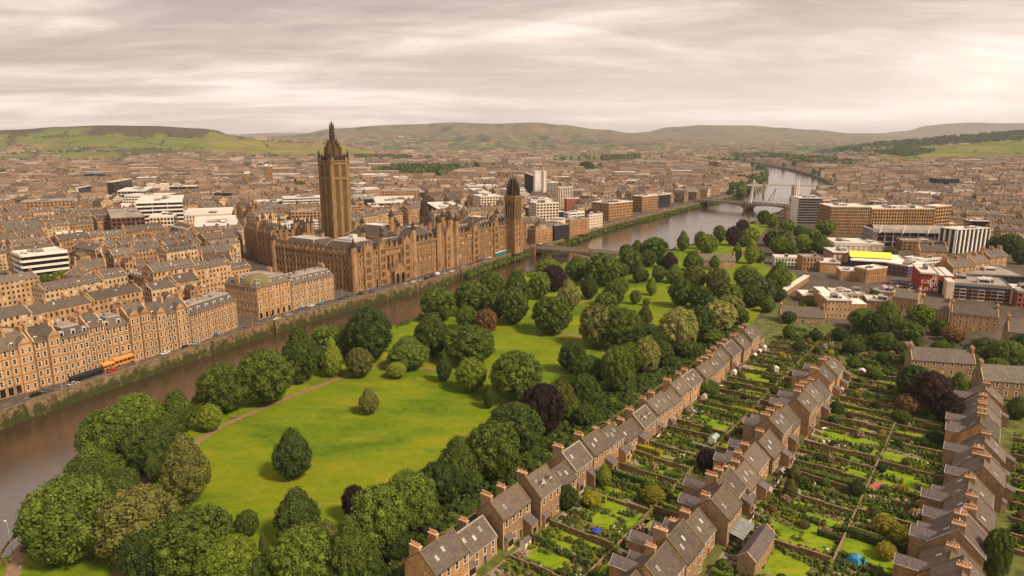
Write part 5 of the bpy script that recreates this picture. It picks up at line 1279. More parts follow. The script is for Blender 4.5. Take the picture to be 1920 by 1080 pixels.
block(1800, 530, 1920, -1, 514, -14, 'large brown hall with long low grey roof behind the pink-fronted block', 'hall', pw=1.0, bh=1.0, fl=2, bays=12, pier=DKMET, D=40, roofm=MEMBR_G, plant=2)
block(1905, 575, 1960, -1, 548, -20, 'brick block with white strip windows at the frame edge', 'office_block', pw=1.0, bh=1.2, fl=3, bays=6, pier=BRICKR, D=24, roofm=MEMBR_G)
# flat-roofed white t-shaped building above the gardens
o, W_, D_, H_ = block(1548, 597, 1594, -1, 563, -8, 'sandstone block with white t-shaped flat roof at the top of the gardens', 'school_building', cat='building', pw=0, bh=0, fl=1, pier=STONE, core=STONE, D=16, plant=2, roofm=WHITE)
for f in range(3):
    for b in range(6): put_window(o, (b + .5) * W_ / 6, 1 + f * H_ / 3, 'sash', sub=True)
part_box(o, 'rear_wing', W_ * .3, D_, 0, W_ * .75, D_ + 26, H_ - 1, STONE, WHITE); part_box(o, 'side_wing', W_, 2, 0, W_ + 9, D_, H_ - 2, STONE, WHITE)
for k, (u, v, uR, th, lab) in enumerate([(1504, 566, 1560, -8, 'low brick annexe with patched white roof by the walled yard'), (1560, 562, 1620, -12, 'low cream annexe behind the t-roofed school building'), (1625, 575, 1668, -20, 'low cluttered annexe with several white roof units'), (1640, 560, 1690, -16, 'brown annexe with flat grey roof beside the diagonal street')]):
    block(u, v, uR, -1, v - 12, th, lab, 'annexe', pw=.8, bh=1.0, fl=1, pier=STONE_D if k != 1 else CREAM, core=STONE, D=13, plant=5, roofm=(WHITE, MEMBR, MEMBR, MEMBR_G)[k])
# long ramp-like wall by the park corner
o = empty('ramp_wall', G(1462, 562), 0, label='pale sloping capped wall between the park trees and the school yard', cat='wall'); o.location = (0, 0, 0)
A, B_ = G(1462, 560), G(1512, 527); mb = MB(); t = (B_ - A).normalized(); n_ = Vector((-t.y, t.x, 0)) * 1.6
for zz0, zz1, w_, m in ((0, 4, 1, 0), (4, 4.4, 1.25, 1)):
    q = [A - n_ * w_, B_ - n_ * w_, B_ + n_ * w_, A + n_ * w_]
    mb.face([(p.x, p.y, zz1) for p in q][::-1], m)
    for i in range(4): a_, b_ = q[i], q[(i + 1) % 4]; mb.face([(a_.x, a_.y, zz0), (b_.x, b_.y, zz0), (b_.x, b_.y, zz1), (a_.x, a_.y, zz1)], m)
mb.obj('wall', [STONE_RUB, MEMBR], o)
# old gabled sandstone tenements on the right
def tenrow(lst, D=13, group='gabled tenements beyond the red building'):
    for u, v, uR, vt, th, lab in lst:
        C = G(u, v); d = Vector((math.cos(R(th)), math.sin(R(th)), 0)); W = abs(reach(C, d, uR)); H = height_at(C, vt)
        o = ornate(C, R(th), W, D, H, max(3, round(H / 3.6)), max(3, round(W / 3.4)), STONE, lab, group, 'gable', dorms=False, chim=3, side_bays=2 if th > 0 else 0)
        reserve(o, W, D)
tenrow([(1783, 530, 1822, 502, 24, 'pale gabled tenement with chimney stacks right behind the red building'), (1823, 524, 1850, 494, 26, 'pale gabled tenement second in the row behind the red building'), (1852, 512, 1885, 483, 24, 'brown gabled tenement third in the row behind the red building')])
tenrow([(1722, 494, 1775, 470, -12, 'large plain sandstone tenement above the sports hall car park')])
# old streets on the left behind the riverside row
tenrow([(148, 545, 205, 505, 35, 'large ornate corner tenement with curved front behind the riverside row'), (258, 535, 305, 505, 32, 'sandstone tenement with white glazed bays behind the riverside row'), (308, 545, 345, 512, 34, 'cream stone tenement with tall pilasters behind the riverside row'), (346, 542, 382, 505, 34, 'dark gabled hall with tall windows behind the riverside row'), (385, 535, 440, 492, 35, 'sandstone tenement with long slate roof behind the domed corner block'), (195, 512, 250, 478, 28, 'sandstone block with pilastered upper storey in the old streets'),(255, 500, 330, 470, 26, 'long rounded slate roofed market building in the old streets')], 14, 'old town tenements behind the river front')
RESERVED.append([(p.x, p.y) for p in (G(-40, 790), G(470, 605), G(415, 565), G(-60, 690))])
RESERVED.append([(p.x, p.y) for p in (G(470, 610), G(640, 565), G(600, 525), G(405, 562))])
RESERVED.append([(p.x, p.y) for p in (G(640, 566), G(1000, 470), G(930, 440), G(790, 425), G(690, 445), G(470, 440), G(455, 490), G(560, 530))])
RESERVED.append([(p.x, p.y) for p in (G(10, 560), G(150, 560), G(150, 515), G(40, 535))])
RESERVED.append([(p.x, p.y) for p in (G(1100, 436), G(1190, 412), G(1190, 395), G(1130, 412))])
# right bank: park, gardens and yards
rq = random.Random(41); used_px = []; modern = []
for _ in range(260):
    if len(modern) >= 34: break
    side = rq.random() < .8; u = rq.uniform(10, 1090) if side else rq.uniform(1640, 1900); v = rq.uniform(340, 428) if side else rq.uniform(352, 388)
    if any(abs(u - a) < 42 and abs(v - b) < 13 for a, b in used_px): continue
    P = G(u, v)
    if any(inpoly(P.x + dx, P.y + dy, Q) for Q in RESERVED for dx, dy in ((0, 0), (30, 12), (-10, 25))): continue
    used_px.append((u, v)); modern.append((u, v))
modern.sort(); mc = {}
for u, v in modern:
    k = rq.randrange(6); nm, pier_, core_, rf_, pw_, bh_ = [('white strip-windowed office', WHITE, None, MEMBR, .3, 1.5), ('cream panelled block', CREAM, None, MEMBR, 1.2, 1.3), ('dark glass block', DKMET, None, MEMBR_G, .3, .5), ('low pale shed', WHITE, CREAM, MEMBR, .5, 1.6), ('brown stone block', STONE, None, MEMBR_G, 1.3, 1.3), ('grey concrete office', CONC, None, MEMBR, .8, 1.2)][k]
    zc_ = G(u, v).y; sz_ = rq.uniform(26, 58); h_ = rq.uniform(7, 10) if k == 3 else rq.uniform(11, 24)
    nn = mc.get(nm, 0); mc[nm] = nn + 1
    block(u, v, u + 10, -1, v - 8, rq.choice((8, 14, 22, 30)) if u < 1200 else -6, '%s among distant roofs, %s of its kind from the left' % (nm, ordw(nn)), 'modern_block', pier=pier_, core=core_, roofm=rf_, pw=pw_, bh=bh_, dp=.6, D=rq.uniform(18, 34), W=sz_, H=h_, plant=rq.randrange(1, 4), group='modern blocks among the old streets')
RZONE = [(p.x, p.y) for p in (G(1440, 400), G(1490, 418), G(1560, 438), G(1800, 438), G(1860, 475), G(1790, 495), G(1560, 490), G(1480, 500), G(1580, 505), G(1700, 505), G(1720, 560), G(1790, 590), G(1870, 640), G(2100, 720), G(2400, 1000), Vector((100, -60, 0)), Vector((-150, -60, 0)), G(100, 960), G(600, 660), G(1000, 505), G(1270, 466))]
RESERVED.append(RZONE)
RESERVED.append([(p.x, p.y) for p in (G(1490, 520), G(1760, 480), G(1990, 520), G(1990, 640), G(1800, 620), G(1560, 560))])
# ------------------------------------------------------------------ bridges
def bridge(pa, pb, z, wdt, piers, label, arch=True, th=1.4, steel=False):
    A, B_ = pa, pb; L = (B_ - A).length; an_ = math.atan2(B_.y - A.y, B_.x - A.x)
    o = empty('road_bridge', Vector((A.x, A.y, 0)), an_, label=label, cat='bridge')
    mb = MB(); mb.box(0, -wdt / 2, z - th, L, wdt / 2, z, 0, 1, bottom=True); mb.obj('deck', [plain('deck_stone', (.30, .24, .19), .9, .3, .5) if not steel else STEELW, ASPH if not steel else CONC], o)
    for s in (-1, 1):
        mb = MB(); y = s * wdt / 2; ya, yb = sorted((y, y - s * .5)); mb.box(0, ya, z, L, yb, z + 1.0)
        yc, yd = sorted((y + s * .25, y)); mb.box(0, yc, z - .5, L, yd, z - .1, 0)
        for k in range(int(L / 5)): mb.box(k * 5, yc - .02, z - .1, k * 5 + .6, yd, z + 1.15)
        mb.obj('parapet', [plain('bridge_stone', (.27, .21, .17), .9, .3, .6) if not steel else CONC], o)
    ps = [0] + [p * L for p in piers] + [L]
    if arch:
        for a, b in zip(ps, ps[1:]):
            mb = MB(); n = 12
            for i in range(n):
                x0, x1 = a + (b - a) * i / n, a + (b - a) * (i + 1) / n
                zf = lambda x: WL + 1 + (z - th - WL - 1.3) * (1 - (2 * (x - a) / (b - a) - 1) ** 2) ** .5 if abs(2 * (x - a) / (b - a) - 1) < 1 else WL + 1
                for s in (-1, 1):
                    y = s * (wdt / 2 - .3); q = [(x0, y, zf(x0)), (x1, y, zf(x1)), (x1, y, z - th + .02), (x0, y, z - th + .02)]; mb.face(q if s < 0 else q[::-1])
                mb.face([(x0, wdt / 2 - .3, zf(x0)), (x1, wdt / 2 - .3, zf(x1)), (x1, -wdt / 2 + .3, zf(x1)), (x0, -wdt / 2 + .3, zf(x0))])
            mb.obj('arch', [DRESS_D], o)
    for p in ps[1:-1]:
        mb = MB(); mb.box(p - 1.8, -wdt / 2 - 1.2, WL - 1, p + 1.8, wdt / 2 + 1.2, z - th + .3); mb.box(p - 1.2, -wdt / 2 - 1.0, z - th + .3, p + 1.2, -wdt / 2 + .01, z + 1.8); mb.obj('pier', [STONE_D], o)
    for p in (0, L):
        mb = MB(); mb.box(p - 2.5, -wdt / 2 - 1.5, WL - 1, p + 2.5, -wdt / 2 + .5, z + 1.6); mb.box(p - 2.5, wdt / 2 - .5, WL - 1, p + 2.5, wdt / 2 + 1.5, z + 1.6); mb.obj('abutment', [STONE_D], o)
    return o, L
bridge(G(1005, 463, 1), G(1195, 478, 1), 1.2, 13, [.60], 'brown stone and steel road bridge nearest the gothic hall')
o, L = bridge(G(1312, 374, 4), G(1500, 388, 4), 4.5, 24, [.52], 'wide road bridge between white masts, second bridge upriver')
mst = [(.56, -1, 336, 4.5), (.98, -1, 338, 0), (.94, 1, 338, 0)]
for k, (f, s, vt, ln) in enumerate(mst):
    base = Vector((o.location.x + math.cos(o.rotation_euler.z) * f * L, o.location.y + math.sin(o.rotation_euler.z) * f * L, 0)); hh = height_at(base, vt)
    mb = MB(); mb.v = []
    x0 = f * L; y0 = s * 10
    P0 = [(x0 - 2.2, y0 - 1.5), (x0 + 2.2, y0 - 1.5), (x0 + 2.2, y0 + 1.5), (x0 - 2.2, y0 + 1.5)]; P1 = [(x0 + ln + dx, y0 + dy) for dx, dy in ((-.9, -.7), (.9, -.7), (.9, .7), (-.9, .7))]
    for i in range(4): j = (i + 1) % 4; mb.face([(*P0[i], 4.5), (*P0[j], 4.5), (*P1[j], hh), (*P1[i], hh)])
    mb.face([(*p, hh) for p in P1]); mb.obj('mast', [STEELW], o)
    for q in (.62, .68, .74, .8, .86):
        if k == 0: mb = MB(); mb.bar((x0 + ln, y0, hh - 1), (q * L + 3, y0, 5), .16); mb.obj('stay_cable', [STEELW], o)
mb = MB(); x0 = .74 * L; hh = height_at(Vector((o.location.x + math.cos(o.rotation_euler.z) * x0, o.location.y, 0)), 345); mb.bar((x0 - 12, 10, 4.5), (x0, 10, hh), .9); mb.bar((x0 - 4, 10, 4.5), (x0 + 1, 10, hh), .7); mb.obj('strut_frame', [STEELW], o)
bridge(G(1398, 347, 9), G(1560, 350, 9), 10, 12, [.22, .56, .84], 'level concrete bridge on tall piers, third bridge upriver', arch=False, th=2.2, steel=True)
o, L = bridge(G(1345, 296, 6), G(1432, 299, 6), 8, 12, [.5], 'distant low arched railway bridge at the wooded river bend', arch=False, th=2, steel=True)
for a in (0, .5):
    mb = MB(); n = 10
    for i in range(n):
        x0, x1 = (a + .5 * i / n) * L, (a + .5 * (i + 1) / n) * L; z0, z1 = 8 + 14 * math.sin(math.pi * i / n), 8 + 14 * math.sin(math.pi * (i + 1) / n)
        mb.bar((x0, -5, z0), (x1, -5, z1), .7); mb.bar((x1, -5, 8), (x1, -5, z1), .3)
    mb.obj('truss_arch', [CONC], o)
# ------------------------------------------------------------------ the old town: tenements in blocks
STW = [STONE_FAR, stone('city_base', DARKS, rand='island')]
def proto(W, D, H, RH, seed, nchim=0, front=False):
    """a tenement of its own: wall, roof and chimney stacks, origin at its corner"""
    r = random.Random(seed); parts = []
    mb = MB(); gable_walls(mb, W, D, H, RH); mb.box(-.12, -.25, H - .5, W + .12, -.003, H - .05, 1); mb.box(0, -.1, H * .22, W, -.003, H * .25, 1); parts.append(('wall', mb.mesh('wall', [STONE_TEN, DRESS_D])))
    mb = MB(); gable_roof(mb, W, D, H, RH, 0, oh=.15); coping_strip(mb, 0, D, H, RH, .4, .4, 1); coping_strip(mb, W - .4, D, H, RH, .4, .4, 1); parts.append(('roof', mb.mesh('roof', [SLATE, DRESS])))
    nchim = 2 + (W > 19) + (W > 27)
    for k in range(nchim):
        x = .5 if k == 0 else W - 1.3 if k == nchim - 1 else W * k / (nchim - 1)
        mb = MB(); mb.box(x, D / 2 - 1.5, H + RH - 1.6, x + .9, D / 2 + 1.5, H + RH + 1.6); 
        for q in range(5): mb.tube(x + .45, D / 2 - 1.2 + .6 * q, H + RH + 1.6, H + RH + 2.3, .2, .16, 5, 1)
        parts.append(('chimney_stack', mb.mesh('chimney_stack', [STONE_D, POT])))
    mb = MB()       # skylights, vents and a stair head on the roof
    for q in range(r.randrange(2, 6)):
        x = r.uniform(1.5, W - 2.5); y = r.choice((D * .18, D * .3, D * .7)); z = H + (y if y < D / 2 else D - y) * RH / (D / 2); mb = MB(); mb.box(x, y - .5, z - .2, x + r.uniform(.6, 1.3), y + .5, z + r.uniform(.35, 1.1), 0, 0); parts.append(('roof_hatch', mb.mesh('roof_hatch', [MEMBR])))
    if seed % 2:      # lower rear wing with its own roof
        mb = MB(); w2, d2, h2 = W * .4, 6.5, H * .72; x0 = W * .3; mb.box(x0, D, 0, x0 + w2, D + d2, h2); mb.face([(x0, D + d2, h2), (x0 + w2 / 2, D + d2, h2 + 2), (x0 + w2, D + d2, h2)])
        mb.face([(x0 - .1, D, h2), (x0 + w2 / 2, D, h2 + 2.1), (x0 + w2 / 2, D + d2 + .2, h2 + 2.1), (x0 - .1, D + d2 + .2, h2)], 1); mb.face([(x0 + w2 + .1, D, h2), (x0 + w2 + .1, D + d2 + .2, h2), (x0 + w2 / 2, D + d2 + .2, h2 + 2.1), (x0 + w2 / 2, D, h2 + 2.1)], 1)
        parts.append(('rear_wing', mb.mesh('rear_wing', [STONE_TEN, SLATE])))
    if r.random() < .5:
        mb = MB()
        for q in range(int(W / 3.5)):
            x = 1.5 + q * 3.5; k_ = RH / (D / 2); z = H + .8 * k_
            mb = MB(); mb.box(x, .7, z, x + 1.3, 2.6, z + 1.5, 0, 1); mb.box(x + .2, .66, z + .35, x + 1.1, .7, z + 1.3, 2); parts.append(('dormer', mb.mesh('dormer', [LEAD, MEMBR_G, PANE])))
    return parts, W, D
STONE_TEN = stone('tenement_stone', [(0.20, 0.12, 0.062), (0.34, 0.20, 0.10), (0.46, 0.28, 0.145), (0.56, 0.40, 0.25), (0.27, 0.155, 0.078)], win=True, rand='obj', course=False, dirt=.6)
def proto_flat(W, D, H, seed, pier, core, roofm):
    r = random.Random(seed); mb = MB(); mb.box(0, 0, 0, W, D, H); parts = [('wall', mb.mesh('wall', [core]))]
    mb = MB(); grid_face(mb, W, H, max(2, round(H / 3.5)), max(3, round(W / 3.5)), .9, 1.1, .4); parts.append(('facade_frame', mb.mesh('facade_frame', [pier])))
    mb = MB(); mb.box(-.3, -.5, H, W + .3, D + .3, H + .5, 0); mb.box(W * .2, D * .3, H + .5, W * .6, D * .7, H + 2.4, 1, 0); mb.box(W * .7, D * .2, H + .5, W * .85, D * .5, H + 1.8, 1); parts.append(('roof', mb.mesh('roof', [roofm, MEMBR_G])))
    return parts, W, D
PRO = [proto(W, D, H, RH, i) for i, (W, D, H, RH) in enumerate([(22, 13, 16, 3.6), (28, 14, 17, 3.8), (17, 12, 14, 3.6), (34, 14, 16, 3.8), (24, 14, 19, 3.4), (15, 13, 15, 3.8), (30, 13, 14, 3.2), (20, 13, 17.5, 3.4)])]
PROF = [proto_flat(24, 18, 14, 1, STONE, GLASS, MEMBR_G), proto_flat(30, 20, 10, 2, WHITE, GLASS, MEMBR), proto_flat(18, 16, 17, 3, CREAM, GLASS, MEMBR), proto_flat(26, 22, 8, 4, CONC, CREAM, MEMBR)]
DEN = 0.0
def free(x, y, pad=0):
    for P in RESERVED:
        if inpoly(x, y, P): return False
    if inriver(x, y): return False
    if y < 1400:
        d, _, sd = QL.nearest((x, y))
        if d < 17 and sd > -40: return False
        d2, _, _ = BL.nearest((x, y))
        if d2 < 12: return False
    return True
def allfree(x, y, W, D, a):
    c, s = math.cos(a), math.sin(a)
    for lx, ly in ((0, 0), (W, 0), (W, D), (0, D), (W / 2, D / 2)):
        if not free(x + lx * c - ly * s, y + lx * s + ly * c): return False
    return True
def block_cells(y0, y1, bx, by, seed):
    """street blocks: perimeter buildings round a court. yields (x, y, angle, depth along street)"""
    r = random.Random(seed); yy = y0; out = []
    while yy < y1:
        half = yy * 0.80 + 60; xx = -half + r.uniform(-20, 0)
        while xx < half:
            out.append((xx, yy, r.uniform(-.08, .08))); xx += bx * r.uniform(.9, 1.15)
        yy += by * r.uniform(.92, 1.1)
    return out
cand = []
def local_angle(x, y):
    if x < 350 and y < 1400: 
        d, s_, sd = QL.nearest((x, y)); t = QL.at(s_)[1]; return math.atan2(t.y, t.x) - R(6) if sd > 0 else R(-14)
    return R(14) if x < 0 else R(-10)
rc = random.Random(77)
for (bx, by, y0, y1) in ((84, 54, 300, 1500),):
    for xx, yy, ja in block_cells(y0, y1, bx, by, 5):
        a = local_angle(xx, yy) + ja * .6; c, s = math.cos(a), math.sin(a); bw, bd = bx * .84, by * .80
        for side in range(4):
            run = bw if side % 2 == 0 else bd - 22; p = 0.0
            if run < 8: continue
            while p < run - 6:
                if rc.random() < .07: p += 8; continue
                fl = rc.random() < .17
                pr, W, D = rc.choice(PROF if fl else PRO)
                if side == 0: lx, ly, aa = p, 0, 0
                elif side == 2: lx, ly, aa = bw - p, bd, math.pi
                elif side == 1: lx, ly, aa = bw, 11 + p, math.pi / 2
                else: lx, ly, aa = 0, bd - 11 - p, -math.pi / 2
                x = xx + lx * c - ly * s; y = yy + lx * s + ly * c
                if not fl or side in (0, 2):
                    if allfree(x, y, W, D, a + aa): cand.append((x, y, a + aa, pr, W, D, rc.uniform(.8, 1.15), fl))
                p += W + (.1 if not fl else 2)
kept = []
grid_ = {}
for c_ in cand:      # drop overlaps
    x, y, a, pr, W, D, sz, fl = c_
    cx, cy = x + (W * math.cos(a) - D * math.sin(a)) / 2, y + (W * math.sin(a) + D * math.cos(a)) / 2
    k = (int(cx // 25), int(cy // 25)); ok = True; rr_ = min(max(W, D) * .42, 12)
    for i in (-1, 0, 1):
        for j in (-1, 0, 1):
            for (qx, qy, qr) in grid_.get((k[0] + i, k[1] + j), ()):
                if (qx - cx) ** 2 + (qy - cy) ** 2 < ((rr_ + qr) * .86) ** 2: ok = False
    if ok:
        grid_.setdefault(k, []).append((cx, cy, rr_)); kept.append((c_, cx, cy))
vis = []
for c_, cx, cy in kept:
    u, v, zc = proj((cx, cy, 12))
    if -40 < u < 1960 and v < 1100: vis.append((zc, c_, cx, cy, u, v))
vis.sort(key=lambda t: t[0])
LM = [(-0, 0, '')]
def zone(u, v):
    if u < 130: return 'behind the white banded office' if v < 480 else 'beside the white banded office'
    if u < 280: return 'in the streets round the brown clad office' if v < 470 else 'in the old streets behind the riverside row'
    if u < 470: return 'in the streets behind the cream office' if v < 440 else 'in the streets behind the domed block'
    if u < 640: return 'in the streets left of the tall tower'
    if u < 800: return 'behind the hall between tower and spirelet'
    if u < 960: return 'in the streets behind the gothic spirelet'
    if u < 1110: return 'round the white headquarters towers'
    if u < 1440: return 'in the streets behind the far quay warehouses'
    if u < 1640: return 'beyond the right bank offices'
    if u < 1780: return 'behind the twin grid offices'
    return 'beyond the white-finned flats'
INDIV = 285
zcount = {}
vis_i = sorted(vis[:INDIV], key=lambda t: t[4])
for zc, (x, y, a, pr, W, D, sz, fl), cx, cy, u, v in vis_i:
    o = empty('flat_roofed_block' if fl else 'tenement', (x, y, 0), a); o.scale = (1, 1, sz)
    for nm, me_ in pr: inst(nm, me_, o)
    zn = zone(u, v); desc = ('flat-roofed block' if fl else ('tall slate-roofed tenement' if sz > 1.03 else 'low slate-roofed tenement' if sz < .9 else 'slate-roofed tenement'))
    n_ = zcount.get((zn, desc), 0); zcount[(zn, desc)] = n_ + 1
    put(o, label='%s %s, %s from the left' % (desc, zn, ordw(n_)), cat='building' if fl else 'tenement', group='old town buildings')
# everything farther: one mass of rooftops
CB = MB(); CR = MB()
def shed_to(mb, x, y, a, W, D, H, RH, base=0.0, chim=False, flat=False):
    c, s = math.cos(a), math.sin(a)
    def w3(lx, ly, z): return (x + lx * c - ly * s, y + lx * s + ly * c, z + base)
    i = len(mb.v)
    mb.v += [w3(0, 0, -6), w3(W, 0, -6), w3(W, D, -6), w3(0, D, -6), w3(0, 0, H), w3(W, 0, H), w3(W, D, H), w3(0, D, H)]
    if flat:
        for t, L in (((0, 1, 5, 4), W), ((1, 2, 6, 5), D), ((2, 3, 7, 6), W), ((3, 0, 4, 7), D)): mb.f.append(tuple(i + k for k in t)); mb.m.append(0); mb.uv += [(0, -6), (L, -6), (L, H), (0, H)]
        j = len(mb.v); mb.v += [w3(-.3, -.3, H + .1), w3(W + .3, -.3, H + .1), w3(W + .3, D + .3, H + .1), w3(-.3, D + .3, H + .1)]
        mb.f.append((j, j + 1, j + 2, j + 3)); mb.m.append(2 if flat == 1 else 3); mb.uv += [(0, 0)] * 4
        return
    mb.v += [w3(0, D / 2, H + RH), w3(W, D / 2, H + RH)]
    for t, L in (((0, 1, 5, 4), W), ((2, 3, 7, 6), W)): mb.f.append(tuple(i + k for k in t)); mb.m.append(0); mb.uv += [(0, -6), (L, -6), (L, H), (0, H)]
    mb.f.append((i + 1, i + 2, i + 6, i + 9, i + 5)); mb.m.append(0); mb.uv += [(0, -6), (D, -6), (D, H), (D / 2, H + RH), (0, H)]
    mb.f.append((i + 3, i, i + 4, i + 8, i + 7)); mb.m.append(0); mb.uv += [(0, -6), (D, -6), (D, H), (D / 2, H + RH), (0, H)]
    j = len(mb.v); sl = math.hypot(D / 2, RH)
    mb.v += [w3(-.1, -.4, H - .2), w3(W + .1, -.4, H - .2), w3(W + .1, D / 2, H + RH + .15), w3(-.1, D / 2, H + RH + .15), w3(W + .1, D + .4, H - .2), w3(-.1, D + .4, H - .2)]
    mb.f += [(j, j + 1, j + 2, j + 3), (j + 3, j + 2, j + 4, j + 5)]; mb.m += [1, 1]; mb.uv += [(0, 0), (W, 0), (W, sl), (0, sl), (0, sl), (W, sl), (W, 0), (0, 0)]
    if chim:
        for lx in (.4, W - 1.4):
            k = len(mb.v); z0, z1 = H + RH - 1.5, H + RH + 1.8
            mb.v += [w3(lx, D / 2 - 1.4, z0), w3(lx + 1, D / 2 - 1.4, z0), w3(lx + 1, D / 2 + 1.4, z0), w3(lx, D / 2 + 1.4, z0), w3(lx, D / 2 - 1.4, z1), w3(lx + 1, D / 2 - 1.4, z1), w3(lx + 1, D / 2 + 1.4, z1), w3(lx, D / 2 + 1.4, z1)]
            for t in ((0, 1, 5, 4), (1, 2, 6, 5), (2, 3, 7, 6), (3, 0, 4, 7)): mb.f.append(tuple(k + q for q in t)); mb.m.append(4); mb.uv += [(0, 0)] * 4
            mb.f.append((k + 4, k + 5, k + 6, k + 7)); mb.m.append(5); mb.uv += [(0, 0)] * 4
for zc, (x, y, a, pr, W, D, sz, fl), cx, cy, u, v in vis[INDIV:]:
    H = 14 * sz; shed_to(CB, x, y, a, W, D, H, 4.3, chim=True, flat=(1 if rc.random() < .5 else 2) if fl else False)
def greens(u, v): return False
FARGREEN = [[(p[0], p[1]) for p in (G(790, 322), G(950, 320), G(955, 305), G(830, 305))], [(p[0], p[1]) for p in (G(1420, 372), G(1365, 368), G(1365, 345), G(1440, 320), G(1430, 300), G(1330, 300), G(1380, 318), G(1410, 345))], [(p[0], p[1]) for p in (G(680, 335), G(810, 340), G(870, 322), G(700, 312))]]
yy = 1500.0; nfar = 0
rc2 = random.Random(9)
while yy < 8200:
    dp = 34 if yy < 2200 else (44 if yy < 3200 else 60 if yy < 5200 else 95)
    half = yy * 0.80; xx = -half; ang0 = R(12) + .12 * math.sin(yy * .01)
    while xx < half:
        cx, cy = xx + rc2.uniform(-8, 8), yy + rc2.uniform(-10, 10)
        u, v, zc = proj((cx, cy, 0)); zt = terr_xy(cx, cy) if cy > 2460 else 0
        a = (ang0 if xx < 200 else R(-8)) + .35 * mn.noise(Vector((cx * .0016, cy * .0016, 0)))
        L = rc2.uniform(14, 46) if yy < 3300 else rc2.uniform(9, 22)
        if yy > 5200: L = rc2.uniform(18, 60)
        step = L + (5 if rc2.random() < .8 else 24) + (40 * rc2.random() if yy > 5200 else 0)
        ok = not inriver(cx, cy) and not inriver(cx + L, cy) and free(cx, cy) and all(not inpoly(cx, cy, P) for P in FARGREEN)
        if ok and yy > 2700:
            n = mn.noise(Vector((cx * 0.0012, cy * 0.0012, 4.0)))
            if cy > 2460:
                cv = cover(u if u < 2480 else 2480, cy, zt)
                if cv != URB: ok = False
                if cv == SCRUB and rc2.random() < .35: ok = True
            if n > .32: ok = False
        if ok and yy > 1500 and mn.noise(Vector((cx * 0.003, cy * 0.003, 9.0))) > .33: ok = False
        if ok:
            H = rc2.uniform(8, 16) if yy < 3000 else rc2.uniform(5, 8.5)
            fl = 0 if rc2.random() > .20 else (1 if rc2.random() < .6 else 2)
            big = rc2.random() < .06
            if big: fl = 1 if rc2.random() < .7 else 2; L = rc2.uniform(35, 80); H = rc2.uniform(7, 22); step = L + 12
            shed_to(CB, cx, cy, a, L, (rc2.uniform(22, 34) if big else 11) if yy < 3200 else 9, H, 4 if yy < 3200 else 3, base=max(0, zt), chim=yy < 2300, flat=fl); nfar += 1
        xx += step
    yy += dp
CB.obj('far_rooftops', [STONE_FAR, SLATE_FAR, MEMBR, MEMBR_G, stone('far_chimney', DARKS, course=False), POT], None, kind='stuff', label='mass of distant sandstone tenements and slate rooftops reaching to the hills', cat='rooftops')
print('kept', len(kept), 'vis', len(vis), 'far', nfar)
# ================================================================== TREES
def rsph(r):
    z = r.uniform(-1, 1); a = r.uniform(0, 2 * math.pi); q = math.sqrt(1 - z * z); return Vector((q * math.cos(a), q * math.sin(a), z))
ICO = None
def ico():
    global ICO
    if ICO is None:
        import bmesh
        b = bmesh.new(); bmesh.ops.create_icosphere(b, subdivisions=2, radius=1); b.verts.ensure_lookup_table()
        ICO = ([v.co.copy() for v in b.verts], [tuple(v.index for v in f.verts) for f in b.faces]); b.free()
    return ICO
def leafy(name, lobes, n, size, mat, seed, core=.86, flat=1.0, smoothcore=True):
    """crown: leaf sprays over the lobes, on a rough inner body"""
    r = random.Random(seed); V = []; Fc = []; sm = []
    iv, if_ = ico()
    for c, rl in (lobes if len(lobes) < 60 else lobes[-24:] + lobes[:-24:2]):
        i = len(V)
        for p in iv:
            k = core * rl * (1 + .16 * mn.noise(p * 2.3 + c * 3)); V.append((c.x + p.x * k, c.y + p.y * k, c.z + p.z * k * flat))
        Fc += [tuple(i + q for q in f) for f in if_]
    nc = len(Fc)
    NB = [[(c2, r2 * r2 * .67) for k, (c2, r2) in enumerate(lobes) if k != li and (c - c2).length < rl * 1.2 + r2] for li, (c, rl) in enumerate(lobes)]
    wt = [rl * rl for _, rl in lobes]; cnt = 0; tries = 0
    picks = r.choices(range(len(lobes)), wt, k=n * 5)
    for li in picks:
        if cnt >= n: break
        c, rl = lobes[li]; d = rsph(r)
        if d.z < -.55: continue
        p = c + Vector((d.x, d.y, d.z * flat)) * rl * r.uniform(.84, 1.28)
        if any((p - c2).length_squared < q2 for c2, q2 in NB[li]): continue
        nrm = (d + rsph(r) * .55).normalized(); t = nrm.cross(rsph(r)).normalized(); b = nrm.cross(t); s = size * r.uniform(.6, 1.35)
        i = len(V); V += [tuple(p + t * s), tuple(p + b * s * .75 + nrm * s * .15), tuple(p - t * s * .9), tuple(p - b * s * .7 + nrm * s * .1)]
        Fc.append((i, i + 1, i + 2, i + 3)); cnt += 1
    me = bpy.data.meshes.new(name); me.from_pydata(V, [], Fc); me.materials.append(mat)
    me.polygons.foreach_set('use_smooth', [False] * len(Fc)); me.update(); return me
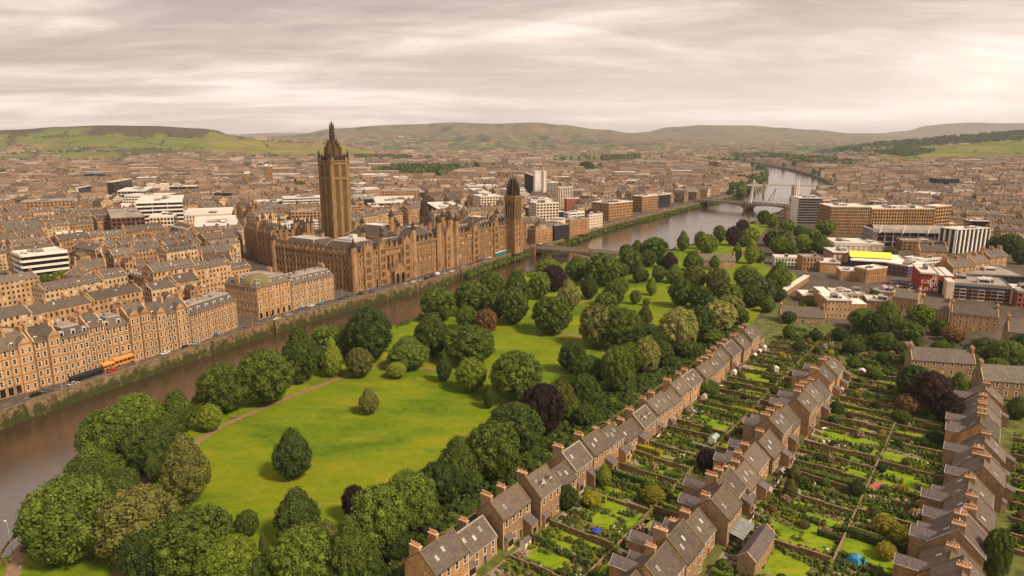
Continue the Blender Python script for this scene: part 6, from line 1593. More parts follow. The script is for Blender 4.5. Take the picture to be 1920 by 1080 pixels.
def lobes_for(shape, seed):
    r = random.Random(seed); L = []
    if shape == 'round': prof = lambda z: math.sqrt(max(0, 1 - (2 * z - 1) ** 2)) * .98 + .02; n = 120; lr = (.11, .21)
    elif shape == 'pear': prof = lambda z: (math.sin(math.pi * min(1, z * .95 + .08)) ** .7) * (1 - .40 * z); n = 120; lr = (.10, .19)
    elif shape == 'cone': prof = lambda z: 1.02 - .95 * z; n = 80; lr = (.10, .17)
    else: prof = lambda z: math.sqrt(max(0, 1 - (2 * z - 1) ** 2)) ** .7; n = 100; lr = (.13, .23)
    for k in range(n):
        z = (k + .5) / n; a = k * 2.39996 + r.uniform(-.3, .3); rl = r.uniform(*lr); rad = max(0, (prof(z) - rl * .80) * r.uniform(.86, 1.06))
        L.append((Vector((rad * math.cos(a), rad * math.sin(a), .22 + z * 1.72)) , rl * (1 if 0.1 < z < .93 else .8)))
    for k in range(16):
        z = (k + .5) / 16; a = k * 2.39996; rad = max(0, prof(z) - .42); L.append((Vector((rad * math.cos(a), rad * math.sin(a), .25 + z * 1.5)), .34 if shape != 'cone' or z < .5 else .16))
    L.append((Vector((0, 0, 1.0)), .55)); L.append((Vector((0, 0, .7)), .5)); L.append((Vector((0, 0, 1.35)), .42 if shape != 'cone' else .25))
    for _ in range(5): L.append((rsph(r) * .3 + Vector((0, 0, 1.0)), .42 if shape != 'cone' else .25))
    return L
CROWNS = {}
def crown_mesh(kind, shape, var, lod=0):
    k = (kind, shape, var, lod)
    if k not in CROWNS: CROWNS[k] = leafy('crown', lobes_for(shape, hash((shape, var)) % 999 if False else (len(shape) * 31 + var * 7)), (12000, 5000, 1500)[lod], (.036, .054, .10)[lod], LEAF[kind], var + 5)
    return CROWNS[k]
def trunk_mesh():
    mb = MB(); mb.tube(0, 0, -.02, .55, .075, .05, 8, cap=False)
    for k in range(5):
        a = k * 1.257; p = Vector((0, 0, .35 + .05 * k)); q = Vector((.42 * math.cos(a), .42 * math.sin(a), .95 + .08 * k)); mb.bar(p, q, .028)
    return mb.mesh('trunk', [BARK])
TRUNK = trunk_mesh()
COLW = {'mid': 'mid green', 'dark': 'dark green', 'light': 'light green', 'olive': 'olive green', 'pale': 'pale blossoming', 'purple': 'purple copper', 'yellow': 'golden yellow', 'russet': 'russet brown'}
TREES = []
def tree_at(u, vt, vb, w, kind='mid', shape='round', fixed=None, lod=None, name=None, z0=0.0, sinkscale=1.0):
    D_ = G(u, vb); zc = D_.y * CP + CAMZ * SP; r_ = 4; b_ = 4
    for _ in range(8):
        r_ = w / 2 * zc / F; th = math.atan2(CAMZ, D_.y); V = (vb - vt) / 2 * zc / F
        b_ = math.sqrt(max(.16 * r_ * r_, V * V - (r_ * math.sin(th)) ** 2)) / math.cos(th); b_ = max(b_, r_ * .62)
        D_ = G(u, (vt + vb) / 2, b_ * 1.05); zc = D_.y * CP + (CAMZ - b_) * SP
    lod = lod if lod is not None else (0 if zc < 330 else 1 if zc < 620 else 2)
    TREES.append(dict(x=D_.x, y=D_.y, r=r_, b=b_, kind=kind, shape=shape, lod=lod, u=u, v=(vt + vb) / 2, name=name or ('shrub' if b_ < 1.9 else 'tree'), zone=fixed))
P_ = '''130 903 1052 150 mid;158 873 950 122 mid;175 840 920 120 mid;205 770 870 108 mid;255 742 830 88 mid;275 800 885 84 dark;332 735 812 76 mid;393 760 808 44 light;348 822 942 96 olive pear;286 850 905 34 mid pear;260 920 1056 142 olive spread;548 808 897 82 dark pear;691 730 776 45 olive pear;557 918 1018 100 dark pear;275 997 1090 86 dark;362 955 1090 148 mid;463 960 1005 42 mid;428 1010 1110 108 light;494 1000 1045 26 dark cone;570 990 1100 122 mid;612 978 1050 70 olive;485 1050 1110 60 mid;655 975 1090 92 mid;712 915 1035 112 mid;768 888 995 102 mid;825 868 945 86 dark;858 823 920 90 mid;925 795 898 98 mid;966 758 848 106 dark;1015 725 820 80 purple;665 914 975 46 purple;917 725 765 25 mid;418 688 772 86 mid;496 661 757 100 mid;562 620 713 80 mid;622 640 705 46 light pear;610 612 650 52 mid;652 612 670 62 mid;692 583 678 80 dark;674 655 707 50 olive;766 632 692 90 mid;744 680 709 36 light;810 590 655 72 mid;880 612 684 94 mid;832 665 715 32 dark pear;883 674 734 56 light;968 662 752 98 mid;990 708 760 60 mid;822 542 600 72 mid;885 530 590 72 mid;922 512 560 56 mid;970 510 575 64 mid;1012 512 560 44 mid;1038 500 545 52 purple;1027 487 520 50 light;963 542 607 62 dark;928 550 600 46 mid;912 582 627 42 russet;875 577 618 42 mid;808 600 668 64 mid;1035 560 625 80 mid;1066 528 582 56 pale;1130 478 535 72 mid;1082 482 525 58 mid;1105 515 560 42 dark;1137 550 588 48 mid;1163 522 556 32 mid;1150 533 575 44 mid;1197 492 530 28 mid;1183 470 512 46 mid;1192 545 570 24 light;1222 522 553 26 light;1212 560 573 16 olive;1120 576 650 64 olive;1168 582 655 78 mid;1210 574 610 36 olive;1073 643 698 50 dark;1106 670 722 62 mid;1158 655 735 62 mid;1182 645 700 60 mid;1213 610 665 82 dark;1272 581 660 72 pale;1213 636 700 46 pale;1096 706 778 58 dark;1050 715 790 56 olive;1098 760 800 46 dark;1313 578 640 62 dark;1348 568 620 64 pale;1369 555 595 58 pale;1277 525 575 48 dark;1265 498 530 42 mid;1303 500 545 44 olive;1313 538 580 54 dark;1345 505 553 48 olive;1400 500 540 50 mid;1420 518 570 72 dark;1462 492 545 60 mid;1370 535 575 52 mid;1408 535 575 50 dark;1256 474 505 38 purple;1300 472 508 50 mid;1281 435 470 30 mid pear;1313 436 466 24 mid;1327 441 476 42 light;1349 425 455 26 mid;1375 427 460 32 purple;1407 428 460 36 light;1392 413 437 26 purple;1382 456 490 22 light pear;1410 452 494 34 light pear;1432 396 420 24 mid;1448 402 426 28 light;1460 430 462 50 olive;1476 413 436 34 mid;1500 424 447 26 mid;1462 445 478 42 light;1510 447 474 34 mid;1540 442 476 48 mid;1548 414 440 38 mid;1442 440 462 22 purple;1525 430 452 28 mid;1228 447 482 52 mid;1670 467 482 30 dark;1195 452 480 32 mid;1175 460 490 32 dark;1215 470 500 34 mid;1242 478 500 30 dark;1340 480 505 26 mid;1205 505 528 26 dark;1235 500 528 28 mid;1165 495 520 30 mid;1060 545 575 34 dark;1240 640 690 44 dark;1250 610 640 40 mid;1290 640 672 40 dark;1330 615 645 44 mid;1385 580 610 40 dark;1440 555 585 36 mid;1070 745 790 46 mid;600 650 690 40 dark;560 690 720 30 mid;90 1000 1060 60 mid;42 982 1008 28 dark;310 780 830 60 dark;230 880 930 60 dark;215 900 950 60 mid;330 1040 1100 60 dark;410 960 1010 50 mid;520 1040 1090 50 dark;620 1040 1100 70 dark;680 1020 1090 70 mid;740 990 1050 60 dark;800 950 1000 50 dark;880 880 930 50 dark;1460 540 565 30 dark;1505 440 460 26 light;1480 455 480 30 mid;1425 470 492 26 mid;1395 440 462 26 mid'''
CH_ = '''1620 580 618 54 mid;1665 567 620 62 mid;1703 603 648 52 dark;1727 573 612 48 mid;1640 590 632 46 dark;1745 700 775 74 purple;1715 688 748 64 dark;1780 737 795 68 purple;1797 700 745 38 mid pear;1705 740 775 46 russet;1850 635 675 56 dark;1890 640 690 62 mid;1920 630 680 60 dark;1790 615 640 42 russet;1910 745 785 46 dark;1870 1000 1085 46 dark;1063 912 955 42 dark;1133 872 912 33 light pear;1329 843 883 46 purple;1438 763 797 30 russet;1327 715 740 42 mid;1477 730 757 30 mid;1456 747 772 32 mid;1568 753 780 24 dark;1662 1018 1050 36 yellow;1660 967 1005 48 yellow;1700 990 1028 60 yellow;1608 900 930 36 dark;1753 808 835 34 dark;1785 792 818 32 dark;1490 872 900 26 olive;1483 900 935 32 olive;1225 914 945 48 yellow;1110 923 950 36 yellow;1655 628 655 50 mid;1600 640 662 40 dark;1755 660 690 44 olive;1530 620 640 26 dark;1500 640 660 26 mid;1640 690 712 30 mid;1815 660 690 40 mid;1685 640 662 30 olive;1765 640 668 34 mid;1855 700 725 40 dark;1480 610 636 24 mid;1575 615 640 30 dark;1840 655 680 34 olive;1735 755 780 34 dark;1690 770 795 34 mid;1560 690 712 24 dark;1760 600 628 34 mid;1602 668 690 30 mid;1658 662 684 28 dark;1870 672 700 40 mid;1905 690 720 44 olive;1480 585 606 26 mid;1640 545 562 22 mid;1755 500 514 20 mid;1530 545 560 24 mid;1600 548 562 20 dark;1700 660 684 26 mid'''
CIT = '''85 515 541 42 mid;118 508 540 42 mid;60 520 543 30 dark;922 405 421 22 dark;985 402 422 18 mid;1895 440 475 44 dark;1865 445 470 40 dark;1915 470 495 30 dark;205 352 362 26 mid;288 336 345 26 mid;370 345 355 20 dark;560 345 356 30 dark;600 350 362 26 mid;1100 305 322 30 dark;1125 308 320 22 dark'''
for lst, zn in ((P_, 'park'), (CH_, 'gardens'), (CIT, 'city')):
    for t in lst.split(';'):
        q = t.split(); tree_at(float(q[0]), float(q[1]), float(q[2]), float(q[3]) * (1.0 if zn != 'park' else 1.03 if float(q[2]) > 640 else .93), q[4], q[5] if len(q) > 5 else random.Random(int(float(q[0]) * 3 + float(q[1]))).choice(['round', 'round', 'spread', 'pear']), zn)
PLM = [('by the near riverside path', 60, 1010), ('on the near riverbank', 200, 850), ('along the riverbank beside the long path', 480, 720), ('at the near edge of the great lawn', 400, 1030), ('between the lawn and nearest houses', 720, 980), ('between the great lawn and the terrace', 900, 850),
       ('round the deep purple beech', 1020, 780), ('at the great lawn far edge', 850, 670), ('on the open lawn', 600, 820), ('on the riverbank facing the gothic hall', 880, 570), ('between the two smaller lawns', 1140, 620), ('beside the second lawn', 1040, 640), ('near the first bridge', 1180, 480),
       ('behind the far park-side terrace', 1260, 640), ('at the top corner of the park', 1400, 540), ('round the stone lodge', 1320, 490), ('on the far riverbank lawn', 1330, 450), ('in the wood below the dark slab', 1480, 440), ('round the third lawn', 1220, 540)]
GLM = [('in the near park-side gardens', 1100, 930), ('by the long low house', 1560, 640), ('behind the school building', 1660, 600), ('beside the long stone house', 1740, 730), ('below the pale tenement', 1850, 660), ('between the eastern terraces', 1640, 950), ('in the middle strip of gardens', 1400, 800), ('beyond the eastern terrace', 1890, 1000), ('at the far end of the eastern gardens', 1760, 800)]
CLM = [('beside the white banded office', 90, 525), ('beside the smaller gothic tower', 950, 412), ('in the far right streets', 1890, 460), ('in the distant left streets', 300, 350), ('in the distant middle streets', 1110, 312), ('behind the museum', 580, 352)]
groups = {}
for t in TREES:
    lm = PLM if t['zone'] == 'park' else GLM if t['zone'] == 'gardens' else CLM
    t['lm'] = min(lm, key=lambda q: (q[1] - t['u']) ** 2 + ((q[2] - t['v']) * 1.6) ** 2)[0]
    big = 'shrub' if t['name'] == 'shrub' else 'tree'
    t['desc'] = '%s %s%s' % (COLW[t['kind']], {'pear': 'pear-shaped ', 'cone': 'conical ', 'spread': 'broad ', 'round': 'round '}[t['shape']], big)
    groups.setdefault((t['desc'], t['lm']), []).append(t)
for (desc, lm), L in groups.items():
    L.sort(key=lambda t: t['u'])
    for i, t in enumerate(L):
        lab = desc + ' ' + lm + ('' if len(L) == 1 else ', %s from the left' % ordw(i))
        nm = {'purple': 'copper_beech', 'pale': 'blossoming_tree'}.get(t['kind'], 'broadleaf_tree') if t['name'] == 'tree' else 'shrub'
        if t['shape'] == 'cone': nm = 'conifer'
        o = empty(nm, (t['x'], t['y'], 0), rnd.uniform(0, 6.28), label=lab, cat='tree' if t['name'] == 'tree' else 'shrub', group={'park': 'park trees', 'gardens': 'garden trees and large shrubs', 'city': 'street trees'}[t['zone']])
        s = t['r']; o.scale = (s * rnd.uniform(.97, 1.05), s * rnd.uniform(.97, 1.05), t['b'] * 1.06)
        inst('crown', crown_mesh(t['kind'], t['shape'], rnd.randrange(3), t['lod']), o); inst('trunk', TRUNK, o)
# ---- undergrowth under the park trees and along the banks
def clumps(name, pts, kinds, seed, n=22, size=.22, **k):
    """pts: (x, y, z, r, h, kind index)"""
    r = random.Random(seed); V = []; Fc = []; mi = []
    for x, y, z, rad, h, m in pts:
        c = Vector((x, y, z))
        for _ in range(int(n * (1 + rad * .6))):
            d = rsph(r); d.z = abs(d.z); p = c + Vector((d.x * rad, d.y * rad, d.z * h)) * r.uniform(.7, 1.05); nr = (d + rsph(r) * .6).normalized(); t = nr.cross(rsph(r)).normalized(); b = nr.cross(t); s = size * r.uniform(.6, 1.4)
            i = len(V); V += [tuple(p + t * s), tuple(p + b * s), tuple(p - t * s), tuple(p - b * s)]; Fc.append((i, i + 1, i + 2, i + 3)); mi.append(m)
        i = len(V); q = 6
        for kk in range(q): a = kk * 2 * math.pi / q; V.append((x + .8 * rad * math.cos(a), y + .8 * rad * math.sin(a), z - .05))
        for kk in range(q): a = kk * 2 * math.pi / q + .3; V.append((x + .55 * rad * math.cos(a), y + .55 * rad * math.sin(a), z + h * .72))
        for kk in range(q): Fc.append((i + kk, i + (kk + 1) % q, i + q + (kk + 1) % q, i + q + kk)); mi.append(m)
        Fc.append(tuple(i + q + kk for kk in range(q))); mi.append(m)
    me = bpy.data.meshes.new(name); me.from_pydata(V, [], Fc)
    for kd in kinds: me.materials.append(LEAF[kd])
    me.polygons.foreach_set('material_index', mi); me.update()
    o = bpy.data.objects.new(name, me); col.objects.link(o); put(o, kind='stuff', **k); return o
rb = random.Random(31); pts = []
d = 0
while d < BL.L[-1] and True:
    p, t = BL.at(d, rb.uniform(-4.5, -.5)); 
    if p.y > 1500: break
    if p.y > 130: pts.append((p.x, p.y, rb.uniform(-3, -.5), rb.uniform(1.2, 2.6), rb.uniform(1.5, 3.2), rb.randrange(3)))
    d += rb.uniform(.9, 2.2)
d = QL.nearest(G(870, 507))[1]
while d < QN:
    for _ in range(2):
        p, t = QL.at(d, rb.uniform(-5.5, -1)); pts.append((p.x, p.y, rb.uniform(-6.2, -4.5), rb.uniform(1.2, 2.6), rb.uniform(2, 4.5), rb.choice((0, 1, 1, 2))))
    d += rb.uniform(1.2, 2.6)
clumps('bank_undergrowth', pts, ['mid', 'dark', 'olive'], 3, 26, .42, label='scrubby undergrowth along both river banks', cat='undergrowth')
# distant woods: rounded tree tops past counting
pts = []
def wood(polypx, step, rad, seed, onterr=True):
    r = random.Random(seed); P = [G(u, v) for u, v in polypx]; xs = [p.x for p in P]; ys = [p.y for p in P]; PP = [(p.x, p.y) for p in P]
    y = min(ys)
    while y < max(ys):
        x = min(xs)
        while x < max(xs):
            px_, py_ = x + r.uniform(-.5, .5) * step, y + r.uniform(-.5, .5) * step
            if inpoly(px_, py_, PP) and not inriver(px_, py_): pts.append((px_, py_, max(0, terr_xy(px_, py_)) if py_ > 2450 else 0, rad * r.uniform(.7, 1.3), rad * r.uniform(1.1, 1.7), r.choice((0, 0, 1, 2))))
            x += step
        y += step
wood([(690, 316), (790, 312), (870, 318), (815, 334), (700, 332)], 17, 11, 1)
wood([(1368, 352), (1388, 345), (1425, 330), (1420, 314), (1440, 318), (1448, 345), (1400, 375), (1368, 372)], 13, 9, 2)
wood([(1365, 292), (1440, 290), (1530, 300), (1620, 312), (1560, 322), (1500, 312), (1440, 300), (1370, 296)], 24, 14, 3)
wood([(790, 322), (955, 320), (955, 325), (800, 327)], 15, 9, 5); wood([(920, 336), (1010, 330), (1020, 334), (930, 340)], 16, 8, 6)
wood([(240, 303), (300, 300), (300, 304), (245, 307)], 24, 10, 8)
wood([(1640, 296), (1700, 293), (1750, 297), (1700, 301)], 22, 12, 9); wood([(660, 296), (760, 293), (770, 297), (670, 300)], 26, 11, 10)
wood([(1130, 296), (1200, 292), (1200, 297), (1130, 301)], 26, 12, 11)
r = random.Random(6)
for k in range(900):     # crest and field-edge trees on the slopes
    D = r.uniform(3850, 4400); u = r.uniform(1540, 2200); x = (u - 960) / F * D; z = terr(u, D)
    if z > 25: pts.append((x, D, z - 2, r.uniform(9, 16), r.uniform(9, 16), r.choice((0, 1, 1))))
for k in range(1100):
    D = r.uniform(2900, 7500); u = r.uniform(-200, 2100); x = (u - 960) / F * D; z = terr(u, D)
    if not (u < 480 and D > 3900) and mn.noise(Vector((x * .0012, D * .0008, 20))) > .12 and cover(u, D, z) not in (HEATH, FIELD, FIELD2): pts.append((x, D, max(0, z) - 2, r.uniform(7, 14), r.uniform(7, 13), r.choice((0, 1, 1))))
for D0, D1, u0, u1, c in FIELDS:
    for k in range(int((u1 - u0) / 5)):
        u = u0 + (u1 - u0) * r.random(); D = r.choice((D0, D1)) + r.uniform(-40, 40)
        if -100 < u < 2050: pts.append(((u - 960) / F * D, D, max(0, terr(u, D)) - 1, r.uniform(5, 10), r.uniform(6, 11), r.choice((0, 1))))
for k in range(2600):     # scattered street trees in the far town
    D = 1500 * (2.4 ** r.random()); u = r.uniform(-50, 1970); x = (u - 960) / F * D
    if (mn.noise(Vector((x * .003, D * .003, 9.0))) > .31 or mn.noise(Vector((x * .004, D * .004, 30))) > .25) and not inriver(x, D): pts.append((x, D, 0, r.uniform(5, 9), r.uniform(12, 19), r.choice((0, 1, 2))))
clumps('distant_woods', pts, ['mid', 'dark', 'olive'], 9, 7, 2.6, label='distant woods and field trees beyond the city', cat='woodland')
# ================================================================== GARDENS
def inview(P, m=60):
    if P[1] < 20: return False
    u, v, zc = proj(P); return -m < u < 1920 + m and v < 1080 + m
RUBW = stone('garden_wall_stone', [(0.17, 0.105, 0.055), (0.27, 0.165, 0.085)], rand='obj', dirt=.8)
WCOP = plain('wall_coping', (0.21, 0.145, 0.08), .95, .35, 1.0)
def wall_between(a, b, h, label, th=.38, group='garden walls'):
    a = Vector((a.x, a.y, 0)); b = Vector((b.x, b.y, 0)); L = (b - a).length; an_ = math.atan2(b.y - a.y, b.x - a.x)
    o = empty('garden_wall', a, an_, label=label, cat='garden wall', group=group)
    mb = MB(); n = max(1, int(L / 6)); 
    for i in range(n): hh = h + .22 * math.sin(i * 2.1 + a.x); mb.box(i * L / n, -th / 2, 0, (i + 1) * L / n, th / 2, hh)
    mb.obj('wall', [RUBW], o)
    mb = MB()
    for i in range(n): hh = h + .22 * math.sin(i * 2.1 + a.x); mb.box(i * L / n, -th / 2 - .07, hh, (i + 1) * L / n, th / 2 + .07, hh + .13)
    mb.obj('coping', [WCOP if rnd.random() < .3 else MOSSC], o); return o
STRIPS = [('park-side terrace gardens', 1.8, 20.6, -36, 232), ('middle terrace west gardens', 21.4, 31.0, -40, 232), ('middle terrace east gardens', 43.5, 65.6, -40, 225), ('eastern terrace west gardens', 66.4, 83.5, -30, 172), ('gardens past the eastern terrace', 100, 124, 0, 150), ('yards facing the park', -17.5, -9.8, -30, 205)]
LAWNPX = [[(1445, 973), (1500, 1000), (1480, 1012), (1440, 990)], [(1520, 985), (1560, 1008), (1542, 1028), (1500, 1012)], [(1580, 1005), (1690, 1045), (1720, 1080), (1560, 1040)], [(1450, 1030), (1520, 1062), (1510, 1090), (1430, 1070)], [(1170, 985), (1200, 962), (1225, 972), (1190, 1000)], [(1205, 972), (1260, 985), (1240, 1008), (1190, 998)], [(1000, 1030), (1060, 1055), (1050, 1075), (985, 1045)], [(1695, 897), (1718, 904), (1708, 922), (1690, 915)], [(1727, 905), (1750, 912), (1745, 928), (1722, 922)], [(1640, 903), (1656, 905), (1652, 918), (1625, 915)], [(1400, 700), (1450, 712), (1440, 722), (1390, 708)], [(1330, 790), (1370, 800), (1360, 812), (1322, 800)], [(1560, 810), (1610, 824), (1600, 834), (1552, 818)], [(1640, 842), (1700, 856), (1692, 868), (1632, 852)], [(1120, 960), (1160, 975), (1140, 992), (1105, 975)]]
LAWNW = [[(G(u, v).x, G(u, v).y) for u, v in q] for q in LAWNPX]
def crosses(s, a, b): return any(inpoly(T(s, a + (b - a) * k / 14).x, T(s, a + (b - a) * k / 14).y, q) for k in range(15) for q in LAWNW)
gp = []      # planting clumps
lawns = MB(); paths = MB(); beds = MB(); slabs = MB(); PINKS = MB()
def patch(mb, s0, s1, p0, p1, z): mb.face([tuple(T(s0, p0, z)), tuple(T(s0, p1, z)), tuple(T(s1, p1, z)), tuple(T(s1, p0, z))])
rg = random.Random(21); bushes = []; hedges = []
KINDS6 = ['mid', 'dark', 'light', 'olive', 'yellow', 'russet', 'flower', 'whitefl', 'blue']
def clump_row(s0, s1, p0, p1, dens, kinds, hmin, hmax, rmin=.28, rmax=.75):
    n = int((s1 - s0) * (p1 - p0) * dens)
    for _ in range(n):
        s, p = rg.uniform(s0, s1), rg.uniform(p0, p1); P = T(s, p); gp.append((P.x, P.y, .0, rg.uniform(rmin, rmax), rg.uniform(hmin, hmax), rg.choice(kinds)))
plotno = {}; patios = []
for si, (sn, p0, p1, sa, sb) in enumerate(STRIPS):
    s = sa; k = 0
    while s < sb:
        w_ = rg.uniform(6.5, 10.5); s1 = min(s + w_, sb + 2)
        if not inview(T((s + s1) / 2, (p0 + p1) / 2), 90): s = s1; continue
        plot = '%s plot of the %s' % (ordw(k), sn)
        if crosses(s, p0, p1): pass
        elif rg.random() < .28:
            clump_row(s - .5, s + .5, p0, p1, 2.2, rg.choice([[1, 0], [0, 3], [1, 1]]), 1.2, 2.1, .5, .9)
        else: wall_between(T(s + rg.uniform(-.5, .5), p0), T(s + rg.uniform(-.5, .5), p1), rg.uniform(1.1, 1.75), 'rubble wall before the ' + plot)
        far_ = s > 120
        # climbers and border plants against the walls
        kd_ = rg.choice([[1, 0], [3, 1], [0, 2], [1, 5], [0, 3]])
        if rg.random() < .75: clump_row(s + .1, s + .9, p0, p1, 1.3, kd_, .8, 1.9, .35, .8)
        if rg.random() < .6: clump_row(s - .9, s - .1, p0, p1, 1.1, kd_, .6, 1.7, .35, .7)
        if si in (0, 2): clump_row(s, s1, p1 - .7, p1 + 1.1, 1.6, [1, 0, 3, 2], 1.0, 2.1, .4, .9)
        if si in (0, 2) and s < 205 - 38 * (si == 2) and rg.random() < .75: patch(slabs, s + .4, s1 - .3, p0 - .6, p0 + rg.uniform(1.6, 4), .024); patios.append((s + (s1 - s) * rg.uniform(.3, .7), p0 + 1.2, plot))
        if si != 5:
            bs = s + .4
            # bands along the plot
            while bs < s1 - .5:
                bw = min(rg.uniform(.8, 2.6), s1 - .3 - bs)
                if bw < .35: break
                q0 = p0 + .3
                while q0 < p1 - .5:
                    ql = min(rg.uniform(3.5, 13), p1 - .3 - q0); t = rg.random()
                    if t < .30: patch(lawns, bs, bs + bw, q0, q0 + ql, .016)
                    elif t < .62:
                        kd = rg.choice([[0, 1], [2, 0], [0, 3], [3, 0], [0, 2, 4], [0, 6], [2, 7], [2, 2, 4], [5, 3], [1, 0], [0, 0], [2, 0], [2]])
                        clump_row(bs, bs + bw, q0, q0 + ql, 1.9, kd, .35, 1.25)
                    elif t < .72: patch(paths, bs, bs + min(bw, 1.1), q0, q0 + ql, .02); clump_row(bs + min(bw, 1.1), bs + bw, q0, q0 + ql, 1.3, [0, 1, 3], .2, .6)
                    elif t < .86: patch(beds, bs, bs + bw, q0, q0 + ql, .02); clump_row(bs, bs + bw, q0, q0 + ql, 1.6, rg.choice([[2], [0], [3], [2, 7], [6]]), .15, .4, .2, .4)
                    elif t < .89 and ql > 4 and len(hedges) < 60 and bw > .9: hedges.append((bs + bw / 2, q0, q0 + ql, min(bw, 1.3), rg.choice(['dark', 'dark', 'mid', 'light']), plot))
                    else: clump_row(bs, bs + bw, q0, q0 + ql, 1.3, [1, 3, 0, 2], .5, 1.8)
                    q0 += ql
                bs += bw
            for _ in range(rg.choice((1, 1, 2, 3))):
                if len(bushes) < 235: bushes.append((rg.uniform(s + 1, s1 - 1), rg.uniform(p0 + 1, p1 - 1), rg.uniform(.7, 1.7), rg.choice(['dark', 'dark', 'mid', 'mid', 'light', 'olive', 'yellow', 'russet', 'flower']), plot))
        else:
            clump_row(s + .5, s1 - .5, p0, p1, .5, [1, 1, 0, 3], .6, 2.2, .5, 1.2)
            if rg.random() < .25: patch(lawns, s + 1, s1 - 1, p0 + 1, p1 - 1, .016)
            clump_row(s + .5, s1 - .5, p0, p1, .6, [1, 1, 0, 3], .6, 2.0, .5, 1.1)
        s = s1; k += 1
    # long wall at the far side of the strip
    if si in (0, 2, 5):
        s = sa; j = 0; pp = {0: 21.0, 2: 66.0, 5: -16.8}[si]
        while s < sb:
            e_ = min(s + 24, sb)
            if inview(T((s + e_) / 2, pp), 80): wall_between(T(s, pp), T(e_, pp), 1.2, '%s length of the long wall ending the %s' % (ordw(j), sn)); j += 1
            s = e_
slabs.obj('patio_paving', plain('patio_slabs', (.24, .18, .135), .9, .35, .9), kind='structure'); lawns.obj('garden_lawn', LAWN, kind='structure'); paths.obj('garden_path', PAVE, kind='structure'); beds.obj('garden_bed', plain('bed_earth', (0.15, 0.095, 0.05), .95, .5, .8), kind='structure')
for k, q in enumerate(LAWNPX): poly_sheet([G(u, v) for u, v in q], .035, 'pink_terrace' if k == 9 else 'garden_lawn', plain('pink_paving', (.33, .10, .075), .9, .15, .6) if k == 9 else LAWN)
gp = [g for g in gp if not any(inpoly(g[0], g[1], q) for q in LAWNW)]
bushes = [b_ for b_ in bushes if not any(inpoly(T(b_[0], b_[1]).x, T(b_[0], b_[1]).y, q) for q in LAWNW) and (T(b_[0], b_[1]) - G(1605, 1052)).length > 6 and (T(b_[0], b_[1]) - G(1118, 1006)).length > 3]
HM = {}
def hedge(s, q0, q1, w_, kd, lab, h=1.7):
    r = random.Random(int(s * 31 + q0)); L = q1 - q0; V = []; Fc = []
    def bx(x0, y0, z0, x1, y1, z1):
        i = len(V); V.extend([(x0, y0, z0), (x1, y0, z0), (x1, y1, z0), (x0, y1, z0), (x0, y0, z1), (x1, y0, z1), (x1, y1, z1), (x0, y1, z1)])
        Fc.extend([tuple(i + q for q in f) for f in ((0, 1, 5, 4), (1, 2, 6, 5), (2, 3, 7, 6), (3, 0, 4, 7), (4, 5, 6, 7))])
    n = max(2, int(L / 1.6))
    for k in range(n): e_ = r.uniform(-.08, .08); bx(k * L / n, -w_ / 2 + .1 + e_, 0, (k + 1) * L / n, w_ / 2 - .1 + e_, h - .12 + r.uniform(-.15, .1))
    for _ in range(int(L * 90)):
        f = r.random(); x = r.uniform(0, L)
        if f < .4: p = Vector((x, r.uniform(-w_ / 2, w_ / 2), h + r.uniform(-.12, .08))); nr = Vector((0, 0, 1))
        elif f < .9: sg = 1 if f < .65 else -1; p = Vector((x, sg * w_ / 2, r.uniform(.05, h))); nr = Vector((0, sg, 0))
        else: p = Vector((0 if f < .95 else L, r.uniform(-w_ / 2, w_ / 2), r.uniform(0, h))); nr = Vector((-1 if f < .95 else 1, 0, 0))
        nr = (nr + rsph(r) * .6).normalized(); t = nr.cross(rsph(r)).normalized(); b = nr.cross(t); z_ = .17 * r.uniform(.6, 1.4); i = len(V)
        V.extend([tuple(p + t * z_), tuple(p + b * z_), tuple(p - t * z_), tuple(p - b * z_)]); Fc.append((i, i + 1, i + 2, i + 3))
    me = bpy.data.meshes.new('hedge'); me.from_pydata(V, [], Fc); me.materials.append(LEAF[kd]); me.update()
    P = T(s, q0); o = inst('hedge', me, None, P, TANG - math.pi / 2); put(o, label=lab, cat='hedge', group='clipped garden hedges'); return o
hc = {}
for s, q0, q1, w_, kd, plot in hedges:
    key = (kd, plot); j = hc.get(key, 0); hc[key] = j + 1
    hedge(s, q0, q1, w_, kd, 'clipped %s hedge%s in the %s' % (COLW[kd], '' if j == 0 else ', %s,' % ordw(j), plot), rg.uniform(1.1, 1.9))
def hedge_px(a, b, w_, h, kd, lab):
    A, B_ = G(*a), G(*b); sA = (A - T1A).dot(TD); pA = (A - T1A).dot(TN); o = hedge(sA, pA, pA + (B_ - A).length, w_, kd, lab, h); o.rotation_euler = (0, 0, math.atan2(B_.y - A.y, B_.x - A.x)); o.location = A
hedge_px((1492, 888), (1598, 918), 2.4, 2.6, 'dark', 'long tall dark hedge between the middle terrace and the red paving')
hedge_px((1575, 1000), (1700, 1040), 1.6, 2.2, 'dark', 'dark hedge behind the lawn with the blue tent')
hedge_px((1246, 895), (1330, 912), 1.6, 2.0, 'mid', 'trimmed green hedge beside the middle terrace houses')
hedge_px((1395, 775), (1422, 782), 2.6, 2.0, 'yellow', 'bright yellow-green domed hedge in the middle gardens')
hedge_px((1372, 770), (1400, 776), 2.4, 2.0, 'light', 'rounded light green hedge next to the yellow one')
hedge_px((1188, 838), (1240, 855), 2.2, 1.8, 'yellow', 'long yellow-flowered hedge in the park-side terrace gardens')
hedge_px((1715, 1090), (1722, 1050), 1.2, 1.8, 'light', 'short pale hedge beside the lawn with the blue tent')
bc = {}
